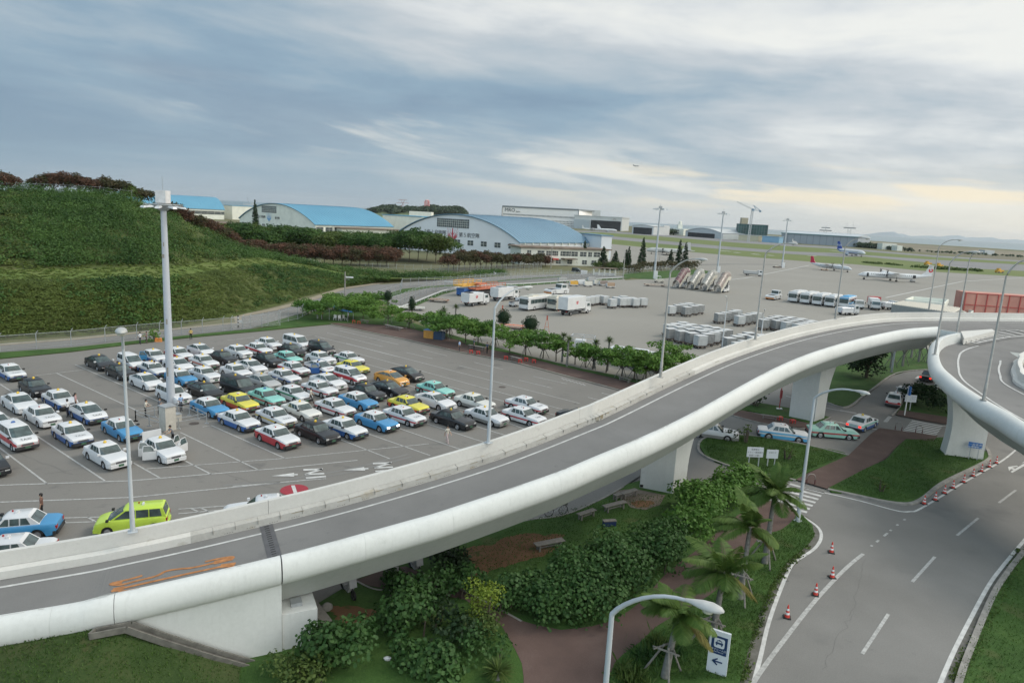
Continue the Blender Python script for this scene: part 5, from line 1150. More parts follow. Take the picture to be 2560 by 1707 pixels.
T(cB,(588,460),'mod','WHITE','white rounded taxi behind the silver saloon')
T(cB,(1090,485),'box','WRB','white taxi with red lower stripe and TAXI on its bonnet in mid group','w',text='TAXI')
T(cB,(1405,366),'box','WHITE','pale white boxy taxi behind the blue hatchback with open door')
T(cB,(1740,370),'box','WG','white taxi with green stripe at the right end of a back row','w')
w44=T(cB,(1400,470),'pri','WNAVY','blue and white hatchback taxi with red TAXI on bonnet and open door','b',text='TAXI',tcol=mRed)
T(cB,(1785,468),'box','YEL','all yellow taxi near the right side of the group','w')
T(cB,(1720,540),'van','WRB','white minivan taxi with red stripe in front of the yellow taxi','b',text='TAXI')
T(cB,(978,572),'box','WB2','white taxi with thin blue line and sunshade in the windscreen')
T(cB,(722,630),'mod','SILV','silver rounded saloon taxi in the centre of the group')
T(cB,(1490,625),'mod','WHITE','white rounded saloon taxi left of the red striped minivan')
T(cB,(1390,708),'box','WR','white taxi with thin red line in front of the white rounded saloon','w')
T(cB,(1950,748),'box','BLACK','black boxy taxi behind the blue one on the right')
T(cC,(325,325),'pri','AMB','orange hatchback taxi, the only orange car in the lot','w')
T(cC,(490,280),'pri','BLACK','black hatchback taxi beside the orange one, rear right corner')
T(cC,(292,430),'mod','BLACK','black rounded saloon taxi in front of the orange hatchback')
T(cB,(762,802),'box','TEALR','teal taxi with red stripe in the middle front beside the yellow and red one','b')
T(cB,(1085,765),'box','WG','white taxi with green stripe beside the front teal taxi','w')
T(cB,(450,857),'box','YR','yellow taxi with red lower half near the mast railing','w')
T(cB,(1840,845),'box','BLUEW','bright blue taxi with white roof, second from front on the right side','w')
T(cB,(1570,918),'box','WR','white taxi with two thin red lines along its side','w')
T(cB,(1172,955),'box','CREAM','plain ivory white taxi between the gold marked and red lined taxis')
T(cB,(875,1025),'box','WGOLD','white taxi with gold flash on its side and TAXI on bonnet','w',text='TAXI')
T(cB,(437,1058),'box','WNAVY','white and blue taxi at the front next to the mast railing')
T(cB,(2055,1070),'box','BLUEW','bright blue white roofed taxi with shining headlights in the front row','w',lit=True)
T(cB,(1682,1145),'box','WNAVY','white and blue taxi in the front row right of the black taxi')
T(cB,(1357,1190),'box','BLACK','black boxy taxi in the front row right of the red bottomed taxi')
T(cB,(890,1240),'box','REDW','white taxi with deep red lower half, frontmost of the big group','w')
T(cC,(790,440),'box','TEALR','teal taxi with red stripe at the right rear behind the white saloon','w')
T(cC,(500,595),'box','YR','yellow taxi with red lower half in the right part of the group','w')
T(cC,(787,556),'mod','WHITE','white rounded taxi in front of the right teal taxi')
T(cC,(1208,568),'box','CREAM','beige white taxi behind the lamp post on the right')
T(cC,(455,705),'box','WR','white taxi with broad red stripe and TAXI bonnet left of the black front taxi','w',text='TAXI')
T(cC,(972,740),'box','BLACK','black taxi behind the walking man in pale clothes')
T(cC,(1335,712),'box','WD','white taxi with grey lower edge right at the lamp post')
T(cC,(1762,600),'box','WR','white taxi with broad red stripe, rear one of the separate pair at right','w',text='TAXI')
T(cC,(1735,712),'box','WR','white taxi with broad red stripe, front one of the separate pair at right','w',text='TAXI')
T(cC,(2335,740),'mod','BLACK','black taxi half hidden by the ramp parapet at the right end of the lot')
ax=cD(430,412);bx=cD(1480,325);HL=math.atan2(ax.y-bx.y,ax.x-bx.x)
T(cD,(115,337),'box','BLUEW','blue taxi with white roof facing left at the lower left edge','w',rz=HL,group='taxis in the exit lane behind the ramp')
T(cD,(55,500),'box','WR','white roofed taxi cut by the parapet at the lower left corner','w',rz=HL,group='taxis in the exit lane behind the ramp')
lime=T(cD,(945,268),'van','LIME','lime green minivan taxi facing left behind the parapet','w',rz=HL,group='taxis in the exit lane behind the ramp')
lime.scale=(.90,.92,.92)
T(cD,(1740,236),'box','WHITE','white taxi whose roof shows above the parapet near the red disc','w',rz=HL,group='taxis in the exit lane behind the ramp')
d_=cR(1450,1440)-cR(1050,1390);HR=math.atan2(d_.y,d_.x)
gj='taxis queuing on the junction road'
T(cR,(215,1150),'box','WD','white taxi with grey sill whose front shows from under the ramp',None,rz=HR-.05,group=gj)
T(cR,(1198,1172),'box','WSKY','white and sky blue taxi side on near the oval lawn','w',rz=HR,group=gj)
T(cR,(1890,1150),'box','MINT','mint green taxi with red stripe by the grassy pier foot','w',rz=HR+.16,group=gj)
T(cS,(248,857),'box','WTEAL','white taxi with teal line turning right in front of the crossing',rz=HR+1.0,group=gj,brake=True)
T(cS,(603,614),'box','WR','white taxi with red rear seen from behind beside the sign post','w',rz=HR+1.25,group=gj)
T(cS,(703,546),'box','WHITE','white taxi just ahead of the red rear one on the slip road','w',rz=HR+1.2,group=gj)
T(cS,(985,372),'box','BLACK','black car with lit red tail lamps leaving under the curved ramp','w',rz=HR+1.05,group=gj,brake=True)
def door(parent,x,s,ang,kind,col,w=.95,name='open_door'):
 sp=SPEC[kind];mb=MB();h0,hb,ht=.28,sp['belt']-.02,sp['H']-.12
 mb.extr([(0,0,h0),(-w,0,h0),(-w,0,hb),(0,0,hb)],(0,s*.05,0),0)
 for a,b in (((0,0,hb),(-.35,-s*.1,ht)),((-.35,-s*.1,ht),(-w+.08,-s*.12,ht)),((-w+.08,-s*.12,ht),(-w+.02,0,hb))):mb.bar(a,b,.04,.05,0)
 mb.extr([(-.06,0,hb),(-w+.06,0,hb),(-w+.10,-s*.11,ht-.03),(-.38,-s*.1,ht-.03)],(0,s*.015,0),1)
 o=mb.build(name,[PC[col],mGlass],parent);o.location=(x,s*(sp['W']/2+.01),0);o.rotation_euler=(0,0,s*ang);return o
for s in (1,-1):door(w11,.98,s,-1.1,'box','W');door(w11,.02,s,-1.05,'box','W',.85)
mb=MB();mb.box((-1.72,0,1.32),(.05,1.45,.8));mb.build('open_boot_lid',PC['W'],w11)
door(w17,.98,1,-.9,'box','W');door(w17,.02,-1,-.9,'box','B',.85)
door(w44,1.1,-1,-1.0,'pri','N',1.0)
mVW=cmat('service_vehicle_white',(.60,.61,.61));mVC=cmat('service_cream',(.58,.55,.47));mOr=mat('safety_orange',(.60,.22,.05),.6);mOrR=mat('orange_red_lift',(.50,.16,.09),.6);mYo=mat('machine_yellow',(.60,.33,.05),.6)
def wheels(t,xs,w,r=.5,tw=.28):
 for x in xs:
  for s in (1,-1):
   m=MB();nn=16;vs=[]
   for rad,d in ((r*.5,-tw/2),(r,-tw/2),(r,tw/2),(r*.55,tw/2),(r*.5,tw/2-.05),(.001,tw/2-.04)):
    for k in range(nn):a=2*PI*k/nn;vs.append((x+rad*math.cos(a),s*(w/2-tw/2+d),r+rad*math.sin(a)))
   m.add(vs,[(i*nn+k,i*nn+(k+1)%nn,(i+1)*nn+(k+1)%nn,(i+1)*nn+k) for i in range(3) for k in range(nn)],0);m.add([v for v in vs],[(i*nn+k,i*nn+(k+1)%nn,(i+1)*nn+(k+1)%nn,(i+1)*nn+k) for i in (3,4) for k in range(nn)]+[tuple(range(nn))],1)
   m.build('wheel',[mDark,mRim],t,smooth=40)
def part(name,m,parent,*boxes,**k):
 mb=MB()
 for c,d in boxes:mb.box(c,d)
 return mb.build(name,m,parent)
def rbox(mb,x0,x1,w,z0,z1,r=.15,m=0):
 """long box with chamfered roof edges"""
 p=[(-w/2,z0),(w/2,z0),(w/2,z1-r),(w/2-r,z1),(-w/2+r,z1),(-w/2,z1-r)]
 mb.extr([(x0,y,z) for y,z in p],(x1-x0,0,0),m)
def bus(label,P,rz,L_=10.5,roofm=None,bodym=None,group=None,band=None,text=None):
 t=thing('bus',label,'bus',P,rz,group);hl=L_/2;mb=MB();rbox(mb,-hl,hl,2.45,.38,2.98);
 mb.build('body',bodym or mVW,t)
 mb=MB();rbox(mb,-hl+.3,hl-.3,2.2,2.99,3.12,.08);mb.box((1.5,0,3.2),(2.2,1.5,.22));mb.build('roof',roofm or mVW,t)
 for s in (1,-1):
  mb=MB();n=int(L_/1.55)
  for i in range(n):mb.box((-hl+.9+i*(L_-1.6)/n+.45,s*1.23,1.98),((L_-1.6)/n-.10,.05,.85))
  mb.build('side_windows',mGlass,t)
 part('windscreen',mGlass,t,((hl+.005,0,1.95),(.06,2.15,1.15)));part('rear_window',mGlass,t,((-hl-.005,0,2.1),(.06,2.0,.85)))
 part('door',mGlassL,t,((hl-1.0,-1.235,1.5),(.95,.05,2.0)))
 for s in (1,-1):part('headlight',mLens,t,((hl+.01,s*.85,.75),(.06,.3,.2)));part('tail_light',mRed,t,((-hl-.02,s*1.0,1.0),(.05,.2,.5)));part('wing_mirror',mDark,t,((hl+.2,s*1.3,2.1),(.1,.18,.35)))
 part('engine_grille',mGlassL,t,((-hl-.02,0,.8),(.05,.9,.35)))
 part('bumper',PC['P'],t,((hl+.03,0,.42),(.12,2.35,.2)),((-hl-.03,0,.42),(.12,2.35,.2)))
 if band:part('colour_band',band,t,((0,1.232,1.42),(L_-.6,.02,.5)),((0,-1.232,1.42),(L_-.6,.02,.5)),((hl+.01,0,2.62),(.03,2.2,.35)),((-hl-.01,0,1.3),(.03,2.3,.8)))
 wheels(t,(hl-2.5,-hl+2.6),2.45,.48);return t
def dirw(a,b):d=b-a;return math.atan2(d.y,d.x)
gb_='white airport buses parked in a row on the apron'
HB=dirw(cM(-180,1185),cM(-110,1140))
A_=[((1880,1085),'white bus, leftmost of the row, rear windows towards the camera'),((1998,1100),'white bus, second from left in the parked row'),((2118,1115),'white bus, third from left in the parked row'),((2240,1130),'white smaller bus, right end of the white row beside the blue bus')]
bd=dirw(cL(1880,1085),cL(1975,1040));nb_=(bd)
bside=cL(1998,1102)-cL(1878,1088);bdir=math.atan2(bside.y,bside.x)+PI/2
for (q,lb),Lb in zip(A_,(10,10,10,9)):
 Pq=cL(*q);bus(lb,(Pq.x+math.cos(bdir)*Lb/2,Pq.y+math.sin(bdir)*Lb/2,.02),bdir+PI,Lb,group=gb_)
Pq=cM(450,1222);bus('blue and white bus with big dark windscreen at the right end of the bus row',(Pq.x+math.cos(bdir)*4.5,Pq.y+math.sin(bdir)*4.5,.02),bdir+PI,9,roofm=mat('blue_roof_paint',(.12,.38,.62),.4),band=mat('bus_blue_band',(.05,.27,.50),.4),group=gb_)
a,b=cK(1250,1065),cK(1390,1080);c2_=cK(1400,1068),cK(1560,1045)
hb=dirw(cK(1390,1072),cK(1600,1042));P=cK(1300,1075)
mm=P+Vector((math.cos(hb),math.sin(hb),0))*4.6;bus('white bus with cream roof among the service trucks near the fence',(mm.x,mm.y,.02),hb+PI,9.6,roofm=mVC)
P=cK(1545,1075);mm=P+Vector((math.cos(hb),math.sin(hb),0))*3.6;bus('small cream minibus partly hidden by the white catering truck',(mm.x,mm.y,.02),hb+PI,7,roofm=mVC,bodym=mVC)
def truck(label,P,rz,Lb=6.4,zb=1.15,zt=3.5,cabL=2.0,body=None,name='catering_truck',cat='truck',lift=False,group=None,wbx=None):
 t=thing(name,label,cat,P,rz,group);tot=Lb+cabL+.3;x0=-tot/2
 mb=MB();rbox(mb,x0,x0+Lb,2.4,zb,zt,.06);mb.build('cargo_box',body or mVW,t)
 mb=MB();xc=x0+Lb+.3;mb.extr([(xc,-1.1,.55),(xc+cabL,-1.1,.55),(xc+cabL,-1.1,1.45),(xc+cabL-.35,-1.1,2.45),(xc,-1.1,2.5)],(0,2.2,0));mb.build('cab',mVW,t)
 mb=MB();mb.extr([(xc+cabL+.01,-1.0,1.5),(xc+cabL-.31,-1.0,2.35),(xc+cabL-.36,-1.0,2.35),(xc+cabL-.05,-1.0,1.5)],(0,2.0,0));mb.build('windscreen',mGlass,t)
 for s in (1,-1):part('side_window',mGlass,t,((xc+cabL*.5,s*1.11,1.95),(cabL*.5,.03,.6)));part('headlight',mLens,t,((xc+cabL+.01,s*.85,.85),(.05,.3,.2)));part('wing_mirror',mDark,t,((xc+cabL+.05,s*1.3,1.9),(.1,.2,.35)));part('tail_light',mRed,t,((x0-.02,s*1.0,.95),(.05,.25,.15)))
 part('chassis',PC['P'],t,((0,0,.75),(tot-.4,1.0,.3)),((x0+Lb*.5,0,1.0),(Lb*.8,1.8,.2)),((xc+cabL-.05,0,.55),(.25,2.2,.3)))
 if lift:
  mb=MB()
  for s in (1,-1):mb.bar((x0+.8,s*.9,.9),(x0+Lb-.8,s*.9,zb),.12);mb.bar((x0+.8,s*.9,zb),(x0+Lb-.8,s*.9,.9),.12)
  mb.build('scissor_frame',mSteel,t)
 wheels(t,(xc+cabL*.45,x0+1.6),2.2,.45,.3);return t
mJR=mat('crane_red_logo',(.55,.04,.05),.6)
a=cK(1660,1112);b=cK(1855,1098);ht=dirw(cK(1720,1115),cK(1840,1098));t=truck('white high box catering truck with round red badge, nearest of the service trucks',((a+b)/2+Vector((0,0,.02))),ht,6.8,1.3,3.9,lift=True)
def disc(parent,c,r,n,m,name='badge',hole=.55):
 mb=MB();mb2=[];k=20;n=Vector(n).normalized();u=n.cross(Vector((0,0,1))).normalized();v=u.cross(n);c=Vector(c)
 P0_=[c+u*r*math.cos(2*PI*i/k)+v*r*math.sin(2*PI*i/k) for i in range(k)];P1_=[c+u*r*hole*math.cos(2*PI*i/k)+v*r*hole*math.sin(2*PI*i/k) for i in range(k)]
 mb.add(P0_+P1_,[(i,(i+1)%k,k+(i+1)%k,k+i) for i in range(k) if not (3<=i<=5)]);mb.bar(c+v*r*.5,c-v*r*.5+u*r*.2,r*.25,.005);return mb.build(name,m,parent,fix=False)
disc(t,(-1.0,-1.23,2.7),.38,(0,-1,0),mJR)
a=cK(760,1030);b=cK(960,1020);ht2=dirw(cK(835,1035),cK(945,1022));t=truck('white lift truck with red badge and cab at right, leftmost by the fence',((a+b)/2+Vector((0,0,.02))),ht2,4.8,.9,2.9,name='lift_truck');disc(t,(-1.0,-1.23,2.1),.35,(0,-1,0),mJR)
part('deck_machinery',mSteel,t,((1.4,0,2.1),(1.0,1.8,1.6)));part('roof_hatch',PC['P'],t,((-2.4,0,2.95),(1.0,1.8,.25)))
a=cK(1010,1000);b=cK(1235,985);t=truck('white service truck with hoses behind the street lamp arm',((a+b)/2+Vector((0,3,.02))),ht2,6.0,1.0,3.2,name='service_truck');part('deck_machinery',mSteel,t,((3.0,0,2.6),(1.6,1.9,1.4)),((-1.5,0,3.35),(2.2,1.6,.25)))
a=cK(1165,1040);t=thing('belt_loader','small white loader wedged between the service truck and the bus','loader',a+Vector((1.5,1.5,.02)),ht2);part('body',mVW,t,((0,0,.8),(3.2,1.6,.7)),((1.0,0,1.5),(.8,1.2,.8)));part('belt',PC['P'],t,((0,0,1.2),(4.0,.8,.12)));wheels(t,(1.1,-1.1),1.6,.32)
t=thing('cargo_high_lift','orange railed cargo lift with dark base behind the white lift truck','loader',cK(790,935)+Vector((0,0,.02)),ht2);part('base',PC['N'],t,((0,0,1.1),(5.5,2.4,1.6)))
mb=MB();mb.box((0,0,2.6),(7.5,2.8,.35))
for x in (-3.7,-1.8,0,1.8,3.7):
 for s in (1,-1):mb.bar((x,s*1.35,2.7),(x,s*1.35,3.8),.09)
for z in (3.25,3.8):
 for s in (1,-1):mb.bar((-3.7,s*1.35,z),(3.7,s*1.35,z),.09)
 mb.bar((-3.7,-1.35,z),(-3.7,1.35,z),.09)
mb.build('railed_platform',mYo,t);wheels(t,(2.2,-2.2),2.4,.4)
t=thing('long_cargo_loader','long orange red cargo loader with railings behind the white trucks','loader',cK(960,950)+Vector((0,4,.02)),ht2);part('base',PC['P'],t,((0,0,.9),(8,2.4,.9)))
mb=MB();mb.box((0,0,1.9),(12,2.8,.3))
for i in range(9):
 for s in (1,-1):mb.bar((-5.8+i*1.45,s*1.35,2.0),(-5.8+i*1.45,s*1.35,3.0),.09)
for s in (1,-1):mb.bar((-5.8,s*1.35,3.0),(5.8,s*1.35,3.0),.09);mb.bar((-5.8,s*1.35,2.5),(5.8,s*1.35,2.5),.09)
mb.box((-3,0,3.1),(2.6,2.0,.2));mb.build('railed_bridge',mOrR,t);wheels(t,(3,-3),2.3,.4)
def tug(label,P,rz,s=1.0,group=None):
 t=thing('aircraft_tug',label,'tow tractor',P,rz,group);mb=MB();mb.extr([(-3.0,-1.25,.35),(3.0,-1.25,.35),(3.2,-1.25,.95),(2.8,-1.25,1.25),(.6,-1.25,1.35),(-3.0,-1.25,1.35)],(0,2.5,0));mb.build('body',mVW,t)
 mb=MB();mb.extr([(-2.6,-1.0,1.35),(-.4,-1.0,1.35),(-.7,-1.0,2.45),(-2.5,-1.0,2.45)],(0,2.0,0));mb.build('cab',mVW,t)
 part('windscreen',mGlass,t,((-.52,0,1.95),(.12,1.8,.75)));part('rear_window',mGlass,t,((-2.57,0,1.95),(.06,1.7,.7)))
 for q in (1,-1):part('side_window',mGlass,t,((-1.5,q*1.01,1.95),(1.4,.03,.7)));part('headlight',mLens,t,((3.1,q*.9,.8),(.1,.3,.2)))
 part('engine_vents',PC['P'],t,((1.6,0,1.33),(1.6,1.6,.06)));part('bumper',mOr,t,((3.2,0,.5),(.15,2.3,.25)))
 wheels(t,(2.0,-1.7),2.5,.55,.4);t.scale=(s,s,s);return t
tug('white tow tractor with black bonnet vents beyond the white bus',cK(1598,925)+Vector((0,0,.02)),dirw(cK(1650,920),cK(1560,925)),1.1)
tug('white tow tractor with orange bumper left of the bus row',cL(1700,1052)+Vector((0,0,.02)),dirw(cL(1740,1052),cL(1650,1054))+.35,1.05)
def stairs(label,P,rz,hood,s=1.0):
 t=thing('boarding_stairs',label,'boarding stairs',P,rz,'covered boarding stairs parked side by side');mb=MB()
 for q in (1,-1):mb.extr([(3.9,q*1.05,.35),(4.2,q*1.05,.9),(-1.4,q*1.05,4.3),(-3.6,q*1.05,4.3),(-3.6,q*1.05,3.3),(-1.6,q*1.05,3.3)],(0,q*.1,0))
 mb.build('side_panel',mVC,t)
 mb=MB();n=12
 for i in range(n):f=i/(n-1);mb.box((3.7-5.0*f,0,.4+3.0*f),(.45,2.0,.12))
 mb.box((-2.6,0,3.4),(2.2,2.0,.12));mb.build('steps',PC['D'],t)
 mb=MB();vs=[];fs=[];k=8;path=[(3.7,.9),(-1.3,4.0),(-1.7,4.1),(-3.8,4.1)]
 for x,z in path:
  for i in range(k+1):a=PI*i/k;vs.append((x+(.5 if x>-1.4 else 0)*math.sin(a),1.08*math.cos(a),z+1.5*math.sin(a)*(.85+.15)))
 for j in range(3):
  for i in range(k):fs.append((j*(k+1)+i,j*(k+1)+i+1,(j+1)*(k+1)+i+1,(j+1)*(k+1)+i))
 mb.add(vs,fs);mb.build('canopy',hood,t,smooth=40,fix=False)
 mb=MB()
 for x,z in ((3.7,.9),(2.0,1.95),(.3,3.0),(-1.3,4.0),(-3.8,4.1)):
  P_=[(x+(.5 if x>-1.4 else 0)*math.sin(PI*i/6)+.01,1.12*math.cos(PI*i/6),z+1.54*math.sin(PI*i/6)) for i in range(7)];mb.tube(P_,.05,5)
 mb.build('canopy_hoops',mVC,t)
 mb=MB();mb.box((-1.4,0,.7),(4.6,2.0,.6));mb.box((-3.2,0,1.3),(1.0,1.8,.9));mb.build('chassis',mVW,t)
 mb=MB()
 for q in (1,-1):mb.bar((-.5,q*.8,.9),(-3.0,q*.8,3.3),.15);mb.bar((-3.2,q*.8,.9),(-.8,q*.8,3.2),.15)
 mb.build('lift_frame',PC['P'],t);wheels(t,(.2,-3.0),1.9,.4,.25);t.scale=(s,)*3;return t
mHb=mat('maroon_canopy',(.12,.06,.065),.5,var=.25,scale=1);mHg=mat('grey_clear_canopy',(.25,.25,.23),.35,var=.3,scale=1);mHt=mat('brown_canopy',(.20,.16,.14),.4,var=.25)
SD=dirw(cL(885,925),cL(725,950))
for q,hd,lb in (((790,940),mHb,'boarding stairs with dark maroon hood, leftmost of the four'),((930,952),mHg,'boarding stairs with pale clear hood, second from the left'),((1055,967),mHg,'boarding stairs with pale clear hood, third from the left'),((1190,984),mHt,'boarding stairs with brown hood and tall lift frame, rightmost of four')):
 a=cL(*q);stairs(lb,(a.x,a.y,.02),SD,hd,1.12)
mAl=mat('container_aluminium',(.33,.33,.32),.45,.35,var=.18,scale=1.4);mAlT=mat('container_top',(.55,.56,.56),.5,.1,var=.08,scale=1.2);mAlW=mat('container_white',(.50,.51,.50),.5,.05,var=.1,scale=1.5)
def make_container(m,nm):
 t=thing(nm,'x','cargo container');mb=MB();P=[(-.78,0),(.78,0),(1.02,.42),(1.02,1.62),(-.78,1.62)]
 mb.extr([(x,-.76,z) for x,z in P],(0,1.52,0));mb.build('shell',m,t)
 mb=MB();mb.box((.12,0,1.635),(1.86,1.58,.05));mb.build('lid',mAlT,t)
 mb=MB();mb.box((.1,-.775,.9),(1.4,.03,1.2));mb.build('door_curtain',mat('curtain_grey',(.27,.275,.27),.7,var=.2,scale=2) if m is mAl else mAlW,t)
 mb=MB()
 for x in (-.77,1.0):mb.bar((x,-.78,.1 if x<0 else .45),(x,-.78,1.6),.05)
 mb.bar((-.77,-.78,.05),(.78,-.78,.05),.06);mb.bar((-.5,-.795,1.1),(.2,-.795,1.1),.12,.01);mb.build('edge_frame',mSteel,t);return t
def make_dolly():
 t=thing('container_dolly','x','dolly');mb=MB();mb.box((0,0,.42),(1.9,1.75,.12));mb.box((0,0,.34),(1.7,.25,.1));mb.build('deck',mat('rusty_dolly',(.10,.07,.055),.8,var=.35,scale=3),t)
 wheels(t,(.6,-.6),1.5,.2,.14);mb=MB();mb.bar((.9,0,.3),(1.9,0,.3),.08);mb.build('drawbar',mSteel,t);return t
cproto={};dproto=[None]
def container(c,px,lab,grp,rz,white=False,sc=1.0,top=True):
 key='w' if white else 'g'
 P=c(px[0],px[1],.5+1.64 if top else 0.0)
 if key not in cproto:t=cproto[key]=make_container(mAlW if white else mAl,'cargo_container')
 else:t=clone(cproto[key])
 t.location=(P.x,P.y,.52);t.rotation_euler=(0,0,rz);t['label']=lab;t['group']=grp;t.scale=(sc,)*3
 if dproto[0] is None:d=dproto[0]=make_dolly()
 else:d=clone(dproto[0])
 d.location=(P.x,P.y,.02);d.rotation_euler=(0,0,rz);d['label']='low dolly under '+lab;d['group']='dollies under '+grp
CD=dirw(cP(860,470),cP(940,450));cx=dirw(cP(190,690),cP(580,790))
cg=[(dict(g='containers on the far left block',l='container in block behind the tall brownish lamp'),[(200,240,1),(290,225,0),(365,212,1),(440,202,1),(410,252,0),(500,236,0),(575,225,0)]),(dict(g='containers in the middle pair of rows, left row',l='container in row at the thin white lamp'),[(850,340,0),(930,325,0),(1015,310,0),(1075,295,1)]),(dict(g='containers in the middle pair of rows, right row',l='container in row right of thin white lamp'),[(1120,373,1),(1200,357,0),(1275,343,0),(1340,330,1)]),(dict(g='containers in the right block',l='container in block at the ramp bend'),[(1435,420,0),(1505,402,0),(1575,385,0),(1640,373,0),(1620,432,0),(1690,415,0),(1750,400,0),(1800,388,0),(1750,455,1),(1820,437,0),(1890,422,0),(1950,410,0),(1900,480,1),(1970,465,1),(2030,450,0),(2080,437,0)]),(dict(g='containers in the big near block',l='container in the largest block'),[(180,490,1),(265,477,0),(355,457,1),(195,540,0),(310,515,1),(395,497,1),(470,485,0),(340,572,0),(455,548,0),(540,523,1),(655,503,1),(480,598,0),(610,570,0),(690,550,1),(790,528,0),(595,633,1),(685,608,0),(770,588,1),(845,570,0),(930,555,0)]),(dict(g='containers by the ramp',l='container just above the ramp parapet'),[(975,665,0),(1080,642,0),(1165,622,0),(1240,597,0),(1100,730,1),(1190,708,1),(1310,650,1),(1400,625,1)])]
DD=dirw(cP(250,345),cP(620,330));FR=dirw(cP(120,350),cP(330,395))
ORD=['first','second','third','fourth','fifth','sixth','seventh','eighth','ninth','tenth','eleventh','twelfth','thirteenth','fourteenth','fifteenth','sixteenth','seventeenth','eighteenth','nineteenth','twentieth','twenty-first','twenty-second','twenty-third','twenty-fourth','twenty-fifth','twenty-sixth','twenty-seventh','twenty-eighth']
for g,L_ in cg:
 for i,(x,y,w) in enumerate(sorted(L_)):container(cP,(x,y),('pale ' if w else 'grey ')+g['l']+', '+ORD[i]+' from left',g['g'],.32+random.uniform(-.04,.04),bool(w))
g='white rounded containers in mid apron'
for i,(x,y) in enumerate(((120,1050),(160,1030),(215,1042),(225,1020),(270,1040),(310,1035),(345,1045),(420,1042))):container(cL,(x,y),'white container in mid apron block, '+ORD[i]+' from left',g,.32,True)
g='white containers behind the catering truck'
for i,(x,y) in enumerate(((1860,955),(1900,948),(1940,942),(1990,936),(2030,942))):container(cK,(x,y),'white container behind the catering truck, '+ORD[i]+' from left',g,.5,True)
def cart(label,P,rz,m,hood=None):
 t=thing('baggage_cart',label,'cart',P,rz,'baggage carts near the gate');part('deck',mVW,t,((0,0,.5),(2.6,1.4,.15)));part('end_panel',mVW,t,((1.28,0,1.0),(.06,1.4,.9)),((-1.28,0,1.0),(.06,1.4,.9)))
 mb=MB();mb.extr([(-1.2,-.65,.6),(1.2,-.65,.6),(1.2,-.5,1.6),(-1.2,-.5,1.6)],(0,1.1,0));mb.build('cover',m,t);wheels(t,(.9,-.9),1.4,.22,.14)
for (x,y),m,lb in (((200,505),mYo,'baggage cart with yellow cover, leftmost'),((310,490),mVW,'pale baggage cart behind the yellow one'),((410,510),mVC,'cream baggage cart in the middle of the group'),((550,490),mVC,'small baggage cart left of the tall pair'),((632,500),mat('cart_grey_brown',(.25,.2,.17),.8),'grey brown covered baggage cart'),((740,530),mat('cart_tan_cover',(.36,.25,.17),.8),'tan covered baggage cart nearest the camera'),((460,440),mAl,'grey metal box cart at the back of the group'),((30,450),mAl,'grey metal box cart by the guard rail')):
 a=cW(x,y);cart(lb,(a.x,a.y,.02),.2,m)
def flat_trailer(label,P,rz,m=None,L_=4.5,grp=None):
 t=thing('flat_trailer',label,'trailer',P,rz,grp);mb=MB();mb.box((0,0,.5),(L_,2.0,.12))
 for i in range(7):mb.bar((-L_/2+.2+i*(L_-.4)/6,-.95,.6),(-L_/2+.2+i*(L_-.4)/6,.95,.6),.09)
 mb.build('roller_deck',m or mat('rust_brown_deck',(.22,.10,.06),.8,var=.3),t);part('side_rail',mVC,t,((0,1.0,.62),(L_,.08,.14)),((0,-1.0,.62),(L_,.08,.14)));wheels(t,(L_*.35,-L_*.35),1.8,.22,.16)
flat_trailer('rusty flat trailer standing alone near the guard rail',cK(530,995)+Vector((0,0,.02)),-.2)
flat_trailer('pale flat trailer by the guard rail behind the trees',cK(270,1068)+Vector((0,0,.02)),0.1,mAlW,6);flat_trailer('flat trailer with red and white beams behind the ball shaped tree',cK(1200,1235)+Vector((0,0,.02)),-.2,mOrR,5);flat_trailer('long rusty flat trailer left of the boarding stairs',cL(540,925)+Vector((0,0,.02)),.1,None,7)
t=thing('small_tug','small white roofed tug left of the boarding stairs','tow tractor',cL(600,900)+Vector((0,4,.02)),.1);part('body',mVC,t,((0,0,.8),(3,1.6,.8)));part('canopy',mVW,t,((-.3,0,2.2),(1.5,1.5,.08)),((.4,.7,1.7),(.08,.08,1)),((.4,-.7,1.7),(.08,.08,1)),((-1,.7,1.7),(.08,.08,1)),((-1,-.7,1.7),(.08,.08,1)));wheels(t,(1,-1),1.6,.35)
t=truck('grey flat fuel truck alone in the middle of the apron',cL(1495,822)+Vector((0,0,.02)),dirw(cL(1430,822),cL(1560,830)),5.6,.9,2.1,1.8,PC['S'],'fuel_truck')
flat_trailer('orange and white small cart under the nose of the red tailed propeller plane',cM(255,825)+Vector((0,0,.02)),.1,mOr,3.2)
hv=dirw(cM(720,1275),cM(690,1180));t=truck('white refuelling truck facing the camera beside the ribbed roof',cM(770,1230)+Vector((0,0,.02)),-1.9,4.6,1.0,2.9,name='refuelling_truck');
t=truck('small white pickup truck between blue bus and refuelling truck',cM(590,1225)+Vector((0,0,.02)),-1.7,2.6,.9,1.3,1.7,PC['W'],'pickup_truck')
t=thing('red_storage_cart','red boxy cart behind the refuelling truck','cart',cM(845,1205)+Vector((0,4,.02)),.3);part('box',mat('cart_red',(.4,.06,.06),.6),t,((0,0,1.5),(3,2,1.8)));part('chassis',PC['P'],t,((0,0,.45),(3,1.6,.2)));wheels(t,(1,-1),1.8,.25)
t=truck('white van with teal base just above the ramp parapet',cM(490,1290)+Vector((0,0,.02)),.35,3.6,.7,1.9,1.6,PC['W'],'cargo_van')
t=truck('small white truck half hidden by the ribbed roof building',cM(925,1235)+Vector((0,0,.02)),.3,3,.8,2.1,1.6,PC['W'],'small_truck')
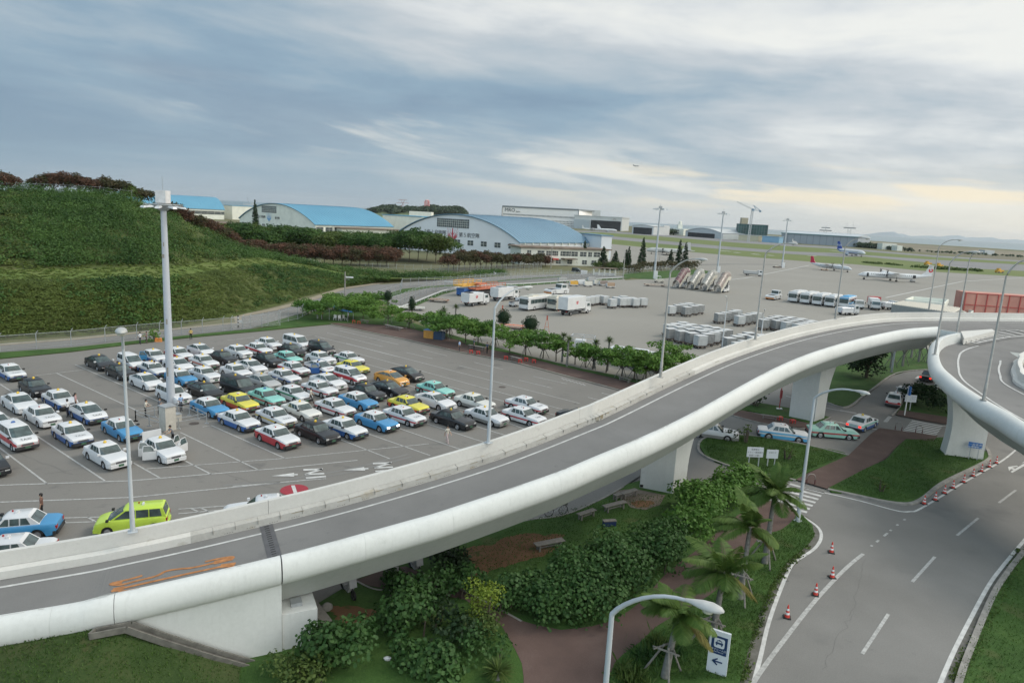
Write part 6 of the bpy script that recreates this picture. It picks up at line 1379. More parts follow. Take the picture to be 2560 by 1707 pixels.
for q,lb in (((1740,440),'white long cargo box behind the trees, left one'),((1945,478),'white long cargo box with red badge behind the trees, right one')):
 a=cO(q[0],q[1],1.9);rz=dirw(cO(1640,390),cO(1840,415));t=thing('cargo_box',lb,'cargo box',(a.x,a.y,.02),rz,'white cargo boxes behind the tree row');mb=MB();rbox(mb,-2.6,2.6,2.2,.5,2.4,.12);mb.build('box',mVW,t);part('chassis',PC['P'],t,((0,0,.4),(5,1.5,.15)));wheels(t,(1.8,-1.8),2.0,.22,.15);part('edge_trim',mSteel,t,((-2.62,0,1.4),(.04,2.0,1.7)))
 if 'badge' in lb:disc(t,(0,-1.13,1.5),.3,(0,-1,0),mJR)
t=thing('wire_cage','grey wire cage stillage behind the tree row','cage',cO(1310,400)+Vector((0,0,.02)),-.25);mb=MB()
for x in (-1.8,0,1.8):
 for y in (-1,1):mb.bar((x,y,0),(x,y,1.9),.07)
for z in (.1,1.0,1.9):
 for y in (-1,1):mb.bar((-1.8,y,z),(1.8,y,z),.07)
 for x in (-1.8,1.8):mb.bar((x,-1,z),(x,1,z),.07)
mb.build('frame',mSteelW,t);part('load',mVW,t,((-.4,0,.7),(1.6,1.5,1.1)))
place_car(cW,(235,228),'van','BLACK','black off-road car on the lane in front of the cream annex',None,rz=dirw(cW(190,270),cW(320,285)),group=None,cat='car',name='parked_car')
place_car(cW,(880,205),'mod','WHITE','white car parked behind the conifers near the annex',None,rz=-.3,group=None,cat='car',name='parked_car')
def fuselage(mb,pts,n=16,m=0,sq=1.0):
 vs=[]
 for x,z,r in pts:
  for k in range(n):a=2*PI*k/n;vs.append((x,r*math.cos(a),z+r*sq*math.sin(a)))
 mb.add(vs,[(i*n+k,i*n+(k+1)%n,(i+1)*n+(k+1)%n,(i+1)*n+k) for i in range(len(pts)-1) for k in range(n)]+[tuple(range(n)),tuple((len(pts)-1)*n+k for k in range(n))[::-1]],m)
def wing(mb,root,tip,rc,tc,th=.12,m=0):
 r,t_=Vector(root),Vector(tip);vs=[]
 for p,c in ((r,rc),(t_,tc)):
  for dx,dz in ((.5,0),(.25,th*.5),(-.5,0),(.25,-th*.3)):vs.append((p.x+dx*c,p.y,p.z+dz*c))
 mb.add(vs,[(0,1,5,4),(1,2,6,5),(2,3,7,6),(3,0,4,7),(3,2,1,0),(4,5,6,7)],m)
def aircraft(kind,label,P,rz,sc=1.0,tail=None,extra=None,bodym=None):
 t=thing('airplane',label,'airplane',P,rz);B=bodym or mVW
 if kind=='q400':
  prof=[(16.2,2.1,.08),(15.6,2.15,.45),(14.4,2.35,.95),(13.0,2.5,1.25),(11.5,2.55,1.35),(-6,2.55,1.35),(-10,2.9,1.05),(-14,3.4,.55),(-16.4,3.7,.15)];wz,wy,wx=3.95,14.2,1.0;eng=[(4.2,3.2)];
  fin=[(-11.5,3.6),(-13.2,5.2),(-14.6,8.3),(-16.6,8.3),(-16.2,3.6)];hs=((-15.6,8.35),4.6,1.7)
 elif kind=='jet':
  prof=[(17,2.9,.1),(16.4,3.0,.8),(15,3.2,1.35),(13,3.4,1.75),(11,3.5,1.9),(-7,3.5,1.9),(-12,4.0,1.35),(-17,4.7,.35)];wz,wy,wx=2.6,16.5,0;eng=[]
  fin=[(-10,5.0),(-14.4,11.4),(-17.2,11.4),(-16.4,4.6)];hs=((-15.3,5.0),6.5,2.6)
 else:
  prof=[(17,2.6,.1),(16.2,2.7,.8),(15,3.0,1.35),(13,3.2,1.7),(-8,3.2,1.7),(-12,3.6,1.2),(-15.5,4.0,.5),(-18.5,4.1,.12)];wz,wy,wx=2.3,15,2.2;eng=[(4.5,2.6),(9,2.9)]
  fin=[(-9.5,4.6),(-12.2,10.0),(-14.8,10.2),(-15.6,4.2)];hs=((-14.2,4.4),6.4,2.8)
 mb=MB();fuselage(mb,prof);mb.build('fuselage',B,t,smooth=50)
 for s in (1,-1):
  mb=MB();swp=-5.5 if kind=='jet' else -.3;wing(mb,(wx,s*.8,wz),(wx+swp,s*wy,wz+(.9 if kind=='jet' else .4)),3.4 if kind=='q400' else 5.5,1.4,.1);mb.build('wing',mat('wing_grey',(.50,.51,.51),.5),t)
  mb=MB();wing(mb,(hs[0][0],s*.1,hs[0][1]),(hs[0][0]-(1.8 if kind=='jet' else .3),s*hs[1],hs[0][1]+.1),hs[2],hs[2]*.5,.1);mb.build('tailplane',B,t)
  for ey,ez in eng:
   mb=MB();fuselage(mb,[(wx+3.6,ez+.45,.3),(wx+3.2,ez+.45,.62),(wx,ez+.4,.7),(wx-3.2,ez+.3,.4),(wx-4.2,ez+.3,.1)],10);mb.tube([(wx+3.6,s*0,ez+.45),(wx+4.1,0,ez+.45)],[.28,.05],8);e=mb.build('engine',B,t,smooth=40);e.location=(0,s*ey,0)
   mb=MB()
   for k in range(6):
    a=2*PI*k/6;mb.bar((wx+3.75,.2*math.cos(a),ez+.45+.2*math.sin(a)),(wx+3.75,2.0*math.cos(a),ez+.45+2.0*math.sin(a)),.3,.06)
   mb.build('propeller',mDark,e)
  if kind=='jet':mb=MB();fuselage(mb,[(2.6,1.5,.95),(2.2,1.5,1.05),(0,1.5,1.0),(-1.6,1.55,.55)],12);e=mb.build('engine',mat('engine_grey',(.36,.42,.48),.4),t,smooth=40);e.location=(.8,s*4.9,0)
 mb=MB();mb.extr([(x,-.12,z) for x,z in fin],(0,.24,0));mb.build('tail_fin',tail or B,t)
 mb=MB();z0=prof[4][1];r0=prof[4][2]
 for s in (1,-1):
  for i in range(20):x=10.5-i*.92;mb.box((x,s*(r0-.02),z0+.45),(.30,.12,.42))
 mb.build('cabin_windows',mGlassL,t)
 mb=MB();c=prof[2];mb.extr([(c[0]-.2,-1.0,c[1]+.62),(c[0]+.55,-.75,c[1]+.28),(c[0]+.55,.75,c[1]+.28),(c[0]-.2,1.0,c[1]+.62)],(-.45,0,.25));mb.build('cockpit_windows',mGlassL,t)
 for nm,x,ys in (('nose_gear',13.2,(0,)),('main_gear',wx-.8,(-3.6 if kind!='jet' else -2.6,3.6 if kind!='jet' else 2.6))):
  for y in ys:
   mb=MB();mb.bar((x,y,.4),(x,y,2.4),.16)
   for d in (-.25,.25):mb.tube([(x,y+d-.12,.42),(x,y+d+.12,.42)],.42,12)
   mb.build(nm,mDark,t)
 t.scale=(sc,)*3;return t
def place_plane(kind,label,nose,rear,c,zn,zt,x0,x1,**k):
 sc=1.0
 for _ in range(8):A,B=c(nose[0],nose[1],zn*sc),c(rear[0],rear[1],zt*sc);sc=(A.xy-B.xy).length/(x0-x1)
 d=Vector((A.x-B.x,A.y-B.y,0)).normalized();P=A-d*x0*sc;return aircraft(kind,label,(P.x,P.y,.03),math.atan2(d.y,d.x),sc,**k)
q=place_plane('q400','white propeller airliner with red crane badge on its tail, right of the apron',(606,868),(1388,882),cM,2.1,3.6,16.2,-16.4);HQ=q.rotation_euler.z
disc(q,(-15.4,.14,6.0),.95,(0,1,0),mJR,hole=.4);disc(q,(-15.4,-.14,6.0),.95,(0,-1,0),mJR,hole=.4);part('open_door',mHole,q,((12.2,1.3,2.5),(.8,.2,1.7)),((-8.3,1.15,2.7),(1.3,.2,1.4)));text_mesh('JAPAN AIR',.9,'lettering',mInk,q,(6.5,1.37,2.75),(PI/2,0,PI),.01);part('airstair',mSteel,q,((12.4,2.2,1.0),(.9,1.8,.12)))
bl=thing('belt_loader','dark belt loader at the rear door of the white propeller airliner','loader',cM(1180,945)+Vector((0,0,.02)),HQ+1.5);part('body',mVW,bl,((0,0,.8),(2.6,1.5,.7)));part('belt',PC['P'],bl,((.4,0,1.7),(3.0,.8,.5)));wheels(bl,(.9,-.9),1.5,.35)
place_plane('q400','white propeller airliner with solid red tail on the apron centre',(548,796),(112,712),cM,2.1,3.7,16.2,-16.4,tail=mat('red_tail_paint',(.55,.03,.08),.4))
pg=mat('patrol_grey',(.42,.43,.41),.5);place_plane('p3','grey four engine patrol plane behind the conifers',(455,570),(930,578),cL,2.7,4.1,17,-18.5,tail=pg,bodym=pg)
t=place_plane('jet','white airliner with blue tail and blue belly stripe on the taxiway',(683,657),(385,612),cM,2.9,4.7,17,-17,tail=mat('deep_blue_tail',(.02,.07,.32),.4));t.location.z=.1
for s in (1,-1):
 mb=MB();mb.extr([(15,s*1.25,3.0),(-10,s*1.93,3.7),(-15,s*.9,5.2),(-16,s*.5,4.9),(-12,s*1.3,3.1),(10,s*1.88,2.6)],(0,s*.05,0));mb.build('blue_stripe',mat('stripe_blue',(.03,.14,.45),.4),t)
text_mesh('ANA',2.6,'lettering',mVW,t,(-14.6,-.16,8.2),(PI/2,.0,0),.02);text_mesh('ANA',2.6,'lettering',mVW,t,(-14.6,.16,8.2),(PI/2,0,PI),.02)
def far_plane(kind,label,px,Y,rz,sc,tail=None):
 g=GY(*px,Y);aircraft(kind,label,(g.x,g.y,.1),rz,sc,tail)
far_plane('jet','white twin jet parked before the open grey hangar',pT(1650,430),1180,-.15,1.0);far_plane('q400','small white propeller plane left of the parked twin jet at the open hangar',pT(1430,425),1210,-.15,1.05)
far_plane('jet','small white jet parked before the long grey hangar',pL(1905,497),1050,.9,.62)
c_=GY(*pL(75,492),430);aircraft('p3','grey tail and rear body poking out behind the nearest hangar',(c_.x-12,c_.y+8,.02),2.9,.9,mat('patrol_grey',(.42,.43,.41),.5),bodym=mat('patrol_grey',(.42,.43,.41),.5))
g=GY(1590,417,900);t=aircraft('jet','tiny dark airplane in the sky above the control masts',tuple(g),.3,.24,bodym=mat('silhouette_grey',(.10,.12,.14),.6));t.rotation_euler=(.0,-.05,.3)
def leaf_mat(n,c1,c2,tr=.25,sc=.35):
 m=mat(n,c1,.6,col2=c2,island=True,transl=tr,spec=.25);t=m.node_tree;r=[q for q in t.nodes if q.type=='VALTORGB'][0];g=[q for q in t.nodes if q.type=='NEW_GEOMETRY'][0]
 tc=t.nodes.new('ShaderNodeTexCoord');nz=t.nodes.new('ShaderNodeTexNoise');nz.inputs['Scale'].default_value=sc;nz.inputs['Detail'].default_value=3;t.links.new(tc.outputs['Object'],nz.inputs[0])
 a=t.nodes.new('ShaderNodeMath');a.operation='MULTIPLY_ADD';a.inputs[1].default_value=.4;t.links.new(g.outputs['Random Per Island'],a.inputs[0]);b=t.nodes.new('ShaderNodeMapRange');b.inputs[1].default_value=.35;b.inputs[2].default_value=.65;b.inputs[4].default_value=.6;t.links.new(nz.outputs[0],b.inputs[0]);t.links.new(b.outputs[0],a.inputs[2]);t.links.new(a.outputs[0],r.inputs[0]);return m
LM=dict(almond=leaf_mat('almond_leaf',(.065,.14,.02),(.15,.27,.05)),hib=leaf_mat('hibiscus_leaf',(.018,.055,.014),(.062,.130,.034)),broad=leaf_mat('broad_leaf',(.045,.11,.018),(.11,.22,.04)),palm=leaf_mat('palm_leaf',(.045,.098,.016),(.13,.19,.042)),dark=leaf_mat('dark_leaf',(.012,.03,.012),(.03,.06,.022)),lime=leaf_mat('lime_leaf',(.10,.155,.018),(.22,.28,.035)),oli=leaf_mat('olive_leaf',(.05,.09,.02),(.10,.14,.035)),red=leaf_mat('reddish_leaf',(.055,.038,.022),(.15,.072,.046)),redg=leaf_mat('red_green_leaf',(.032,.048,.016),(.105,.075,.038)),hill=leaf_mat('hill_shrub_leaf',(.023,.064,.014),(.084,.158,.034),sc=.12),hill2=leaf_mat('hill_tall_grass',(.064,.096,.021),(.135,.182,.044),sc=.12),con=leaf_mat('conifer_leaf',(.012,.035,.014),(.03,.062,.022)),wood=leaf_mat('far_wood_leaf',(.03,.055,.03),(.05,.08,.038)),benchg=leaf_mat('bench_grass_blade',(.07,.115,.02),(.13,.17,.038)),gr=leaf_mat('grass_blade',(.03,.07,.012),(.07,.13,.025)),pal2=leaf_mat('dry_palm_leaf',(.09,.10,.02),(.20,.17,.045)))
def leaves_np(cent,size,nrm=None,asp=1.0,flat=.0,seed=0,hexa=False):
 """cent Nx3; returns verts, faces of rhombic leaves"""
 r=np.random.default_rng(seed);n=len(cent);d=r.normal(size=(n,3))
 if nrm is not None:d=d*.75+nrm
 d[:,2]+=flat;d/=np.linalg.norm(d,axis=1)[:,None]
 a=np.cross(d,r.normal(size=(n,3)));a/=np.linalg.norm(a,axis=1)[:,None];b=np.cross(d,a)
 s=(size if np.ndim(size) else np.full(n,size))*r.uniform(.65,1.25,n);s=s[:,None]
 if hexa:
  an=np.arange(6)*PI/3;v=np.stack([cent+a*s*.78*math.cos(t)*(1.15 if i==0 else 1)+b*s*.74*math.sin(t)+d*s*.10*abs(math.sin(t)) for i,t in enumerate(an)],1).reshape(-1,3);return v
 v=np.stack([cent+a*s*asp,cent+b*s*.62+d*s*.12,cent-a*s*asp,cent-b*s*.62+d*s*.12],1).reshape(-1,3)
 return v
def mesh_np(name,v,m,parent=None,k=4):
 me=bpy.data.meshes.new(name);n=len(v)//k
 me.vertices.add(len(v));me.vertices.foreach_set('co',v.astype(np.float32).ravel());me.loops.add(len(v));me.loops.foreach_set('vertex_index',np.arange(len(v),dtype=np.int32))
 me.polygons.add(n);me.polygons.foreach_set('loop_start',np.arange(0,len(v),k,dtype=np.int32));me.polygons.foreach_set('loop_total',np.full(n,k,dtype=np.int32));me.materials.append(m);me.update(calc_edges=True);me.validate()
 o=bpy.data.objects.new(name,me);COL.objects.link(o)
 if parent:o.parent=parent
 return o
def blob_leaves(blobs,per,size,seed,flat=.3,asp=1.0,shell=.55,zmin=None,top=True,hexa=False):
 """blobs: list of (x,y,z,rx,ry,rz)"""
 r=np.random.default_rng(seed);C=[];Nn_=[];
 for (x,y,z,rx,ry,rz) in blobs:
  n=max(4,int(per*(rx*ry*rz)**(2/3)));d=r.normal(size=(n,3));
  if top:d[:,2]=np.abs(d[:,2])*np.where(r.random(n)<.78,1,-1)
  d/=np.linalg.norm(d,axis=1)[:,None];rad=1-(1-shell)*r.random(n)**1.6
  lump=1+.16*np.sin(d[:,0]*5+x*3)*np.sin(d[:,1]*6+y*2)+.10*np.sin(d[:,2]*9+x);p=d*(rad*lump)[:,None]*np.array([rx,ry,rz])+np.array([x,y,z]);C.append(p);Nn_.append(d)
 C=np.concatenate(C);Nn_=np.concatenate(Nn_)
 if zmin is not None:k=C[:,2]>zmin;C=C[k];Nn_=Nn_[k]
 return leaves_np(C,size,Nn_,asp,flat,seed+1,hexa)
def lumps(n,rx,ry,rz,r0,r1,seed,base=0.0):
 rr=random.Random(seed);out=[]
 for i in range(n):
  a=rr.uniform(0,2*PI);q=rr.random()**.55;h=rr.random();s=rr.uniform(r0,r1)
  out.append((math.cos(a)*q*rx,math.sin(a)*q*ry,base+rz*(.25+.75*h)*(1-.35*q),s,s,s*.75))
 return out
def trunk_part(parent,h,r,m=mBarkD,n=3,seed=0,spread=1.0,branch_z=.6,name='trunk'):
 rr=random.Random(seed);mb=MB();mb.tube([(0,0,-.05),(.03*h,0,h*.5),(0,.03*h,h)],[r,r*.8,r*.55],7)
 for i in range(n):
  a=2*PI*i/n+rr.uniform(-.4,.4);mb.tube([(0,0,h*branch_z),(math.cos(a)*spread*.5,math.sin(a)*spread*.5,h*(branch_z+.25)),(math.cos(a)*spread,math.sin(a)*spread,h*(branch_z+.42))],[r*.55,r*.4,r*.2],5)
 return mb.build(name,m,parent,smooth=60)
gTR='young shade trees in a row between the lot and the apron'
def stakes(t,h=1.5,n=3,r=.9):
 for i in range(n):
  a=2*PI*i/n+.4;mb=MB();mb.tube([(math.cos(a)*r,math.sin(a)*r,0),(math.cos(a)*.12,math.sin(a)*.12,h)],.045,5);mb.build('support_stake',mBark,t)
def shade_tree(label,P,h,w,seed,leaf='almond',group=gTR,staked=True,lay=3,size=.17,per=230):
 w*=1.38;h*=1.0
 t=thing('shade_tree',label,'tree',P,random.Random(seed).uniform(0,6),group);rr=random.Random(seed)
 trunk_part(t,h*.66,.05+.012*h,mBarkD,5,seed,w*.6,.5)
 bl=[]
 for k in range(lay):
  z=h*(.60+.35*k/max(1,lay-1));W_=w*(1-.33*k/lay)
  for i in range(8):
   a=rr.uniform(0,2*PI);q=rr.uniform(.15,1)*W_;s=rr.uniform(.45,.8)*w*.42;bl.append((math.cos(a)*q,math.sin(a)*q,z+rr.uniform(-.3,.25),s,s,s*.42))
 mesh_np('crown',blob_leaves(bl,per,size,seed,flat=1.0,top=False),LM[leaf],t)
 if staked:stakes(t)
 return t
rows=[((1180,500),3.9,3.4),((1290,470),3.6,3.0),((690,490),4.2,3.0),((880,600),3.2,2.6)]
spots=[(cN(330,590),3.8,2.7,'leafy tree over the corner seating, far left of the row'),(cN(620,560),4.2,3.0,'spreading tree behind the blue tarp'),(cN(930,590),4.4,3.2,'widest tree, right of the blue tarp'),(cN(1290,660),3.6,2.5,'staked tree above the long bench'),(cN(1130,430),3.6,2.6,'tree nearest the second road in the corner clump'),(cN(1610,720),3.0,2.1,'small tree left of the orange crate'),(cN(1970,760),3.0,2.2,'small tree behind the orange and blue crate'),(cO(235,370),3.7,2.5,'tree behind the man in the blue shirt'),(cO(350,380),3.6,2.3,'tree above the dark bench group'),(cO(505,400),3.2,1.9,'slim tree just right of the lamp post'),(cO(640,465),3.3,2.0,'tree left of the red benches'),(cO(785,480),3.5,2.1,'staked tree right behind the red benches'),(cO(945,505),3.4,2.1,'twin stemmed tree in mid row'),(cO(1065,530),3.3,1.8,'staked tree left of the tufted palms'),(cO(1335,585),2.9,1.7,'low tree right of the tufted palms'),(cO(1400,605),3.1,1.9,'staked tree before the wire cage'),(cO(1525,635),3.2,1.9,'staked tree left of the white cargo boxes'),(cO(1665,690),3.8,2.2,'tall tree covering the left white cargo box'),(cO(1890,712),3.7,2.3,'tree covering the right white cargo box'),(cO(2090,690),4.3,2.7,'last tree of the row beside the ramp parapet')]
spots+=[(cN(120,520),3.2,2.2,'low spreading tree at the left tip of the corner clump'),(cN(480,450),3.6,2.6,'tree at the back of the corner clump above the tarp'),(cN(800,470),3.8,2.8,'tree at the back of the corner clump by the thin fence'),(cN(2200,830),3.2,2.3,'tree just right of the orange and blue crate'),(cO(60,330),3.6,2.5,'tree right of the crate and left of the blue shirted man'),(cO(1240,560),2.7,1.5,'low tree between the tufted palms and the cage'),(cO(1780,705),3.0,1.9,'low tree between the two cargo box trees'),(cO(1985,725),3.2,2.0,'low tree just left of the last one')]
for i,(P,h,w,lb) in enumerate(spots):h*=.80 if P.x<-14 else 1;shade_tree(lb,(P.x,P.y,.13),h,w,40+i,staked=i>2 and i%3!=1,leaf='almond' if i%4 else 'broad')
def ball_tree(label,P,h,r,seed,tall=1.0):
 t=thing('clipped_tree',label,'tree',P,0,'dark clipped ball trees in the row');trunk_part(t,h-r*.5,.09,mBarkD,2,seed,.3)
 mesh_np('crown',blob_leaves([(0,0,h,r,r,r*tall)],900,.09,seed,flat=0,shell=.85,top=False),LM['dark'],t)
 mb=MB();mb.lathe([(r*.2*k,0) for k in ()] or [(.01,h-r*.8*tall),(r*.6,h-r*.55*tall),(r*.82,h),(r*.6,h+r*.6*tall),(.01,h+r*.82*tall)],(0,0,0),12);mb.build('inner_foliage',LM['dark'],t,smooth=60);return t
for P,h,r,tl,lb in ((cO(575,330),3.6,1.15,1.1,'clipped round dark tree, left one of the two big balls'),(cO(820,400),3.6,1.25,.95,'clipped round dark tree, right one of the two big balls'),(cN(1640,620),3.2,.65,2.0,'narrow clipped dark tree by the guard rail end'),(cN(1290,480),3.2,.8,1.3,'dark oval topped tree inside the leafy corner clump'),(cN(1590,600),1.0,.7,.8,'low dark clipped bush at the foot of the narrow dark tree')):
 ball_tree(lb,(P.x,P.y,.13),h,r,int(P.x*7)%100,tl)
def tuft_palm(label,P,h,s,seed):
 t=thing('tufted_palm',label,'palm',P,0,'small tufted palms in the tree row');mb=MB();mb.tube([(0,0,0),(0,0,h)],[.16,.12],7);mb.build('trunk',mBark,t);rr=np.random.default_rng(seed);n=110
 d=rr.normal(size=(n,3));d[:,2]=np.abs(d[:,2])*.8-.15;d/=np.linalg.norm(d,axis=1)[:,None];L_=s*rr.uniform(.7,1,n)[:,None];sd=np.cross(d,[0,0,1.]);sd/=np.linalg.norm(sd,axis=1)[:,None]+1e-6;c=np.array([0,0,h]);tip=c+d*L_;tip[:,2]-=.12*s
 v=np.stack([np.repeat(c[None],n,0)-sd*.01,c+d*L_*.5-sd*.045,tip,c+d*L_*.5+sd*.045],1).reshape(-1,3);mesh_np('crown',v,LM['oli'],t);return t
for P,h,s,lb in ((cO(1165,580),3.6,1.1,'tufted palm with its head above the trees, right of centre'),(cO(1120,540),3.7,.9,'tufted palm head left of the taller one'),(cO(1535,620),4.0,1.1,'tufted palm rising in front of the pinkish load'),(cN(2110,760),3.6,1.1,'tufted palm above the blue side of the crate'),(cN(2280,720),3.6,1.0,'small tufted palm at the left lamp post'),(cO(1415,600),3.5,.9,'tufted palm behind the wire cage trees')):
 tuft_palm(lb,(P.x,P.y,.13),h,s,int(abs(P.x*9))%97)
def conifer(label,P,h,r,seed,m='con',group='dark pointed conifers near the cream annex'):
 t=thing('conifer',label,'tree',P,0,group);mb=MB();mb.tube([(0,0,0),(0,0,h*.95)],[.22,.05],6);mb.build('trunk',mBarkD,t);bl=[];rr=random.Random(seed);n=int(h*1.7)
 for k in range(n):
  f=k/n;z=h*(.1+.88*f);w=r*(1-f)**.75+.12
  for j in range(5):a=rr.uniform(0,2*PI);bl.append((math.cos(a)*w*.62,math.sin(a)*w*.62,z-.1,w*.5,w*.5,.34))
 mesh_np('crown',blob_leaves(bl,130,.2,seed,flat=.2,top=False),LM[m],t);return t
def base_of(px,py):return G(px,py)
for (x,y),h,r,lb in (((1200+0,190),13.5,2.0,'tallest conifer standing alone left of the first apron mast'),((1000,215),9.5,1.4,'conifer right one of the close pair by the utility pole'),((960,212),8.0,1.3,'conifer left one of the close pair by the utility pole'),((810,175),6.5,2.0,'light wide conifer left of the utility pole'),((1740,190),13,1.8,'tall conifer right of the first mast behind the maroon stairs'),((1830,195),12,1.8,'conifer beside the tall one in front of the patrol plane tail'),((1625,160),7.5,1.9,'short conifer in front of the patrol plane'),((345,200),11.5,1.6,'dark conifer in front of the annex porch'),((625,230),9.5,2.3,'broad bushy conifer at the right end of the annex')):
 P=cW(x,y);conifer(lb,(P.x,P.y,0),h,r,x%89)
P=GY(*pJ(935,505),330);P.z=0;conifer('narrow tall conifer standing before the middle hangar',(P.x,P.y,2.0),19.5,2.2,5,group=None)
def bush(name,label,P,blobs,leaf,per,size,cat='bush',group=None,seed=1,flat=.4,stem=True):
 t=thing(name,label,cat,P,0,group);mesh_np('foliage',blob_leaves(blobs,per,size,seed,flat=flat),LM[leaf],t)
 if stem:
  mb=MB()
  for i,b in enumerate(blobs[:6]):mb.tube([(b[0]*.4,b[1]*.4,0),(b[0]*.8,b[1]*.8,b[2]*.7),(b[0],b[1],b[2])],[.07,.05,.03],5)
  mb.build('stems',mBarkD,t)
 return t
for (x,y),w,h,lf,lb in (((200,190),2.8,3.0,'oli','round yellow green bush beside the annex porch'),((235,200),1.8,2.2,'dark','low dark bush beside the black off-road car'),((395,200),1.9,2.2,'dark','dark ball bush at the foot of the dark conifer'),((490,175),3.4,5.4,'redg','reddish bushy tree in front of the annex middle'),((530,230),3.0,2.5,'oli','low olive bush right of the black off-road car'),((790,265),5,3.2,'oli','wide olive shrubs behind the gate booth'),((700,260),3.5,3,'redg','brownish shrub behind the gate booth')):
 P=cW(x,y);bush('bush',lb,(P.x,P.y,0),lumps(9,w*.6,w*.6,h*.8,w*.35,w*.55,x,.2),lf,60,.25,seed=x)
for pts,lf,lb in (([(1060,310),(1150,295),(1260,285),(1380,270),(1440,265)],'redg','long low brownish hedge left of the first apron mast'),([(1570,260),(1640,262),(1720,265),(1800,262),(1880,255),(1960,245)],'redg','long reddish hedge right of the first apron mast')):
 P0=cW(*pts[0]);bl=[]
 for i,(x,y) in enumerate(pts):
  p=cW(x,y)-P0;
  for k in range(4):bl.append((p.x+random.uniform(-2.5,2.5),p.y+random.uniform(-1,1),random.uniform(1.2,2.6),2.2,1.8,1.5))
 bush('hedge',lb,(P0.x,P0.y,0),bl,lf,45,.3,'hedge',seed=11,stem=False)
def curve_at(ctrl,t):
 xs=[c[0] for c in ctrl]
 if t<=xs[0]:i=0
 elif t>=xs[-1]:i=len(xs)-2
 else:i=max(j for j in range(len(xs)-1) if xs[j]<=t)
 f=(t-xs[i])/(xs[i+1]-xs[i]);return [a+(b-a)*f for a,b in zip(ctrl[i],ctrl[i+1])]
r0c=[(-300,895),(0,850),(210,838),(420,822),(600,788),(700,762),(760,742),(860,718),(940,706),(1100,700),(1260,690)]
r1c=[(-300,716,7.0),(0,702,6.8),(180,700,6.8),(420,696,6.6),(560,675,6.0),(640,660,5.2),(760,671,3.7),(860,689,2.35),(960,697,1.2),(1100,698,.5),(1260,689,.2)]
r2c=[(-300,686,7.4),(0,674,7.2),(180,672,7.2),(420,666,7.2),(560,652,6.5),(640,643,5.7),(760,661,4.0),(860,683,2.6),(960,694,1.3),(1100,696,.55),(1260,688,.22)]
r3c=[(-300,450,185),(0,476,170),(110,480,172),(210,486,175),(310,496,178),(370,512,182),(430,538,190),(520,580,205),(610,625,225),(660,645,232),(760,657,232),(860,678,232),(960,691,238),(1100,693,240),(1260,686,250)]
hx=np.linspace(-300,1260,120);hv=[];NR0,NR1,NR2=14,3,20;hrng=np.random.default_rng(4)
def hn(x,y):return .45*math.sin(x*.23+y*.11)+.3*math.sin(x*.51-y*.37)+.2*math.sin(x*1.1+y*.9)
for x in hx:
 a=curve_at(r0c,x);b=curve_at(r1c,x);c=curve_at(r2c,x);d=curve_at(r3c,x)
 A=G(a[0],a[1],.05);B=G(b[0],b[1],b[2]);C_=G(c[0],c[1],c[2]);D_=GY(d[0],d[1],max(d[2],C_.y+3))
 col=[]
 for j in range(NR0):p=A.lerp(B,j/NR0);p.z=A.z+(B.z-A.z)*math.sin(j/NR0*PI/2)**1.15;col.append((p,.5*math.sin(PI*j/NR0)))
 for j in range(NR1):col.append((B.lerp(C_,j/NR1),.1))
 for j in range(NR2+1):f=j/NR2;p=C_.lerp(D_,f);p.z=C_.z+(D_.z-C_.z)*(f+.12*math.sin(PI*f));col.append((p,.9*math.sin(PI*f)*min(1,(D_.z-C_.z)/6)*1.7))
 e=D_.copy();e.y+=9;e.z-=3.5;col.append((e,0));e=e.copy();e.y+=25;e.z=min(e.z,0)-1.0 if x>400 else e.z-4;col.append((e,0));e=e.copy();e.y+=10;e.z=-1;col.append((e,0))
 hv.append([(p.x,p.y,p.z+k*hn(p.x,p.y)) for p,k in col])
nc=len(hv[0]);mb=MB();mb.v=[p for c in hv for p in c]
for i in range(len(hv)-1):
 for j in range(nc-1):mb.f.append((i*nc+j,(i+1)*nc+j,(i+1)*nc+j+1,i*nc+j+1));mb.m.append(1 if NR0<=j<NR0+NR1 else 0)
tag(mb.build('hillside',[mScrub,mBench],smooth=80),kind='structure')
def scatter_slope(name,jr,n,leaf,size,spread,seed,cond=None,per=26,hgt=.5,asp=1.0,up=.9):
 r=np.random.default_rng(seed);H_=np.array(hv);ni=len(hv);C=[];
 ii=r.integers(0,ni-1,n);jj=r.uniform(jr[0],jr[1],n);fi=r.random(n);j0=jj.astype(int);fj=jj-j0
 P=(H_[ii,j0]*(1-fi)[:,None]+H_[ii+1,j0]*fi[:,None])*(1-fj)[:,None]+(H_[ii,j0+1]*(1-fi)[:,None]+H_[ii+1,j0+1]*fi[:,None])*fj[:,None]
 if cond is not None:P=P[cond(P,r,hx[ii] if True else None,jj)]
 k=per;s=r.uniform(.6,1.5,len(P))*spread
 d=r.normal(size=(len(P),k,3));d[...,2]=np.abs(d[...,2]);d/=np.linalg.norm(d,axis=2)[...,None];C=P[:,None]+d*s[:,None,None]*r.uniform(.6,1,(len(P),k,1))*np.array([1,1,hgt]);Nn_=d.reshape(-1,3);C=C.reshape(-1,3)
 return tag(mesh_np(name,leaves_np(C,size,Nn_,asp,up,seed),LM[leaf]),kind='stuff')
scatter_slope('slope_shrubs',(NR0+NR1+.5,NR0+NR1+NR2-.2),2400,'hill',.19,2.1,21,lambda P,r,x,j:(np.sin(P[:,0]*.13+P[:,1]*.09)+np.sin(P[:,0]*.41-P[:,1]*.3)*.5+r.random(len(P))*1.3>.0)&((x<440)|(j<NR0+NR1+15)),150,.95)
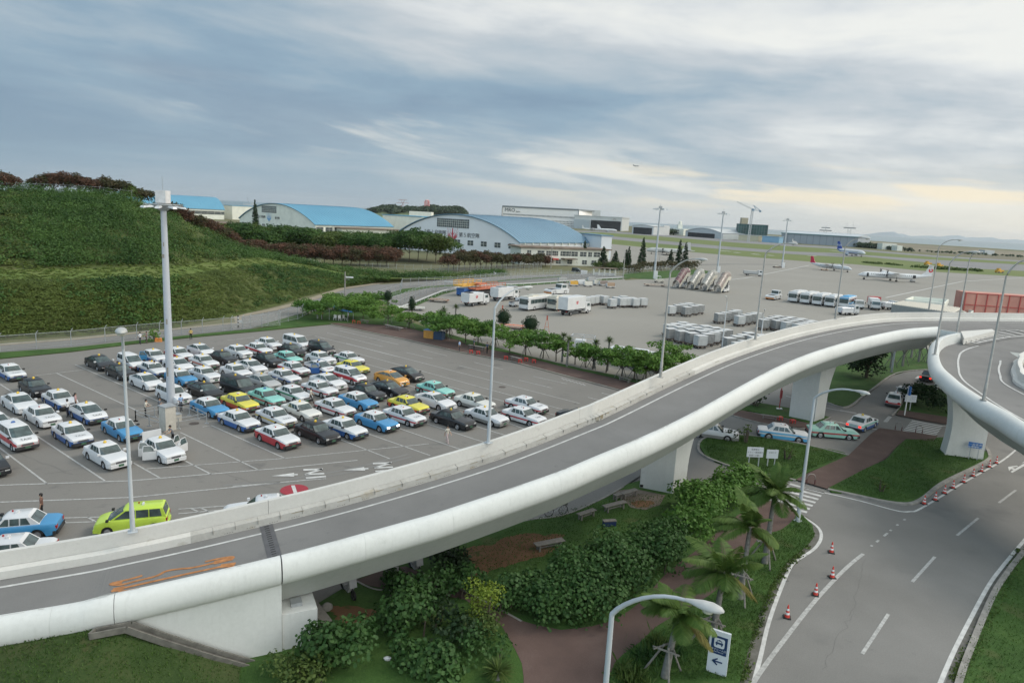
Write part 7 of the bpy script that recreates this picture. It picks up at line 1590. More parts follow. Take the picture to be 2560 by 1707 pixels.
scatter_slope('slope_tall_grass',(NR0+NR1+.2,NR0+NR1+NR2-.1),1000,'hill2',.22,1.3,22,lambda P,r,x,j:(np.sin(P[:,0]*.13+P[:,1]*.09)*1.1+np.sin(j*.5)*.5+r.random(len(P))*.8<.45),60,.9,1.6,1.5)
scatter_slope('slope_grass',(.6,NR0-.3),9000,'hill2',.095,.62,23,lambda P,r,x,j:(x<930),46,.4,1.7,2.2)
scatter_slope('slope_grass',(.8,NR0-.2),2000,'hill',.2,.95,24,lambda P,r,x,j:((x<900)&(np.sin(P[:,0]*.2+1)*np.sin(P[:,1]*.13)+r.random(len(P))>.98))|((x>640)&(x<960)&(j>3)),44,.7)
scatter_slope('bench_grass',(NR0-.5,NR0+NR1+.6),1500,'benchg',.15,.4,25,lambda P,r,x,j:x<800,26,.35,1.3,2.0)
def ridge_tree(label,P,h,w,leaf,seed,group,tr=True,name='broadleaf_tree',per=42,size=.34):
 t=thing(name,label,'tree',P,0,group);trunk_part(t,h*.6,.16,mBarkD,4,seed,w*.5,.45)
 bl=lumps(12,w*.75,w*.75,h*.5,w*.28,w*.5,seed,h*.42);mesh_np('crown',blob_leaves(bl,per,size,seed,flat=.3),LM[leaf],t);return t
g_='reddish trees along the hill top'
def P_img(px,py,Y):p=GY(px,py,Y);return p
ridge=[(-25,172,5.2,4.2,'redg'),(22,172,4.6,3.8,'red'),(105,176,4.6,3.4,'redg'),(135,176,5.2,3.6,'red'),(168,176,5.4,3.6,'red'),(200,177,5.3,3.6,'redg'),(235,178,5.0,3.5,'red'),(268,179,4.8,3.4,'redg'),(300,180,5.0,3.4,'redg'),(330,181,4.2,3.2,'oli'),(352,184,3.8,3.0,'redg')]
for i,(x,Y,h,w,lf) in enumerate(ridge):
 d=curve_at(r3c,x);p=GY(x,d[1]+4,Y+2);ridge_tree(('reddish' if lf!='oli' else 'greener')+' tree on the hill top, '+('at the left photo edge','second from the left edge','left end of the long clump','second in the long clump','third in the long clump','middle of the long clump','just right of the clump middle','left of the lamp fitting of the mast','nearest the mast head on its left','under the mast head','on the slope just below the mast head')[i],(p.x,p.y,p.z-.3),h*1.08,w*1.15,lf,60+i,g_,per=85,size=.25)
g_='reddish shrubs on the falling ridge line'
xs_=list(range(415,1000,22))
for i,x in enumerate(xs_):
 c=curve_at(r3c,x);Y=c[2]+3;p=GY(x,c[1]+1,Y);hh=4.2 if x<620 else 6.0
 lf='red' if i%3 else 'redg';t=ridge_tree('reddish shrub, '+ORD[i]+' from the mast on the falling ridge line',(p.x,p.y,max(0,p.z-1.2)),hh,4.4 if x<620 else 5.4,lf,90+i,g_,per=75,size=.27)
g_='dark green trees between the ridge line and the hangars'
for i in range(26):
 x=560+i*22;Y=262+(i%3)*9;
 yb=curve_at([(560,590),(700,640),(860,665),(1130,672)],x)[1];p=GY(x,yb,Y);ht=GY(x,curve_at([(560,566),(700,572),(800,580),(900,590),(960,588),(1030,578),(1080,586),(1130,606)],x)[1],Y).z
 t=ridge_tree('%s green tree, %s in the belt before the hangars'%(['dense','loose','low wide'][i%3],['first','second','third','fourth','fifth','sixth','seventh','eighth','ninth','tenth','eleventh','twelfth','thirteenth','fourteenth','fifteenth','sixteenth','seventeenth','eighteenth','nineteenth','twentieth','twenty-first','twenty-second','twenty-third','twenty-fourth','twenty-fifth','last'][i]+' from the left'),(p.x,p.y,0),max(5,ht)*1.12,7.4,'hill' if i%4 else 'oli',130+i,g_,per=55,size=.38)
g_='brownish trees in front of the nearest hangar'
for i in range(20):
 x=cxx=1120+i*13.5;row=i%2
 base=curve_at([(1110,680),(1200,676),(1350,668),(1385,665)],x)[1]-row*5;p=G(x,base);tp=GY(x,curve_at([(1110,642),(1160,630),(1220,636),(1300,640),(1385,648)],x)[1]-row*3,p.y).z
 t=ridge_tree('brownish red tree %s in the rows before the nearest hangar'%['first','second','third','fourth','fifth','sixth','seventh','eighth','ninth','tenth','eleventh','twelfth','thirteenth','fourteenth','fifteenth','sixteenth','seventeenth','eighteenth','nineteenth','last'][i],(p.x,p.y,0),max(4,tp)*1.15,3.7,'redg' if i%3 else 'red',170+i,g_,per=80,size=.28)
fw=MB();vs=[];prof=[(-420,205),(-300,190),(-150,175),(0,165),(60,143),(110,136),(150,140),(200,155),(300,150),(380,158),(450,142),(500,138),(560,160),(600,148),(680,146),(740,160),(775,205)];n=6
for i,(x,y) in enumerate(prof):
 T_=GY(*pK(x,y),1950);
 for k,(dy,f) in enumerate(((-260,0),(-160,.45),(-70,.8),(0,1),(90,.85),(260,0))):vs.append((T_.x,1950+dy,max(-2,T_.z*f-3)))
fw.add(vs,[(i*n+k,i*n+k+1,i*n+n+k+1,i*n+n+k) for i in range(len(prof)-1) for k in range(n-1)]);tag(fw.build('far_hill',mat('far_hill_ground',(.07,.10,.045),.95,col2=(.10,.13,.05),scale=.02),smooth=80),kind='structure')
bl=[];rr=random.Random(8)
for i in range(420):
 x=rr.uniform(-40,770);y=curve_at(prof,x)[1];T_=GY(*pK(x,y),1950);f=rr.uniform(.35,1.0);dy=-rr.uniform(0,170)*(1.05-f)*1.5
 if 560<x<600 or (260<x<470 and f<.6):continue
 bl.append((T_.x,1950+dy-10,T_.z*(.45+.55*f)-2,13,13,9))
tag(mesh_np('far_woodland',blob_leaves(bl,.55,4.0,77),LM['wood']),kind='stuff')
bl=[]
for (x0,y0,x1,y1,Y,n,s) in ((410,325,690,352,1250,50,9),(640,560,860,590,1000,30,6),(1000,590,1080,600,940,12,4),(1700,650,2000,680,980,16,2.2),(1200,630,2352,690,950,40,2.0)):
 for i in range(n):
  f=rr.random();p=GY(*(pL if Y==1250 else pM)(x0+(x1-x0)*f,y0+(y1-y0)*f+rr.uniform(0,12)),Y);p.z=max(.5,min(p.z,s));bl.append((p.x,p.y+rr.uniform(-20,20),s*.5,s,s,s*.7))
tag(mesh_np('far_scrub',blob_leaves(bl,3,1.6,78),LM['wood']),kind='stuff')
bl=[]
for i in range(40):f=rr.random();p=cM(1320+f*480,800+f*30);bl.append((p.x+rr.uniform(-8,8),p.y+rr.uniform(-8,8),.4,2.2,2.2,1.2))
for i in range(30):f=rr.random();p=cM(700+f*330,748+f*22);bl.append((p.x,p.y+rr.uniform(-5,5),.3,2.0,2.0,.8))
tag(mesh_np('airfield_scrub',blob_leaves(bl,14,.7,79),LM['oli']),kind='stuff')
def big_shrub(name,label,c,pts,leaf,rad,h,per=120,size=.17,group=None,seed=1,cat='bush'):
 P0=c(*pts[0]);bl=[];rr=random.Random(seed)
 if seed>=350 and seed<390:rad*=.85;h*=.85
 for x,y in pts:
  p=c(x,y)-P0
  for k in range(6):
   s=rr.uniform(.55,.95)*rad;bl.append((p.x+rr.uniform(-1,1)*rad*.8,p.y+rr.uniform(-1,1)*rad*.8,rr.uniform(.35,.95)*h-s*.2,s,s,s*.8))
 t=thing(name,label,cat,(P0.x,P0.y,.15),0,group);hx_=size>.15;mesh_np('foliage',blob_leaves(bl,per*(2.5 if hx_ else 1),size*(.62 if hx_ else 1),seed,flat=.5,shell=.6,hexa=hx_),LM[leaf],t,6 if hx_ else 4)
 mb=MB()
 for b in bl[::4]:mb.tube([(b[0],b[1],0),(b[0]+.1,b[1],b[2])],[.05,.03],5)
 mb.build('stems',mBarkD,t)
 return t
gh='round leaved bushes forming the thicket beside the garden path'
hb=[([(1580,1030),(1680,1040)],1.05,1.6,'left end bush of the thicket by the brown soil'),([(1800,1070),(1930,1090)],1.2,1.7,'broad front bush above the path bend'),([(2060,1080),(2180,1090)],1.3,1.9,'tall bush in the front left of the thicket')]
for i,(pts,r,h,lb) in enumerate(hb):big_shrub('hibiscus_bush',lb,cE,pts,'hib',r,h,group=gh,seed=300+i)
hb=[([(150,1020),(80,950)],1.35,2.0,'bush at the thicket centre nearest the photo bottom'),([(330,980),(430,880)],1.5,2.3,'bush at the thicket centre beside the path'),([(310,830),(450,800)],1.25,1.8,'back bush of the thicket behind the centre'),([(610,800),(640,720)],1.3,2.0,'bush where the thicket meets the brown path'),([(710,660),(800,640)],1.25,1.9,'upper thicket bush below the sea grape bushes')]
for i,(pts,r,h,lb) in enumerate(hb):big_shrub('hibiscus_bush',lb,cF,pts,'hib',r,h,group=gh,seed=310+i)
gs='bright green bushes at the upper end of the thicket'
for i,(pts,r,h,lb) in enumerate([([(900,540),(980,470)],1.2,1.9,'bright bush at the lower end of the bright group'),([(930,370),(1060,400)],1.2,1.8,'bright bush nearest the concrete pier'),([(1100,330),(1160,270)],1.15,1.7,'bright bush in the middle of the bright group'),([(1230,270),(1290,220)],1.1,1.6,'bright bush next to the first palm'),([(1330,190),(1280,190)],.9,1.3,'bright bush by the white notice board')]):
 big_shrub('seagrape_bush',lb,cF,pts,'broad',r,h,per=95,size=.2,group=gs,seed=330+i)
for i,(pts,lf,r,h,lb,sz,nm) in enumerate([([(860,1130),(920,1060)],'hib',1.0,2.2,'tall round leaved bush below the scooters',.19,'hibiscus_bush'),([(800,1230),(930,1240)],'hib',1.0,2.0,'round leaved bush left of the yellow topped shrub',.19,'hibiscus_bush'),([(1050,1010),(1120,960)],'hib',.9,1.9,'round leaved bush beside the narrow path end',.18,'hibiscus_bush'),([(1290,1010),(1340,960)],'hib',.75,1.8,'small round leaved bush directly on the path edge',.18,'hibiscus_bush'),([(1180,1180),(1230,1300)],'dark',1.0,1.5,'dark fine leaved bush left of the yellow topped shrub',.12,'garden_bush'),([(1330,1330),(1450,1380)],'hib',1.0,1.2,'fine leaved green bush right below the yellow topped shrub',.11,'garden_bush'),([(900,1420),(980,1500)],'hib',.9,1.2,'round leaved bush at the photo bottom right of the white stone',.19,'hibiscus_bush'),([(1100,1480),(1180,1560)],'hib',.9,1.1,'round leaved bush cut by the photo bottom in the middle',.19,'hibiscus_bush'),([(350,1430),(430,1440)],'hib',1.2,2.1,'glossy round leaved bush next to the bearing block',.2,'hibiscus_bush'),([(130,1540),(60,1580)],'oli',.9,1.1,'light small leaved bush at the lower left of the garden',.1,'garden_bush'),([(210,1560),(330,1560)],'oli',.8,.9,'low olive bush cut by the photo bottom left',.1,'garden_bush'),([(1160,770),(1230,800)],'dark',.95,1.7,'dark bush in the shade behind the right scooter',.14,'garden_bush'),([(780,940),(850,930)],'hib',.8,1.3,'bush in front of the middle scooter',.17,'hibiscus_bush')]):
 big_shrub(nm,lb,cE,pts,lf,r,h,per=150 if sz<.15 else 105,size=sz,seed=350+i)
big_shrub('yellow_topped_shrub','shrub with bright yellow green top in the lower garden',cE,[(1400,1180),(1440,1190)],'lime',.62,2.3,per=420,size=.07,seed=390)
big_shrub('garden_bush','orange flecked dark bush under the yellow topped shrub',cE,[(1420,1250),(1330,1240)],'oli',.75,1.1,per=200,size=.1,seed=391)
P=cH(1270,400);t=thing('dense_dark_tree','large dense dark tree beneath the far end of the ramp','tree',(P.x,P.y,.15));trunk_part(t,3,.25,mBarkD,4,3,1.5);mesh_np('crown',blob_leaves(lumps(16,2.6,2.4,4.2,1.1,1.7,9,.9)+[(0,0,1.2,2.6,2.4,1.1)],75,.22,12),LM['dark'],t)
P=cH(1690,600);t=thing('dark_shrub_mass','wide dark thicket by the sign post under the curved ramp','bush',(P.x,P.y,.15));mesh_np('foliage',blob_leaves(lumps(18,2.4,2.8,2.4,.8,1.3,19,.2),90,.2,13),LM['dark'],t);mb=MB();mb.tube([(0,0,0),(0,0,1.8)],[.1,.06]);mb.build('stems',mBarkD,t)
P=cR(800,930);bush('bush','dark bush under the ramp beside the red pole',(P.x,P.y,.15),lumps(8,1.4,1.2,1.5,.6,.9,4,.2),'dark',90,.16,seed=31)
for i,(x,y,h) in enumerate(((1520,320,4.2),(1630,290,4.0),(1440,330,4.0),(1580,262,3.6),(1690,300,3.4))):
 P=cH(x,y);t=thing('staked_tree','sparse staked tree on the lawn beyond the ramp, '+['tallest in the middle','right of the middle one','leftmost beside the grey pole','small one behind','rightmost near the curved shell'][i],'tree',(P.x,P.y,.15),0,'sparse staked trees beyond the ramp')
 mb=MB();rr=random.Random(i);mb.tube([(0,0,0),(0,0,h*.45)],[.2,.16],7)
 for k in range(6):a=k*1.05+rr.random();mb.tube([(0,0,h*.42),(math.cos(a)*.5,math.sin(a)*.5,h*.7),(math.cos(a)*.9,math.sin(a)*.9,h*1.05)],[.12,.07,.03],5)
 mb.build('trunk',mBark,t);mesh_np('crown',blob_leaves([(math.cos(k*1.05)*.9,math.sin(k*1.05)*.9,h,.8,.8,.6) for k in range(6)],26,.18,40+i),LM['oli'],t)
 for k in range(3):a=k*2.1;mb=MB();mb.tube([(math.cos(a)*1.0,math.sin(a)*1.0,0),(math.cos(a)*.2,math.sin(a)*.2,1.7)],.05,5);mb.build('support_stake',mBark,t)
def palm(label,P,h,fl,seed,nf=13,lean=(0,0),dry=3):
 t=thing('palm_tree',label,'palm',P,0,'young palms with wooden props along the road');mb=MB();tx,ty=lean
 pts=[(0,0,-.05),(tx*.3,ty*.3,h*.35),(tx*.7,ty*.7,h*.7),(tx,ty,h)];mb.tube(pts,[.20,.165,.14,.12],9);mb.tube([(tx,ty,h),(tx,ty,h+.55)],[.13,.09],8);mb.build('trunk',mBark,t,smooth=60)
 rr=random.Random(seed)
 for i in range(nf):
  a=2*PI*i/nf+rr.uniform(-.25,.25);el=rr.uniform(.1,1.35) if i>=dry else -.35;L_=fl*rr.uniform(.85,1.3);n=16;vs=[];p=Vector((tx,ty,h+.5));dr=Vector((math.cos(a)*math.cos(el),math.sin(a)*math.cos(el),math.sin(el)));path=[p.copy()]
  wind=Vector((-.12,.02,0))
  for k in range(n):p=p+dr*(L_/n);dr=(dr+Vector((0,0,-.088 if i>=dry else -.05))+wind*.12).normalized();path.append(p.copy())
  V=[]
  for k in range(1,n):
   for sub in (0,.25,.5,.75):
    f=(k+sub)/n;b=path[k].lerp(path[k+1],sub);d=(path[k+1]-path[k]).normalized();side=d.cross(Vector((0,0,1))).normalized();ll=.72*math.sin(PI*min(1,f*.80+.17))*fl/2.2
    for s in (1,-1):
     tip=b+side*s*ll*.85+d*ll*.55+Vector((0,0,-ll*(.28+rr.uniform(0,.25))));mid=b.lerp(tip,.5)+Vector((0,0,.05));w=d*.036;V+=[b-w*.5,mid-w,tip,mid+w]
  for k in range(n):d=(path[k+1]-path[k]).normalized();side=d.cross(Vector((0,0,1))).normalized()*.02;V+=[path[k]-side,path[k+1]-side,path[k+1]+side,path[k]+side]
  mesh_np('frond',np.array([tuple(q) for q in V]),LM['pal2' if i<dry-1 else 'palm'],t)
 mb=MB()
 for k in range(3):a=2*PI*k/3+.5;mb.tube([(math.cos(a)*.95,math.sin(a)*.95,0),(math.cos(a)*.16,math.sin(a)*.16,1.55)],.05,5)
 mb.build('wooden_props',mWood,t);mb=MB()
 for k in range(3):a=2*PI*k/3;c_=Vector((math.cos(a),math.sin(a),0));s_=Vector((-c_.y,c_.x,0));mb.tube([c_*.24+s_*.6+Vector((0,0,1.42)),c_*.24-s_*.6+Vector((0,0,1.42))],.045,5)
 mb.build('cross_bars',mWood,t);return t
palm('palm nearest the camera, behind the street lamp arm',cF(735,1545)+Vector((0,0,.15)),2.55,1.85,1,19,(.25,0))
palm('second palm from the camera beside the taxi direction sign',cF(1060,1330)+Vector((0,0,.15)),3.25,2.15,2,19,(.25,.2))
palm('third palm, mid row beside the curving grass edge',cF(1262,990)+Vector((0,0,.15)),3.5,1.9,4,18,(.2,.3))
palm('farthest palm by the zebra crossing, dense grey green crown',cF(1438,740)+Vector((0,0,.15)),3.9,2.0,6,25,(.1,.1),1)
P=cE(1530,1560)+Vector((0,0,.15));tuft=tuft_palm('low fan palm at the bottom edge of the garden',(P.x,P.y,.15),.35,1.0,55);del tuft['group']
gw='grassy clumps near the lower palms'
for i,(x,y) in enumerate(((470,1540),(600,1420),(690,1330),(780,1400),(520,1600))):
 P=cF(x,y);r=np.random.default_rng(i);n=160;c=np.zeros((n,3));c[:,:2]=r.normal(size=(n,2))*.35;d=r.normal(size=(n,3));d[:,2]=np.abs(d[:,2])+1.0;d/=np.linalg.norm(d,axis=1)[:,None];sd=np.cross(d,r.normal(size=(n,3)));sd/=np.linalg.norm(sd,axis=1)[:,None];L_=r.uniform(.35,.8,n)[:,None]
 v=np.stack([c-sd*.02,c+d*L_*.5-sd*.035,c+d*L_+np.array([0,0,-.05]),c+d*L_*.5+sd*.035],1).reshape(-1,3);o=mesh_np('ornamental_grass',v,LM['hib' if i%2 else 'oli']);o.location=(P.x,P.y,.15);tag(o,'tuft of long leaved grass near the nearest palm, '+['lowest left','middle left','upper one','right behind the trunk','cut by the photo bottom'][i],'plant',gw)
for i,(c,x,y,h,lb) in enumerate(((cH,352,835,1.3,'small dark clipped shrub on the oval lawn, left'),(cH,450,850,2.2,'slim young tree on the oval lawn behind the notice'),(cH,725,960,1.6,'small pale shrub on the right part of the oval lawn'),(cH,1370,1180,1.0,'low wiry shrub on the corner lawn'))):
 P=c(x,y);bush('young_shrub',lb,(P.x,P.y,.16),lumps(5,.5,.5,h*.8,.25,.45,i,.2),'oli' if i else 'dark',110,.12,seed=400+i)
P=cA(1300,175);bush('roadside_bush','bright small bush beside the two drivers at the lot edge',(P.x,P.y,.07),lumps(6,.9,.8,1.0,.5,.8,3,.3),'almond',70,.17,seed=410)
def grass_cover(name,poly,n,seed,hgt=.09,z=.16,leaf='gr'):
 r=np.random.default_rng(seed);P=np.array([(p[0],p[1]) for p in poly]);lo,hi=P.min(0),P.max(0);pts=r.uniform(lo,hi,(n,2));ins=np.zeros(n,bool);j=len(P)-1
 for i in range(len(P)):
  c=((P[i,1]>pts[:,1])!=(P[j,1]>pts[:,1]))&(pts[:,0]<(P[j,0]-P[i,0])*(pts[:,1]-P[i,1])/(P[j,1]-P[i,1]+1e-9)+P[i,0]);ins^=c;j=i
 pts=pts[ins];n=len(pts);c=np.c_[pts,np.full(n,z)];d=r.normal(size=(n,3))*.5;d[:,2]=1;sd=np.cross(d,r.normal(size=(n,3)));sd/=np.linalg.norm(sd,axis=1)[:,None];L_=(hgt*r.uniform(.4,1.6,n))[:,None]
 v=np.stack([c-sd*.012,c+d*L_*.5-sd*.02,c+d*L_,c+d*L_*.5+sd*.02],1).reshape(-1,3);return tag(mesh_np(name,v,LM[leaf]),kind='stuff')
grass_cover('lawn_tufts',[cF(1290,1568),cF(1400,1150),cF(1500,900),cF(1600,740),cF(1750,610),cF(1800,540),cF(1700,400),cF(1560,510),cF(1430,560),cF(1180,840),cF(1100,950),cF(850,1120),cF(560,1320),cF(380,1480),cF(380,1568)],42000,1,.10)
grass_cover('lawn_tufts',[cG(1858,660),cG(1640,970),cG(1500,1300),cG(1410,1568),(27,20),(45,30)],26000,2,.10)
grass_cover('lawn_tufts',[cH(1545,830),cH(1800,820),cH(1950,840),cH(2090,925),cH(2070,970),cH(1790,1112),cH(1650,1215),cH(1550,1252),cH(1400,1240),cH(1180,1195),cH(1030,1160),cH(1260,1035),cH(1420,965),cH(1490,890)],26000,11,.11)
grass_cover('lawn_tufts',[cH(140,850),cH(180,822),cH(300,803),cH(500,808),cH(850,870),cH(1120,938),cH(860,1045),cH(780,1095),cH(620,1068),cH(380,1010),cH(210,950)],16000,12,.11)
grass_cover('lawn_tufts',[cE(1000,800),cE(1250,690),cE(1730,450),cE(2240,310),cF(560,250),cF(760,270),cF(900,170),cF(640,480),cF(300,620),cF(0,680),cE(1600,900),cE(1480,1010)],22000,13,.08,.165)
for k,pts in enumerate(([(1275,1560),(1385,1150),(1486,900),(1588,745),(1740,615)],)):
 r=np.random.default_rng(5);V=[]
 for i in range(110):f=r.random()*(len(pts)-1);a=int(f);p=cF(pts[a][0]+(pts[a+1][0]-pts[a][0])*(f-a)+r.normal()*6+2,pts[a][1]+(pts[a+1][1]-pts[a][1])*(f-a));V.append((p.x,p.y,.1))
 C=np.repeat(np.array(V),14,0)+r.normal(size=(110*14,3))*np.array([.14,.14,.03]);tag(mesh_np('gutter_weeds',leaves_np(C,.07,None,1.6,.4,9),LM['oli']),kind='stuff')
r=np.random.default_rng(6);V=[]
for i in range(300):f=r.random();p=cG(1858+(1400-1858)*f**1.1-12+r.normal()*9,640+(1568-640)*f);V.append((p.x,p.y,.1))
C=np.repeat(np.array(V),14,0)+r.normal(size=(300*14,3))*np.array([.14,.14,.03]);tag(mesh_np('gutter_weeds',leaves_np(C,.07,None,1.6,.4,9),LM['oli']),kind='stuff')
V_=EMB;n_e=len(V_);r=np.random.default_rng(3);d=r.normal(size=(n_e,3))*.5;d[:,2]=1;sd=np.cross(d,r.normal(size=(n_e,3)));sd/=np.linalg.norm(sd,axis=1)[:,None];L_=(.09*r.uniform(.4,1.8,n_e))[:,None]
tag(mesh_np('embankment_tufts',np.stack([V_-sd*.012,V_+d*L_*.5-sd*.02,V_+d*L_,V_+d*L_*.5+sd*.02],1).reshape(-1,3),LM['gr']),kind='stuff')
grass_cover('embankment_tufts',[(q[0],q[1]) for q in (G(0,1640,2.7),G(235,1600,2.4))]+[tuple(G(230,1707,.8)[:2]),tuple(G(0,1707,1.6)[:2])],4000,3,.12,1.7) if 0 else None
def lamp(name,label,base,h,adir,alen=2.1,m=mSteelW,r=.085,group=None,hscale=1.0,head=True):
 t=thing(name,label,'street lamp',tuple(base),0,group);a=Vector((math.cos(adir),math.sin(adir),0))
 mb=MB();mb.tube([(0,0,0),(0,0,1.2),(0,0,1.25),(0,0,h-1.1)],[r*1.35,r*1.3,r*1.1,r*.75],10);mb.build('pole',m,t,smooth=50)
 mb=MB();pts=[(0,0,h-1.1)]
 for k in range(1,9):f=k/8;q=a*(alen*(f**1.25));pts.append((q.x,q.y,h-1.1+1.15*math.sin(f*PI/2)))
 mb.tube(pts,[r*.75-(r*.25)*i/8 for i in range(9)],8);mb.build('arm',m,t,smooth=50)
 e=Vector(pts[-1]);mb=MB();s=hscale;vs=[];n=12;secs=[(-.05,.05,.05),(.12,.09,.08),(.35,.17,.12),(.6,.19,.13),(.8,.13,.09),(.88,.03,.03)]
 sd=Vector((-a.y,a.x,0));
 for d,w,hh in secs:
  for k in range(n):an=2*PI*k/n;q=e+a*d*s+sd*w*s*math.cos(an)+Vector((0,0,hh*s*math.sin(an)*(1 if math.sin(an)>0 else .5)));vs.append(tuple(q))
 mb.add(vs,[(i*n+k,i*n+(k+1)%n,(i+1)*n+(k+1)%n,(i+1)*n+k) for i in range(len(secs)-1) for k in range(n)]+[tuple(range(n)),tuple(range((len(secs)-1)*n,len(secs)*n))[::-1]]);hd=mb.build('lamp_head',mat('lamp_head_grey',(.40,.41,.40),.5),t,smooth=60)
 c=e+a*.5*s+Vector((0,0,-.05*s));mb=MB();mb.lathe([(.15*s,0),(.13*s,-.07*s),(.05*s,-.11*s)],c,12,sc=(1,1));mb.build('lens',mat('lamp_lens',(.55,.55,.48),.2),hd,smooth=60)
 mb=MB();mb.box((0,0,.015),(.42,.42,.03),adir);mb.build('base_plate',m,t);return t
def armdir(base,headpx,z):
 P=G(headpx[0],headpx[1],z);return math.atan2(P.y-base.y,P.x-base.x),(Vector((P.x,P.y,0))-Vector((base.x,base.y,0))).length
gl='street lamps standing on the ramp parapets'
def ramp_lamp(label,px,z,head_px,h=10,m=mSteelW,hs=1.0):
 b=G(px[0],px[1],z+.02)
 if z>7.5:
  P=GY(head_px[0],head_px[1],b.y-1.0);h=P.z-b.z;a=math.atan2(P.y-b.y,P.x-b.x);l=(P-b).xy.length-.55
 else:a,l=armdir(b,head_px,z+h+.05);l=max(1.2,min(l-.4,2.6))
 return lamp('street_lamp',label,b,h,a,l,m,.085,gl,hs)
ramp_lamp('leftmost ramp lamp with its round head near the tall mast',(332,1328),4.15,(304,822),10.0,hs=1.3)
ramp_lamp('ramp lamp in the photo middle, arm reaching right',(1221,1106),6.35,(1317,720),9.3)
ramp_lamp('ramp lamp above the white cargo boxes, tall brownish pole',(1651,943),8.25,(1758,651),9.2,mSteelB)
ramp_lamp('ramp lamp in front of the container blocks',(1888,849),9.2,(1985,611),9.3,mSteelB)
ramp_lamp('ramp lamp left of the blue bus',(2088,797),9.75,(2168,597),9.3,mSteelB)
ramp_lamp('ramp lamp at the bend before the grey service building',(2322,774),9.95,(2400,601),9.4,mSteelB)
ramp_lamp('lamp at the split of the two ramps',(2392,831),9.5,(2450,632),8.8,mSteelB)
ramp_lamp('lamp on the curved ramp, rising left of the split',(2337,886),9.0,(2440,632),9.2,mSteelB)
ramp_lamp('rightmost lamp on the curved ramp parapet',(2459,999),8.8,(2590,655),9.0,mSteelB)
b=cH(805,1370,.16);a,l=armdir(b,(2150,988),9.9);lamp('street_lamp','grey street lamp on the grass beside the zebra crossing',b,9.9,a,min(2.6,l-.4),mSteelW,.11,None,1.15)
bn=G(1529.6,1535,8.9);b=Vector((bn.x,bn.y,.15));a,l=armdir(b,(1769,1530),9.9);lamp('street_lamp','large grey street lamp arching over the garden at the photo bottom',b,9.85,a,l-.55,mSteelW,.10,None,1.1)
for px,hp,h,lb in (((880,830),(800,195),0,'thin white apron lamp in front of the large container block'),((1405,640),(1500,425),0,'small white apron lamp between containers and ramp')):
 b=cP(*px);hz_=5.2 if px[0]==1405 else 9.0;P=cP(hp[0],hp[1],hz_);
 k=math.atan2(P.y-b.y,P.x-b.x);lamp('apron_lamp',lb,b,hz_,k,1.6 if px[0]==1405 else 2.0,mat('white_pole_paint',(.55,.56,.56),.5),.09,None,.8)
b=G(428,1012);t=thing('floodlight_mast','very tall grey floodlight mast standing among the taxis','light mast',tuple(b));mm=mat('mast_paint',(.40,.43,.47),.55,col2=(.45,.475,.51),scale=1.2,aniso=(1,1,.15))
zt=19.2;mb=MB();mb.tube([(0,0,0),(0,0,6),(0,0,12),(0,0,zt)],[.38,.345,.305,.25],20);mb.build('pole',mm,t,smooth=50)
mb=MB();mb.lathe([(.35,zt-.5),(.9,zt),(.9,zt+.12)],(0,0,0),16)
for k in range(8):a=2*PI*k/8+.2;mb.bar((0,0,zt+.05),(math.cos(a)*1.7,math.sin(a)*1.7,zt+.05),.08)
mb.tube([(math.cos(2*PI*k/24)*1.55,math.sin(2*PI*k/24)*1.55,zt+.05) for k in range(25)],.04,5);mb.build('head_frame',mSteel,t)
for k in range(8):
 a=2*PI*k/8+.2;mb=MB();c=Vector((math.cos(a)*1.5,math.sin(a)*1.5,zt-.16));R_=Matrix.Rotation(a,3,'Z')@Matrix.Rotation(.12,3,'Y');mb.box(c,(.95,.42,.17),rot=R_,taper=.75);f=mb.build('floodlight',mat('floodlight_white',(.55,.57,.58),.4),t)
mb=MB();mb.box((0,0,zt+.75),(.95,.95,1.15));mb.build('equipment_box',mat('box_white',(.60,.60,.60),.5),t);mb=MB();mb.bar((0,0,zt+1.4),(0,0,zt+2.6),.03);mb.build('lightning_rod',mSteel,t)
mb=MB()
for z,a,w,h in ((3.4,-1.7,.16,.9),(8.3,-1.4,.14,.5),(14.5,-1.8,.25,.35),(15.6,-1.5,.1,.4)):rr_=.38-z*.0068+.008;mb.box((math.cos(a)*rr_,math.sin(a)*rr_,z),(.02,w,h),a)
mb.build('rust_patch',mat('faint_rust',(.26,.24,.21),.8),t)
b=cA(1410,925);t=thing('control_cabinet','tall beige electrical cabinet in the railing corner by the mast','cabinet',tuple(b),HEAD+.1);part('body',mat('cabinet_beige',(.45,.43,.38),.6),t,((0,0,1.15),(1.0,.95,2.1)));part('roof',mSteel,t,((0,0,2.24),(1.12,1.07,.08)));part('plinth',mKerb,t,((0,0,.05),(1.3,1.2,.12)))
b=cA(1490,850);t=thing('junction_box','small beige box at the mast foot inside the railing','box',tuple(b),HEAD);part('body',mat('cabinet_beige',(.45,.43,.38),.6),t,((0,0,.35),(.6,.5,.7)));part('lid',mSteel,t,((0,0,.72),(.66,.56,.05)))
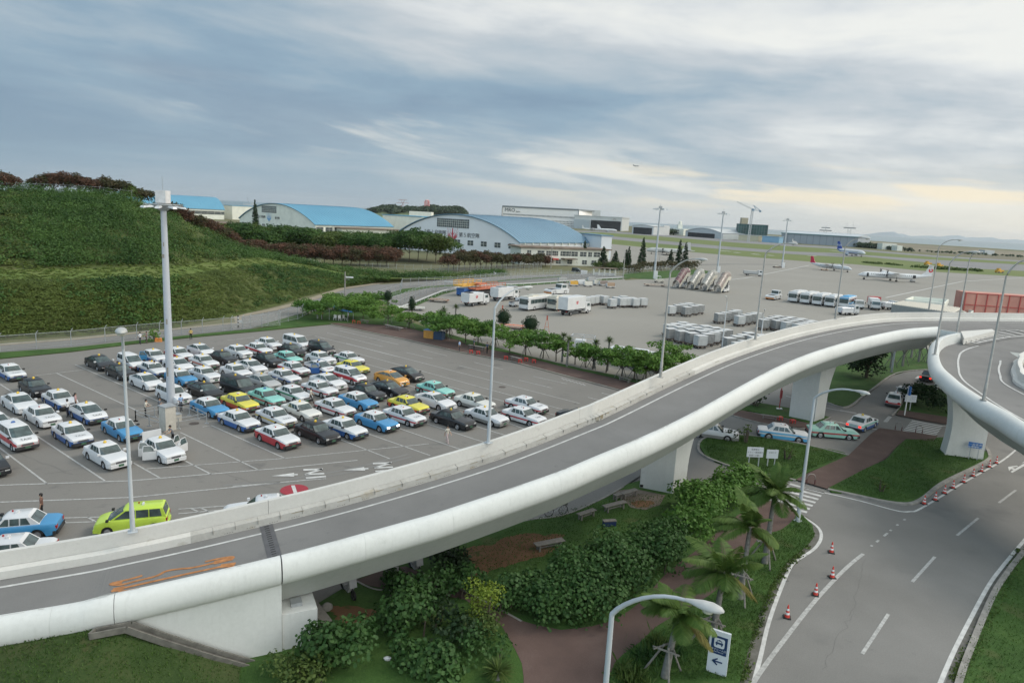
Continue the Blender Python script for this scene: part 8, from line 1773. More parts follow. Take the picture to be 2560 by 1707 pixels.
def railing(name,label,pts,h=1.05,n=3,m=mSteel,rails=(1.0,.68),r=.03,posts=2.0,kick=True,cat='railing',zf=0.0,thin=.04):
 t=thing(name,label,cat);P=[Vector((p[0],p[1],zf)) for p in pts];k=0
 mb=MB()
 for a,b in zip(P[:-1],P[1:]):
  for z in rails:mb.bar(a+Vector((0,0,z)),b+Vector((0,0,z)),thin)
 mb.build('rails',m,t)
 for a,b in zip(P[:-1],P[1:]):
  nn=max(1,round((b-a).length/posts))
  for i in range(nn+1):
   if i==0 and a!=P[0]:continue
   q=a.lerp(b,i/nn);mb=MB();mb.bar(q,q+Vector((0,0,h)),.07)
   if kick:mb.box((q.x,q.y,.04),(.34,.2,.08))
   mb.build('post',m,t)
 return t
railing('pipe_railing','low galvanised pipe railing forming a square around the mast foot',[cA(1140,850),cA(1375,935),cA(1500,915),cA(1735,870),cA(1590,800),cA(1490,780),cA(1300,815),cA(1140,850)])
def fence(label,pts,h=2.0,sp=2.6,m=mSteel,mesh=True,name='chain_link_fence',zs=None,barb=True):
 t=thing(name,label,'fence');P=[Vector((p[0],p[1],p[2] if zs is None else zs)) for p in pts]
 mb=MB();
 for a,b in zip(P[:-1],P[1:]):
  for z in (h,h*.5,.15):mb.bar(a+Vector((0,0,z)),b+Vector((0,0,z)),.035 if z<h else .05)
 mb.build('rails',m,t);pts_=[]
 pr=MB()
 npost=0
 for a,b in zip(P[:-1],P[1:]):
  nn=max(1,round((b-a).length/sp))
  for i in range(nn):pts_.append(a.lerp(b,i/nn))
 pts_.append(P[-1]);first=None
 me=None
 for q in pts_[:100]:
  if me is None:
   mb=MB();mb.bar((0,0,0),(0,0,h),.07)
   if barb:mb.bar((0,0,h),(.12,.28,h+.35),.05)
   o=mb.build('post',m,t);me=o.data
  else:o=bpy.data.objects.new('post',me);COL.objects.link(o);o.parent=t
  o.location=q
 if mesh:
  mb=MB()
  for a,b in zip(P[:-1],P[1:]):
   mb.add([a+Vector((0,0,.1)),b+Vector((0,0,.1)),b+Vector((0,0,h)),a+Vector((0,0,h))],[(0,1,2,3)])
  mm_=MATS.get('chain_link') or chain()
  mb.build('wire_mesh',mm_,t,fix=False)
 return t
def chain():
 m=bpy.data.materials.new('chain_link');m.use_nodes=True;n=m.node_tree;b=n.nodes['Principled BSDF'];b.inputs['Base Color'].default_value=(.35,.36,.36,1);b.inputs['Roughness'].default_value=.6
 tr=n.nodes.new('ShaderNodeBsdfTransparent');ms=n.nodes.new('ShaderNodeMixShader');tc=n.nodes.new('ShaderNodeTexCoord');w1=n.nodes.new('ShaderNodeTexNoise');w1.inputs['Scale'].default_value=3.0
 mr=n.nodes.new('ShaderNodeMapRange');mr.inputs[3].default_value=.08;mr.inputs[4].default_value=.20;n.links.new(tc.outputs['Object'],w1.inputs[0]);n.links.new(w1.outputs[0],mr.inputs[0]);n.links.new(mr.outputs[0],ms.inputs[0])
 n.links.new(tr.outputs[0],ms.inputs[1]);n.links.new(b.outputs[0],ms.inputs[2]);n.links.new(ms.outputs[0],n.nodes['Material Output'].inputs[0]);MATS['chain_link']=m;return m
fence('wire fence along the hill foot road at the far left',[cA(-300,290),cA(0,272),cA(600,222),cA(1150,160),cA(1700,112),cA(2350,50)],2.0,3.6,zs=.06)
fence('wire fence between the road and the leafy corner of the lot',[cJ(700,1480),cJ(1060,1430),cJ(1350,1370),cJ(1440,1320)],2.0,3.0,zs=.06)
fence('wire fence curving between the two roads above the tree corner',[cJ(1880,1230),cJ(2050,1200),cJ(2352,1110),cK(200,860),cK(420,845),cK(700,830),cK(1000,800),cK(1300,772),cK(1640,758)],2.0,3.0,zs=.06)
fence('wire fence behind the guard rail around the apron corner',[cK(110,1055),cK(320,960),cK(540,875),cK(700,855),cK(1000,815),cK(1300,800),cK(1700,785),cK(2200,765)],2.2,3.2,zs=.06)
fence('tall wire fence on the bank in front of the brownish trees',[GY(*pK(-420,700),238),GY(*pK(-200,710),236),GY(*pK(0,716),232),GY(*pK(300,726),228),G(*pK(700,734)),G(*pK(1100,722)),G(*pK(1460,700))],2.4,3.0) if 1 else None
fence('wire fence along the falling ridge before the reddish shrubs',[GY(590,632,214),GY(640,652,216),GY(700,655,218),GY(800,668,220)],2.0,3.0)
fence('fence with thin posts on the hill top under the reddish trees',[GY(40,476,171),GY(140,480,173),GY(250,486,176),GY(330,496,179)],1.8,5,mesh=False)
fence('low fence along the gate lane by the conifers',[cW(0,350),cW(330,375),cW(520,385),cW(920,400)],1.8,2.5,zs=.06)
fence('wire fence before the hedges at the apron corner lawn',[cW(940,335),cW(1230,300),cW(1560,280),cW(1960,262)],2.0,3.0,zs=.06)
t=railing('guard_rail','white steel guard rail curving round the apron corner',[cK(110,1100),cK(330,1015),cK(560,920),cK(720,880),cK(1000,862),cK(1300,850),cK(1600,830),cK(2000,800),cK(2200,790)],.85,3,mat('guard_rail_white',(.52,.54,.54),.5),(.72,),.05,3.0,False,'guard rail',0,.2)
b=cW(650,345);t=thing('gate_booth','small grey gate shelter with white pillars near the conifers','booth',tuple(b),.1);mb=MB()
for x in (-4,-2,0,2,4):mb.box((x,0,1.3),(.5,.5,2.6))
mb.build('pillars',mWallC,t);part('roof',mEave,t,((0,0,2.7),(9.4,2.4,.25)));part('counter',mGreyC,t,((0,.3,.5),(8,.6,1.0)))
b=cW(350,365);t=thing('white_notice','white notice board on the fence left of the gate shelter','sign',tuple(b),0);part('panel',mVW,t,((0,0,1.6),(2.2,.06,1.4)));part('posts',mSteel,t,((-.8,.05,.9),(.08,.08,1.8)),((.8,.05,.9),(.08,.08,1.8)))
def apron_mast(label,base,h,r=.45):
 t=thing('apron_mast',label,'light mast',tuple(base),0,'tall floodlight masts on the apron');mb=MB();mb.tube([(0,0,0),(0,0,h)],[r,r*.55],12);mb.build('pole',mSteelW,t,smooth=50)
 mb=MB()
 for k in range(6):a=2*PI*k/6;mb.bar((0,0,h),(math.cos(a)*2.1,math.sin(a)*2.1,h-.1),.12)
 mb.bar((0,0,h),(0,0,h+1.8),.08);mb.box((0,0,h+.3),(1.0,1.0,.9));mb.build('head_frame',mSteel,t)
 for k in range(6):a=2*PI*k/6;mb=MB();mb.box((math.cos(a)*2.1,math.sin(a)*2.1,h-.35),(1.1,.9,.5),a,taper=.6);mb.build('floodlight',mGreyC,t)
 part('cabinet',mVW,t,((.2,-.9,1.4),(1.4,1.0,2.8)));return t
for (bx,by),(tx,ty),lb in (((530,848),(583,160),'left apron mast behind the corner lawn'),((1148,788),(1195,208),'middle apron mast beyond the boarding stairs'),((1782,742),(1827,275),'right apron mast left of the propeller planes')):
 b=cL(bx,by);tz=GY(*pL(tx,ty),b.y).z;apron_mast(lb,b,tz)
b=cL(1735,745);t=thing('mast_base_block','low rusty base frame beside the right apron mast','block',tuple(b),.2);part('frame',mat('rusty_dolly',(.10,.07,.055),.8),t,((0,0,.5),(4.2,1.6,.5)));part('cover',mVC,t,((-.5,0,.9),(2.0,1.2,.25)))
for c,bx,tx,lb in ((cW,(925,405),(938,-20),'thin concrete utility pole by the conifer pair'),(cW,(1455,200),(1462,20),'thin utility pole near the patrol plane'),(cK,(660,510),(665,430),'short pole in front of the near hangar wall'),(cK,(1033,550),(1036,485),'second short pole in front of the near hangar'),(cK,(1545,690),(1552,490),'utility pole before the annex front')):
 b=c(*bx);p2_={cW:KP(1400,630,.17007),cK:pK}[c](*tx);h=max(3,GY(*p2_,b.y).z);mb=MB();mb.tube([(b.x,b.y,0),(b.x,b.y,h)],[.16,.1],8);mb.bar((b.x-.7,b.y,h-.5),(b.x+.7,b.y,h-.5),.1);tag(mb.build('utility_pole',mSteelB),lb,'pole')
b=cJ(1812,1150);h=GY(*pJ(1815,898),b.y).z;t=thing('concrete_lamp_post','old concrete lamp post with a white lamp by the hill road','street lamp',tuple(b));mb=MB();mb.tube([(0,0,0),(0,0,h)],[.17,.13],8);mb.build('pole',mKerb,t);part('lamp_head',mVW,t,((1.0,0,h-1.2),(1.6,.4,.3)));part('arm',mSteel,t,((.5,0,h-1.7),(1.0,.08,.08)))
for c,bx,lb in ((cA,(2000,66),'black and white striped marker post with a white plate at the road edge'),(cJ,(2078,1012),'dark marker post by the hill bend'),(cK,(1030,765),'dark marker post on the upper road bend')):
 b=c(*bx);t=thing('marker_post',lb,'post',tuple(b),0,'dark marker posts along the hill road');mb=MB();mb.tube([(0,0,0),(0,0,2.0)],.13,8);mb.build('post',mDark,t)
 mb=MB()
 for z in (.5,1.0,1.5):mb.tube([(0,0,z),(0,0,z+.2)],.14,8)
 mb.build('white_bands',mVW,t);part('plate',mVW,t,((.45,-.1,1.1),(.5,.03,.4)))
def make_cone():
 t=thing('traffic_cone','x','traffic cone');mb=MB();mb.box((0,0,.03),(.38,.38,.05));mb.build('base',mDark,t);prof=lambda z:.135-.105*(z-.055)/.66
 red,wh=MB(),MB()
 for z0,z1,w in ((.055,.2,0),(.2,.31,1),(.31,.42,0),(.42,.53,1),(.53,.72,0)):(wh if w else red).lathe([(prof(z0),z0),(prof(z1),z1)],(0,0,0),14)
 red.build('cone_body',mat('cone_red',(.55,.05,.035),.5),t,smooth=40);wh.build('reflective_band',mat('cone_white',(.68,.68,.68),.5),t,smooth=40);return t
cn=make_cone();first=True
cl=[((500,655),'cone farthest up the slip lane, alone near the kerb bend'),((505,832),'cone second in the slip lane line'),((388,955),'cone third in the slip lane line, touching the worn line'),((188,1113),'cone nearest the camera in the slip lane')]
for (x,y),lb in cl:
 P=cG(x,y);o=cn if first else clone(cn);first=False;o.location=(P.x,P.y,.06);o.rotation_euler=(0,0,random.uniform(0,1.5));o['label']=lb;o['group']='red and white cones in the slip lane'
nm_=['first cone of the kerb line, at the lawn corner','second cone of the kerb line','third cone of the kerb line','fourth cone of the kerb line','fifth cone of the kerb line, in the middle','sixth cone of the kerb line','seventh cone of the kerb line','eighth cone of the kerb line near the blue sign','ninth and last cone of the kerb line by the pier']
for (x,y),lb in zip(((1667,1262),(1743,1236),(1806,1190),(1864,1154),(1937,1114),(2001,1072),(2059,1040),(2112,1010),(2160,984)),nm_):
 P=cH(x,y);o=clone(cn);o.location=(P.x,P.y,.06);o.rotation_euler=(0,0,random.uniform(0,1.5));o['label']=lb;o['group']='red and white cones along the lawn kerb'
for i,(c,a,b,lb) in enumerate(((cF,(1732,140),(1790,183),'steel hoop barrier at the path start right of the street lamp'),(cF,(1505,352),(1570,372),'steel hoop barrier on the near side of the zebra crossing'),(cS,(597,1035),(668,1047),'steel hoop barrier left of the far crossing'),(cS,(818,1070),(890,1082),'steel hoop barrier in front of the far crossing'))):
 A,B=c(*a),c(*b)
 if i==0:A,B=cF(1733,178),cF(1790,183)
 d=(B-A);mid=(A+B)/2;w=d.length/2;u=d.normalized();pts=[A,A+Vector((0,0,.55))]+[mid-u*w*math.cos(PI*k/8)+Vector((0,0,.55+.3*math.sin(PI*k/8))) for k in range(1,8)]+[B+Vector((0,0,.55)),B]
 t=thing('hoop_barrier',lb,'barrier',(0,0,.16),0,'steel hoop barriers at the crossings');mb=MB();mb.tube(pts,.035,8);mb.build('hoop',mat('brushed_hoop',(.30,.27,.25),.35,.6),t,smooth=60)
 mb=MB();
 for q in (A,B):mb.tube([q,q+Vector((0,0,.4))],.042,8)
 mb.build('red_sleeve',mat('dark_red_sleeve',(.10,.03,.03),.5),t)
wl_,wr_=G(1600+1300*.12755,1530+1105*.12755,.2),G(1600+1690*.12755,1530+1240*.12755,.2)
t=thing('taxi_direction_sign','white upright sign with taxi pictogram, Japanese text and left arrow','sign',((wl_.x+wr_.x)/2,(wl_.y+wr_.y)/2,.15),math.atan2(wr_.y-wl_.y,wr_.x-wl_.x));w=(wr_-wl_).length;H_=w*2.62
bx=GY(1600+1400*.12755,1530+305*.12755,wl_.y).z
H_=max(1.6,bx-.15)
navy=mat('sign_navy',(.008,.03,.10),.5,var=.05);wht=mat('sign_white',(.56,.60,.64),.45,var=.03)
part('panel',wht,t,((0,0,H_/2),(w,.12,H_)))
hb_=H_*.5;z0=H_*.68;part('blue_field',navy,t,((0,-.066,z0),(w*.78,.012,H_*.42)))
zc=z0+H_*.055;pw=w*.52
mb=MB();r=pw/2;c8=[]
for k in range(4):
 for j in range(4):a=PI/2*k+PI/6*j;sx,sz=((1,1),(-1,1),(-1,-1),(1,-1))[k];c8.append((sx*(r-.08)+.08*math.cos(a),-.074,zc+sz*(r-.08)+.08*math.sin(a)))
mb.extr(c8,(0,-.006,0));mb.build('pictogram_field',wht,t)
mb=MB();k_=pw/1.0
def cq(pts):mb.extr([(x*k_,-.081,zc+z*k_) for x,z in pts],(0,-.006,0))
cq([(-.36,-.12),(.36,-.12),(.36,.06),(.28,.08),(-.28,.08),(-.36,.06)]);cq([(-.30,-.12),(-.18,-.12),(-.18,-.26),(-.30,-.26)]);cq([(.18,-.12),(.30,-.12),(.30,-.26),(.18,-.26)])
cq([(-.28,.08),(-.22,.08),(-.15,.24),(-.20,.28)]);cq([(.22,.08),(.28,.08),(.20,.28),(.15,.24)]);cq([(-.2,.22),(.2,.22),(.2,.29),(-.2,.29)]);cq([(-.09,.29),(.09,.29),(.06,.36),(-.06,.36)])
mb.build('taxi_pictogram',navy,t)
text_mesh('タクシー入口',w*.125,'sign_text',wht,t,(0,-.075,z0-H_*.105),(PI/2,0,0),.002);text_mesh('Taxi Terminal',w*.085,'sign_text',wht,t,(0,-.075,z0-H_*.155),(PI/2,0,0),.002)
mb=MB();za=H_*.30
for a,b in (((-.22*w,za),(.24*w,za)),((-.24*w,za),(0,za+.17*w)),((-.24*w,za),(0,za-.17*w))):mb.bar((a[0],-.072,a[1]),(b[0],-.072,b[1]),.05,.05)
mb.build('left_arrow',navy,t)
def board(name,label,L_,R_,zb,zt,m,post=True,rz_extra=0):
 A,B=L_,R_;t=thing(name,label,'sign',((A.x+B.x)/2,(A.y+B.y)/2,.15),math.atan2(B.y-A.y,B.x-A.x));w=(B-A).length;part('panel',m,t,((0,0,(zb+zt)/2),(w,.05,zt-zb)))
 if post:
  for s in (-1,1):part('post',mSteelW,t,((s*w*.3,.06,zt/2),(.07,.07,zt)))
 return t,w
def zsign(base_px,top_px):
 b=G(*base_px);return b,GY(*top_px,b.y).z
b1,zt1=zsign((1700+465*.36565,800+1010*.36565),(1700+465*.36565,800+878*.36565));_,zb1=zsign((1700+465*.36565,800+1010*.36565),(1700+465*.36565,800+945*.36565))
b1r=cH(512,1000);d=Vector((1,.05,0));t,w=board('notice_board','white notice board with lines of text on the oval lawn, larger left one',b1-d*.25,b1+d*1.15,zb1,zt1,wht)
for i in range(4):text_mesh(['駐車禁止','タクシー乗務員の','皆様へお願い','那覇空港'][i],.17,'sign_text',mInk,t,(0,-.03,zt1-.2-i*.26),(PI/2,0,0),.001)
b2,zt2=zsign((1700+600*.36565,800+1010*.36565),(1700+600*.36565,800+896*.36565));_,zb2=zsign((1700+600*.36565,800+1010*.36565),(1700+600*.36565,800+955*.36565))
t,w=board('notice_board','white notice board on the oval lawn, smaller right one',b2-d*.25,b2+d*.75,zb2,zt2,wht);text_mesh('お知らせ',.16,'sign_text',mInk,t,(0,-.03,zt2-.25),(PI/2,0,0),.001)
bl_,br_=cS(1368,1350),cS(1518,1375);zt3=GY(2100+1390*.22954,840+1165*.22954,bl_.y).z;zb3=GY(2100+1385*.22954,840+1225*.22954,bl_.y).z
t,w=board('blue_direction_sign','blue road sign with white Japanese text in front of the right pier',bl_,br_,zb3,zt3,mat('sign_blue',(.01,.13,.42),.45));w_=w
text_mesh('一般車両',.26,'sign_text',wht,t,(0,-.03,zt3-.2),(PI/2,0,0),.001);text_mesh('国際線送迎専用',.24,'sign_text',wht,t,(0,-.03,zt3-.48),(PI/2,0,0),.001);mb=MB();mb.box((0,-.03,zb3+.16),(w*.5,.01,.05));mb.bar((-w*.25,-.03,zb3+.16),(-w*.2,-.03,zb3+.22),.04);mb.build('arrow',wht,t)
b=cS(700,878);h=GY(2100+740*.22954,840+540*.22954,b.y).z;t=thing('sign_post','slanted white pole with blue sign edge and white board by the thicket','sign',tuple(b));part('post',mVW,t,((0,0,h/2),(.09,.09,h)));part('blue_panel',mat('sign_blue',(.01,.13,.42),.45),t,((.05,-.1,h-.55),(.12,.5,1.0)));
b=cS(758,820);t=thing('notice_board','white board with small text beside the slanted white pole','sign',tuple(b),-.1);part('panel',wht,t,((-.1,0,1.55),(1.25,.05,.85)));part('post',mSteelW,t,((0,.06,.9),(.08,.08,1.8)))
for i in range(3):text_mesh('タクシー以外進入禁止',.11,'sign_text',mInk,t,(-.1,-.03,1.78-i*.22),(PI/2,0,0),.001)
b=cR(1165,965,.16);h=GY(1740+1200*.17857,850+690*.17857,b.y).z;t=thing('red_pole','thin red pole with red box and white foot seen under the ramp','pole',(b.x,b.y,.16));part('pole',mat('hydrant_red',(.35,.05,.05),.6),t,((0,0,h/2),(.09,.09,h)));part('red_box',mat('hydrant_red',(.35,.05,.05),.6),t,((0,-.05,h-.7),(.22,.2,.9)));part('foot',mVW,t,((0,0,.06),(.6,.35,.12)))
b=cS(560,408);h=4.4;t=thing('grey_pole','plain grey pole on the lawn beyond the ramp','pole',(b.x,b.y,.16));mb=MB();mb.tube([(0,0,0),(0,0,h)],[.13,.11],8);mb.build('pole',mSteelW,t);part('foot',mKerb,t,((0,0,.05),(.4,.4,.1)))
b=cF(645,195);t=thing('pipe_box','grey electrical box with conduits fixed to the left pier','electrical box',(b.x-.05,b.y-.25,.16),.1);part('box',mat('grey_box_dark',(.14,.15,.15),.5),t,((0,0,1.35),(.42,.25,.65)));part('conduit',mat('grey_box_dark',(.14,.15,.15),.5),t,((-.1,0,.5),(.08,.08,1.1)),((.08,0,.5),(.08,.08,1.1)));part('floor_pipe',mDark,t,((-.5,-.1,.15),(.9,.12,.2)))
def bench(label,A,B,h=.42,w=.42,m=mWood,group='wooden benches on the garden lawn',legs=True,cat='bench',name='bench'):
 t=thing(name,label,cat,((A.x+B.x)/2,(A.y+B.y)/2,.16),math.atan2(B.y-A.y,B.x-A.x),group);L_=(B-A).length;mb=MB()
 for k in range(3):mb.box((0,(k-1)*w/3,h),(L_,w/3-.02,.05))
 mb.build('seat',m,t)
 for s in (-1,1):mb=MB();mb.box((s*L_*.36,-w*.3,h/2),(.09,.09,h));mb.box((s*L_*.36,w*.3,h/2),(.09,.09,h));mb.box((s*L_*.36,0,h-.06),(.09,w*.8,.07));mb.build('leg',m,t)
 mb=MB();mb.box((0,0,h*.4),(L_*.7,.06,.06));mb.build('stretcher',m,t);return t
bench('long weathered bench beside the bare red soil',cE(1790,660),cE(1990,620),.45,.5)
bench('short bench on the lawn left of the blue crate',cF(125,440),cF(240,400),.42,.4);bench('long pale bench behind the blue crate',cF(305,385),cF(455,345),.45,.45)
bench('rusty bench beside the gravel patch near the pier',cF(430,290),cF(535,258),.45,.42);bench('short rusty bench left of the one by the gravel',cF(380,300),cF(425,285),.42,.4)
b=cF(345,475);t=thing('blue_crate','small dark blue crate used as a seat on the lawn','crate',(b.x,b.y,.16),.25);part('crate_body',mat('crate_navy',(.02,.04,.12),.6),t,((0,0,.17),(.85,.32,.34)));part('wood_top',mWood,t,((0,0,.36),(.9,.34,.05)))
gl2='benches along the brick walkway'
bench('long pale bench on the brick walkway at upper left',cN(1250,705),cN(1505,760),.45,.5,mKerb,gl2);bench('bench on the brick walkway near the parapet',cO(1640,705),cO(1750,738),.45,.4,mWood,gl2);bench('long table bench between the red seats',cO(650,520),cO(740,545),.5,.5,mWood,gl2);bench('pale table bench beside the dark standing figures',cO(260,415),cO(420,445),.55,.6,mWood,gl2);bench('bench by the two red seats at the corner',cN(890,630),cN(1010,650),.45,.4,mWood,gl2)
gr_='small red plastic stools along the walkway';mRs=mat('red_stool_plastic',(.50,.05,.04),.5)
for c,x,y,lb in ((cO,285,452,'red stool left of the seated group'),(cO,350,462,'red stool right of the seated group'),(cO,605,508,'red stool at the left end of the table bench'),(cO,735,538,'red stool at the right end of the table bench'),(cO,790,522,'red stool behind the table bench'),(cO,862,538,'red stool standing apart on the right'),(cN,790,630,'red stool left at the shaded corner'),(cN,865,642,'red stool right at the shaded corner'),(cR,1170,1125,'red stool left of the pair near the grassy pier'),(cR,1350,1170,'red stool right of the pair near the grassy pier')):
 b=c(x,y,.12);t=thing('plastic_stool',lb,'stool',tuple(b),.3,gr_);part('seat',mRs,t,((0,0,.42),(.5,.42,.06)))
 for sx in (-1,1):
  for sy in (-1,1):part('leg',mRs,t,((sx*.2,sy*.16,.2),(.07,.07,.4)))
bench('long low bench in front of the grassy pier',cR(900,1115),cR(1150,1150),.45,.4,mWood,gl2)
b=cN(1985,860,.12);t=thing('storage_crate','orange and dark blue storage box under the trees','box',tuple(b),-.35);part('orange_half',mat('orange_board',(.48,.24,.05),.7),t,((-.9,0,.65),(1.7,1.2,1.3)));part('blue_half',mat('navy_board',(.03,.06,.12),.7),t,((.75,0,.6),(1.5,1.2,1.2)));part('blue_sheet',mat('tarp_blue',(.05,.22,.50),.5),t,((-.9,0,1.32),(1.8,1.3,.05)))
b=cN(610,590,.12);t=thing('tarp_shelter','blue tarpaulin strung over white garden seats in the corner','shelter',tuple(b),-.3);mb=MB();vs=[]
for i in range(9):
 for j in range(4):vs.append((-1.9+i*.47,-.9+j*.6,2.45-.10*i-.35*math.sin(i*PI/8)*.6+.12*math.cos(j*1.5)))
mb.add(vs,[(i*4+j,i*4+j+1,i*4+4+j+1,i*4+4+j) for i in range(8) for j in range(3)]);mb.add([(v[0],v[1],v[2]-.02) for v in vs],[]);mb.build('tarp',mat('tarp_blue',(.05,.22,.50),.5),t,fix=False)
for x,y,z in ((-1.9,-.9,2.4),(1.8,-.9,1.7),(-1.9,.9,2.4),(1.8,.9,1.7)):part('pole',mSteel,t,((x,y,z/2),(.06,.06,z)))
for i,(dx,dy) in enumerate(((-1.1,-.3),(-.2,-.5),(.5,.1))):
 q=b+Vector((dx,dy,0));t=thing('garden_chair','white plastic chair under the blue tarp, '+['left','front','right'][i],'chair',tuple(q),.5*i,'white chairs under the tarp');part('seat',mVW,t,((0,0,.42),(.5,.5,.05)));part('backrest',mVW,t,((0,.24,.7),(.5,.05,.5)))
 for sx in (-1,1):
  for sy in (-1,1):part('leg',mVW,t,((sx*.21,sy*.21,.2),(.05,.05,.4)))
b=cN(290,570,.1);t=thing('grill_cart','small stand with an orange cover in the shaded corner','cart',tuple(b));part('cover',mOr,t,((0,0,.95),(1.0,.7,.25)));part('frame',mSteelW,t,((-.4,0,.45),(.05,.6,.9)),((.4,0,.45),(.05,.6,.9)))
def cyc(name,label,P,rz,kind,group=None):
 t=thing(name,label,'bicycle' if kind=='b' else 'scooter',P,rz,group);R_=.33 if kind=='b' else .22;wb=.54 if kind=='b' else .62
 for s in (-1,1):
  mb=MB();mb.tube([(s*wb+R_*math.cos(2*PI*k/20),0,R_+R_*math.sin(2*PI*k/20)) for k in range(21)],.022 if kind=='b' else .06,6,cap=False)
  if kind=='b':
   for k in range(8):mb.bar((s*wb,0,R_),(s*wb+R_*math.cos(k*PI/4),0,R_+R_*math.sin(k*PI/4)),.008)
  else:mb.lathe([(.1,-.04),(.1,.04)],(0,0,0),10) if 0 else mb.tube([(s*wb,-.05,R_),(s*wb,.05,R_)],.12,10)
  mb.build('wheel',mDark,t,smooth=60)
 if kind=='b':
  mb=MB()
  for a,b in (((-.54,0,.33),(-.05,0,.28)),((-.05,0,.28),(-.22,0,.85)),((-.22,0,.75),(.4,0,.8)),((-.05,0,.28),(.42,0,.68)),((.54,0,.33),(.38,0,.95)),((-.54,0,.33),(-.2,0,.7))):mb.tube([a,b],.018,6)
  mb.build('frame',mSteelW,t);mb=MB();mb.box((-.24,0,.9),(.26,.14,.06));mb.build('saddle',mDark,t);mb=MB();mb.tube([(.28,-.27,.98),(.38,0,.98),(.28,.27,.98)],.015,6);mb.build('handlebar',mSteel,t)
  mb=MB();mb.box((.62,0,.82),(.3,.34,.22));mb.build('basket',mat('basket_wire',(.1,.1,.1),.5),t)
 else:
  mb=MB();mb.extr([(-.85,-.16,.45),(-.3,-.16,.38),(-.2,-.16,.26),(.3,-.16,.26),(.45,-.16,.85),(.38,-.16,.9),(.2,-.16,.36),(-.2,-.16,.42),(-.3,-.16,.68),(-.85,-.16,.72)],(0,.32,0));mb.build('body',mat('scooter_silver',(.36,.37,.38),.4),t)
  mb=MB();mb.box((-.5,0,.76),(.72,.3,.10));mb.build('saddle',mDark,t);mb=MB();mb.tube([(.28,-.33,1.0),(.4,0,.98),(.28,.33,1.0)],.02,6);mb.tube([(.4,0,.95),(.62,0,.22)],.04,6);mb.build('handlebar',mDark,t);mb=MB();mb.box((.48,0,.84),(.12,.22,.18));mb.build('headlight',mLens,t);mb=MB();mb.box((-.92,0,.6),(.06,.16,.1));mb.build('tail_light',mRed,t)
  mb=MB();mb.extr([(.45,-.2,.7),(.62,-.2,.62),(.5,-.2,1.15),(.42,-.2,1.1)],(0,.4,0));mb.build('front_fairing',mat('scooter_silver',(.36,.37,.38),.4),t)
 return t
P=(cE(1895,410)+cE(1985,398))/2;d_=cE(1985,398)-cE(1890,412);cyc('bicycle','dark bicycle with front basket parked on the lane by the lawn',(P.x,P.y,.17),math.atan2(d_.y,d_.x),'b')
for (x,y),rz,lb in (((480,960),-.9,'silver scooter leftmost under the ramp on the grass'),((780,880),-1.0,'dark and silver scooter in the middle on the narrow path'),((950,800),-1.0,'scooter rightmost under the ramp edge')):
 P=cE(x,y);cyc('scooter',lb,(P.x,P.y,.17),rz,'s','scooters parked under the ramp')
mb=MB();o0=cE(170,985,.16);o1=cE(330,1200,.16);mb.bar(o0+Vector((0,0,.45)),o1+Vector((0,0,.45)),.5,.08);d=(o1-o0)
t=thing('plank_bench','long plank bench beside the white bearing block','bench');mb.build('seat',mWood,t)
for f in (.1,.5,.9):part('leg',mWood,t,(tuple(o0+d*f+Vector((0,0,.2))),(.4,.12,.42)))
b=cE(330,1065);mb=MB();mb.lathe([(.28,0),(.3,.15),(.12,.3)],(b.x,b.y,.16),8);tag(mb.build('stone',mKerb,smooth=60),'pale rock beside the plank bench','stone')
b=cE(755,1425);mb=MB();mb.lathe([(.12,0),(.15,.09),(.05,.16)],(b.x,b.y,.16),9,sc=(1.2,.8));tag(mb.build('stone',mVW,smooth=60),'white smooth stone among the lower bushes','stone')
for x,lb in ((1315,'left small orange block on the grass verge behind the lot'),(1345,'right small orange block on the grass verge behind the lot')):
 b=cA(x,183);t=thing('orange_block',lb,'block',tuple(b),.2,'small orange blocks on the verge');mb=MB();mb.box((0,0,.25),(.45,.35,.5),taper=.8);mb.build('block',mOr,t);mb=MB();mb.box((0,0,.53),(.3,.22,.06));mb.build('cap',mOr,t)
b=cK(640,905);t=thing('steel_frame_stand','thin steel work platform by the guard rail','platform',tuple(b),.1);mb=MB()
for x in (-1.6,0,1.6):
 for y in (-.6,.6):mb.bar((x,y,0),(x,y,2.6),.07)
mb.box((0,0,2.6),(3.6,1.5,.1));mb.build('frame',mSteel,t);part('lower_brace',mSteel,t,((0,.6,1.0),(3.3,.06,.06)),((0,-.6,1.0),(3.3,.06,.06)))
for i,(x,y,lb) in enumerate(((1505,1270,'red and white warning frame behind the right ball tree'),(1103,1165,'small red flag post behind the left ball tree'))):
 b=cK(x,y);h=3.0;t=thing('warning_frame',lb,'marker',tuple(b));mb=MB();mb.bar((-.5,0,0),(0,0,h),.07);mb.bar((.5,0,0),(0,0,h),.07);mb.bar((-.35,0,1),(.35,0,1),.06);mb.build('frame',mOrR,t);mb=MB();mb.box((0,0,h-.4),(.25,.05,.8));mb.build('flag',mat('hydrant_red',(.35,.05,.05),.6),t)
b=GY(*pJ(890,225),3600);t=thing('work_barge','grey work barge with a thin crane far out on the sea','boat',(b.x,b.y,-2));mb=MB();mb.extr([(-70,-12,0),(60,-12,0),(75,-12,14),(-75,-12,14)],(0,24,0));mb.box((20,0,24),(30,18,20));mb.build('hull',mGreyC,t);mb=MB();mb.bar((-20,0,14),(-40,0,85),1.6);mb.bar((10,0,30),(-40,0,85),.8);mb.build('crane',mGreyD,t);t.scale=(.5,.5,.5)
SK=mat('skin',(.42,.26,.18),.6);HR_=mat('black_hair',(.015,.013,.012),.6)
cloth=lambda n,c:mat('cloth_'+n,c,.85,var=.12,scale=9)
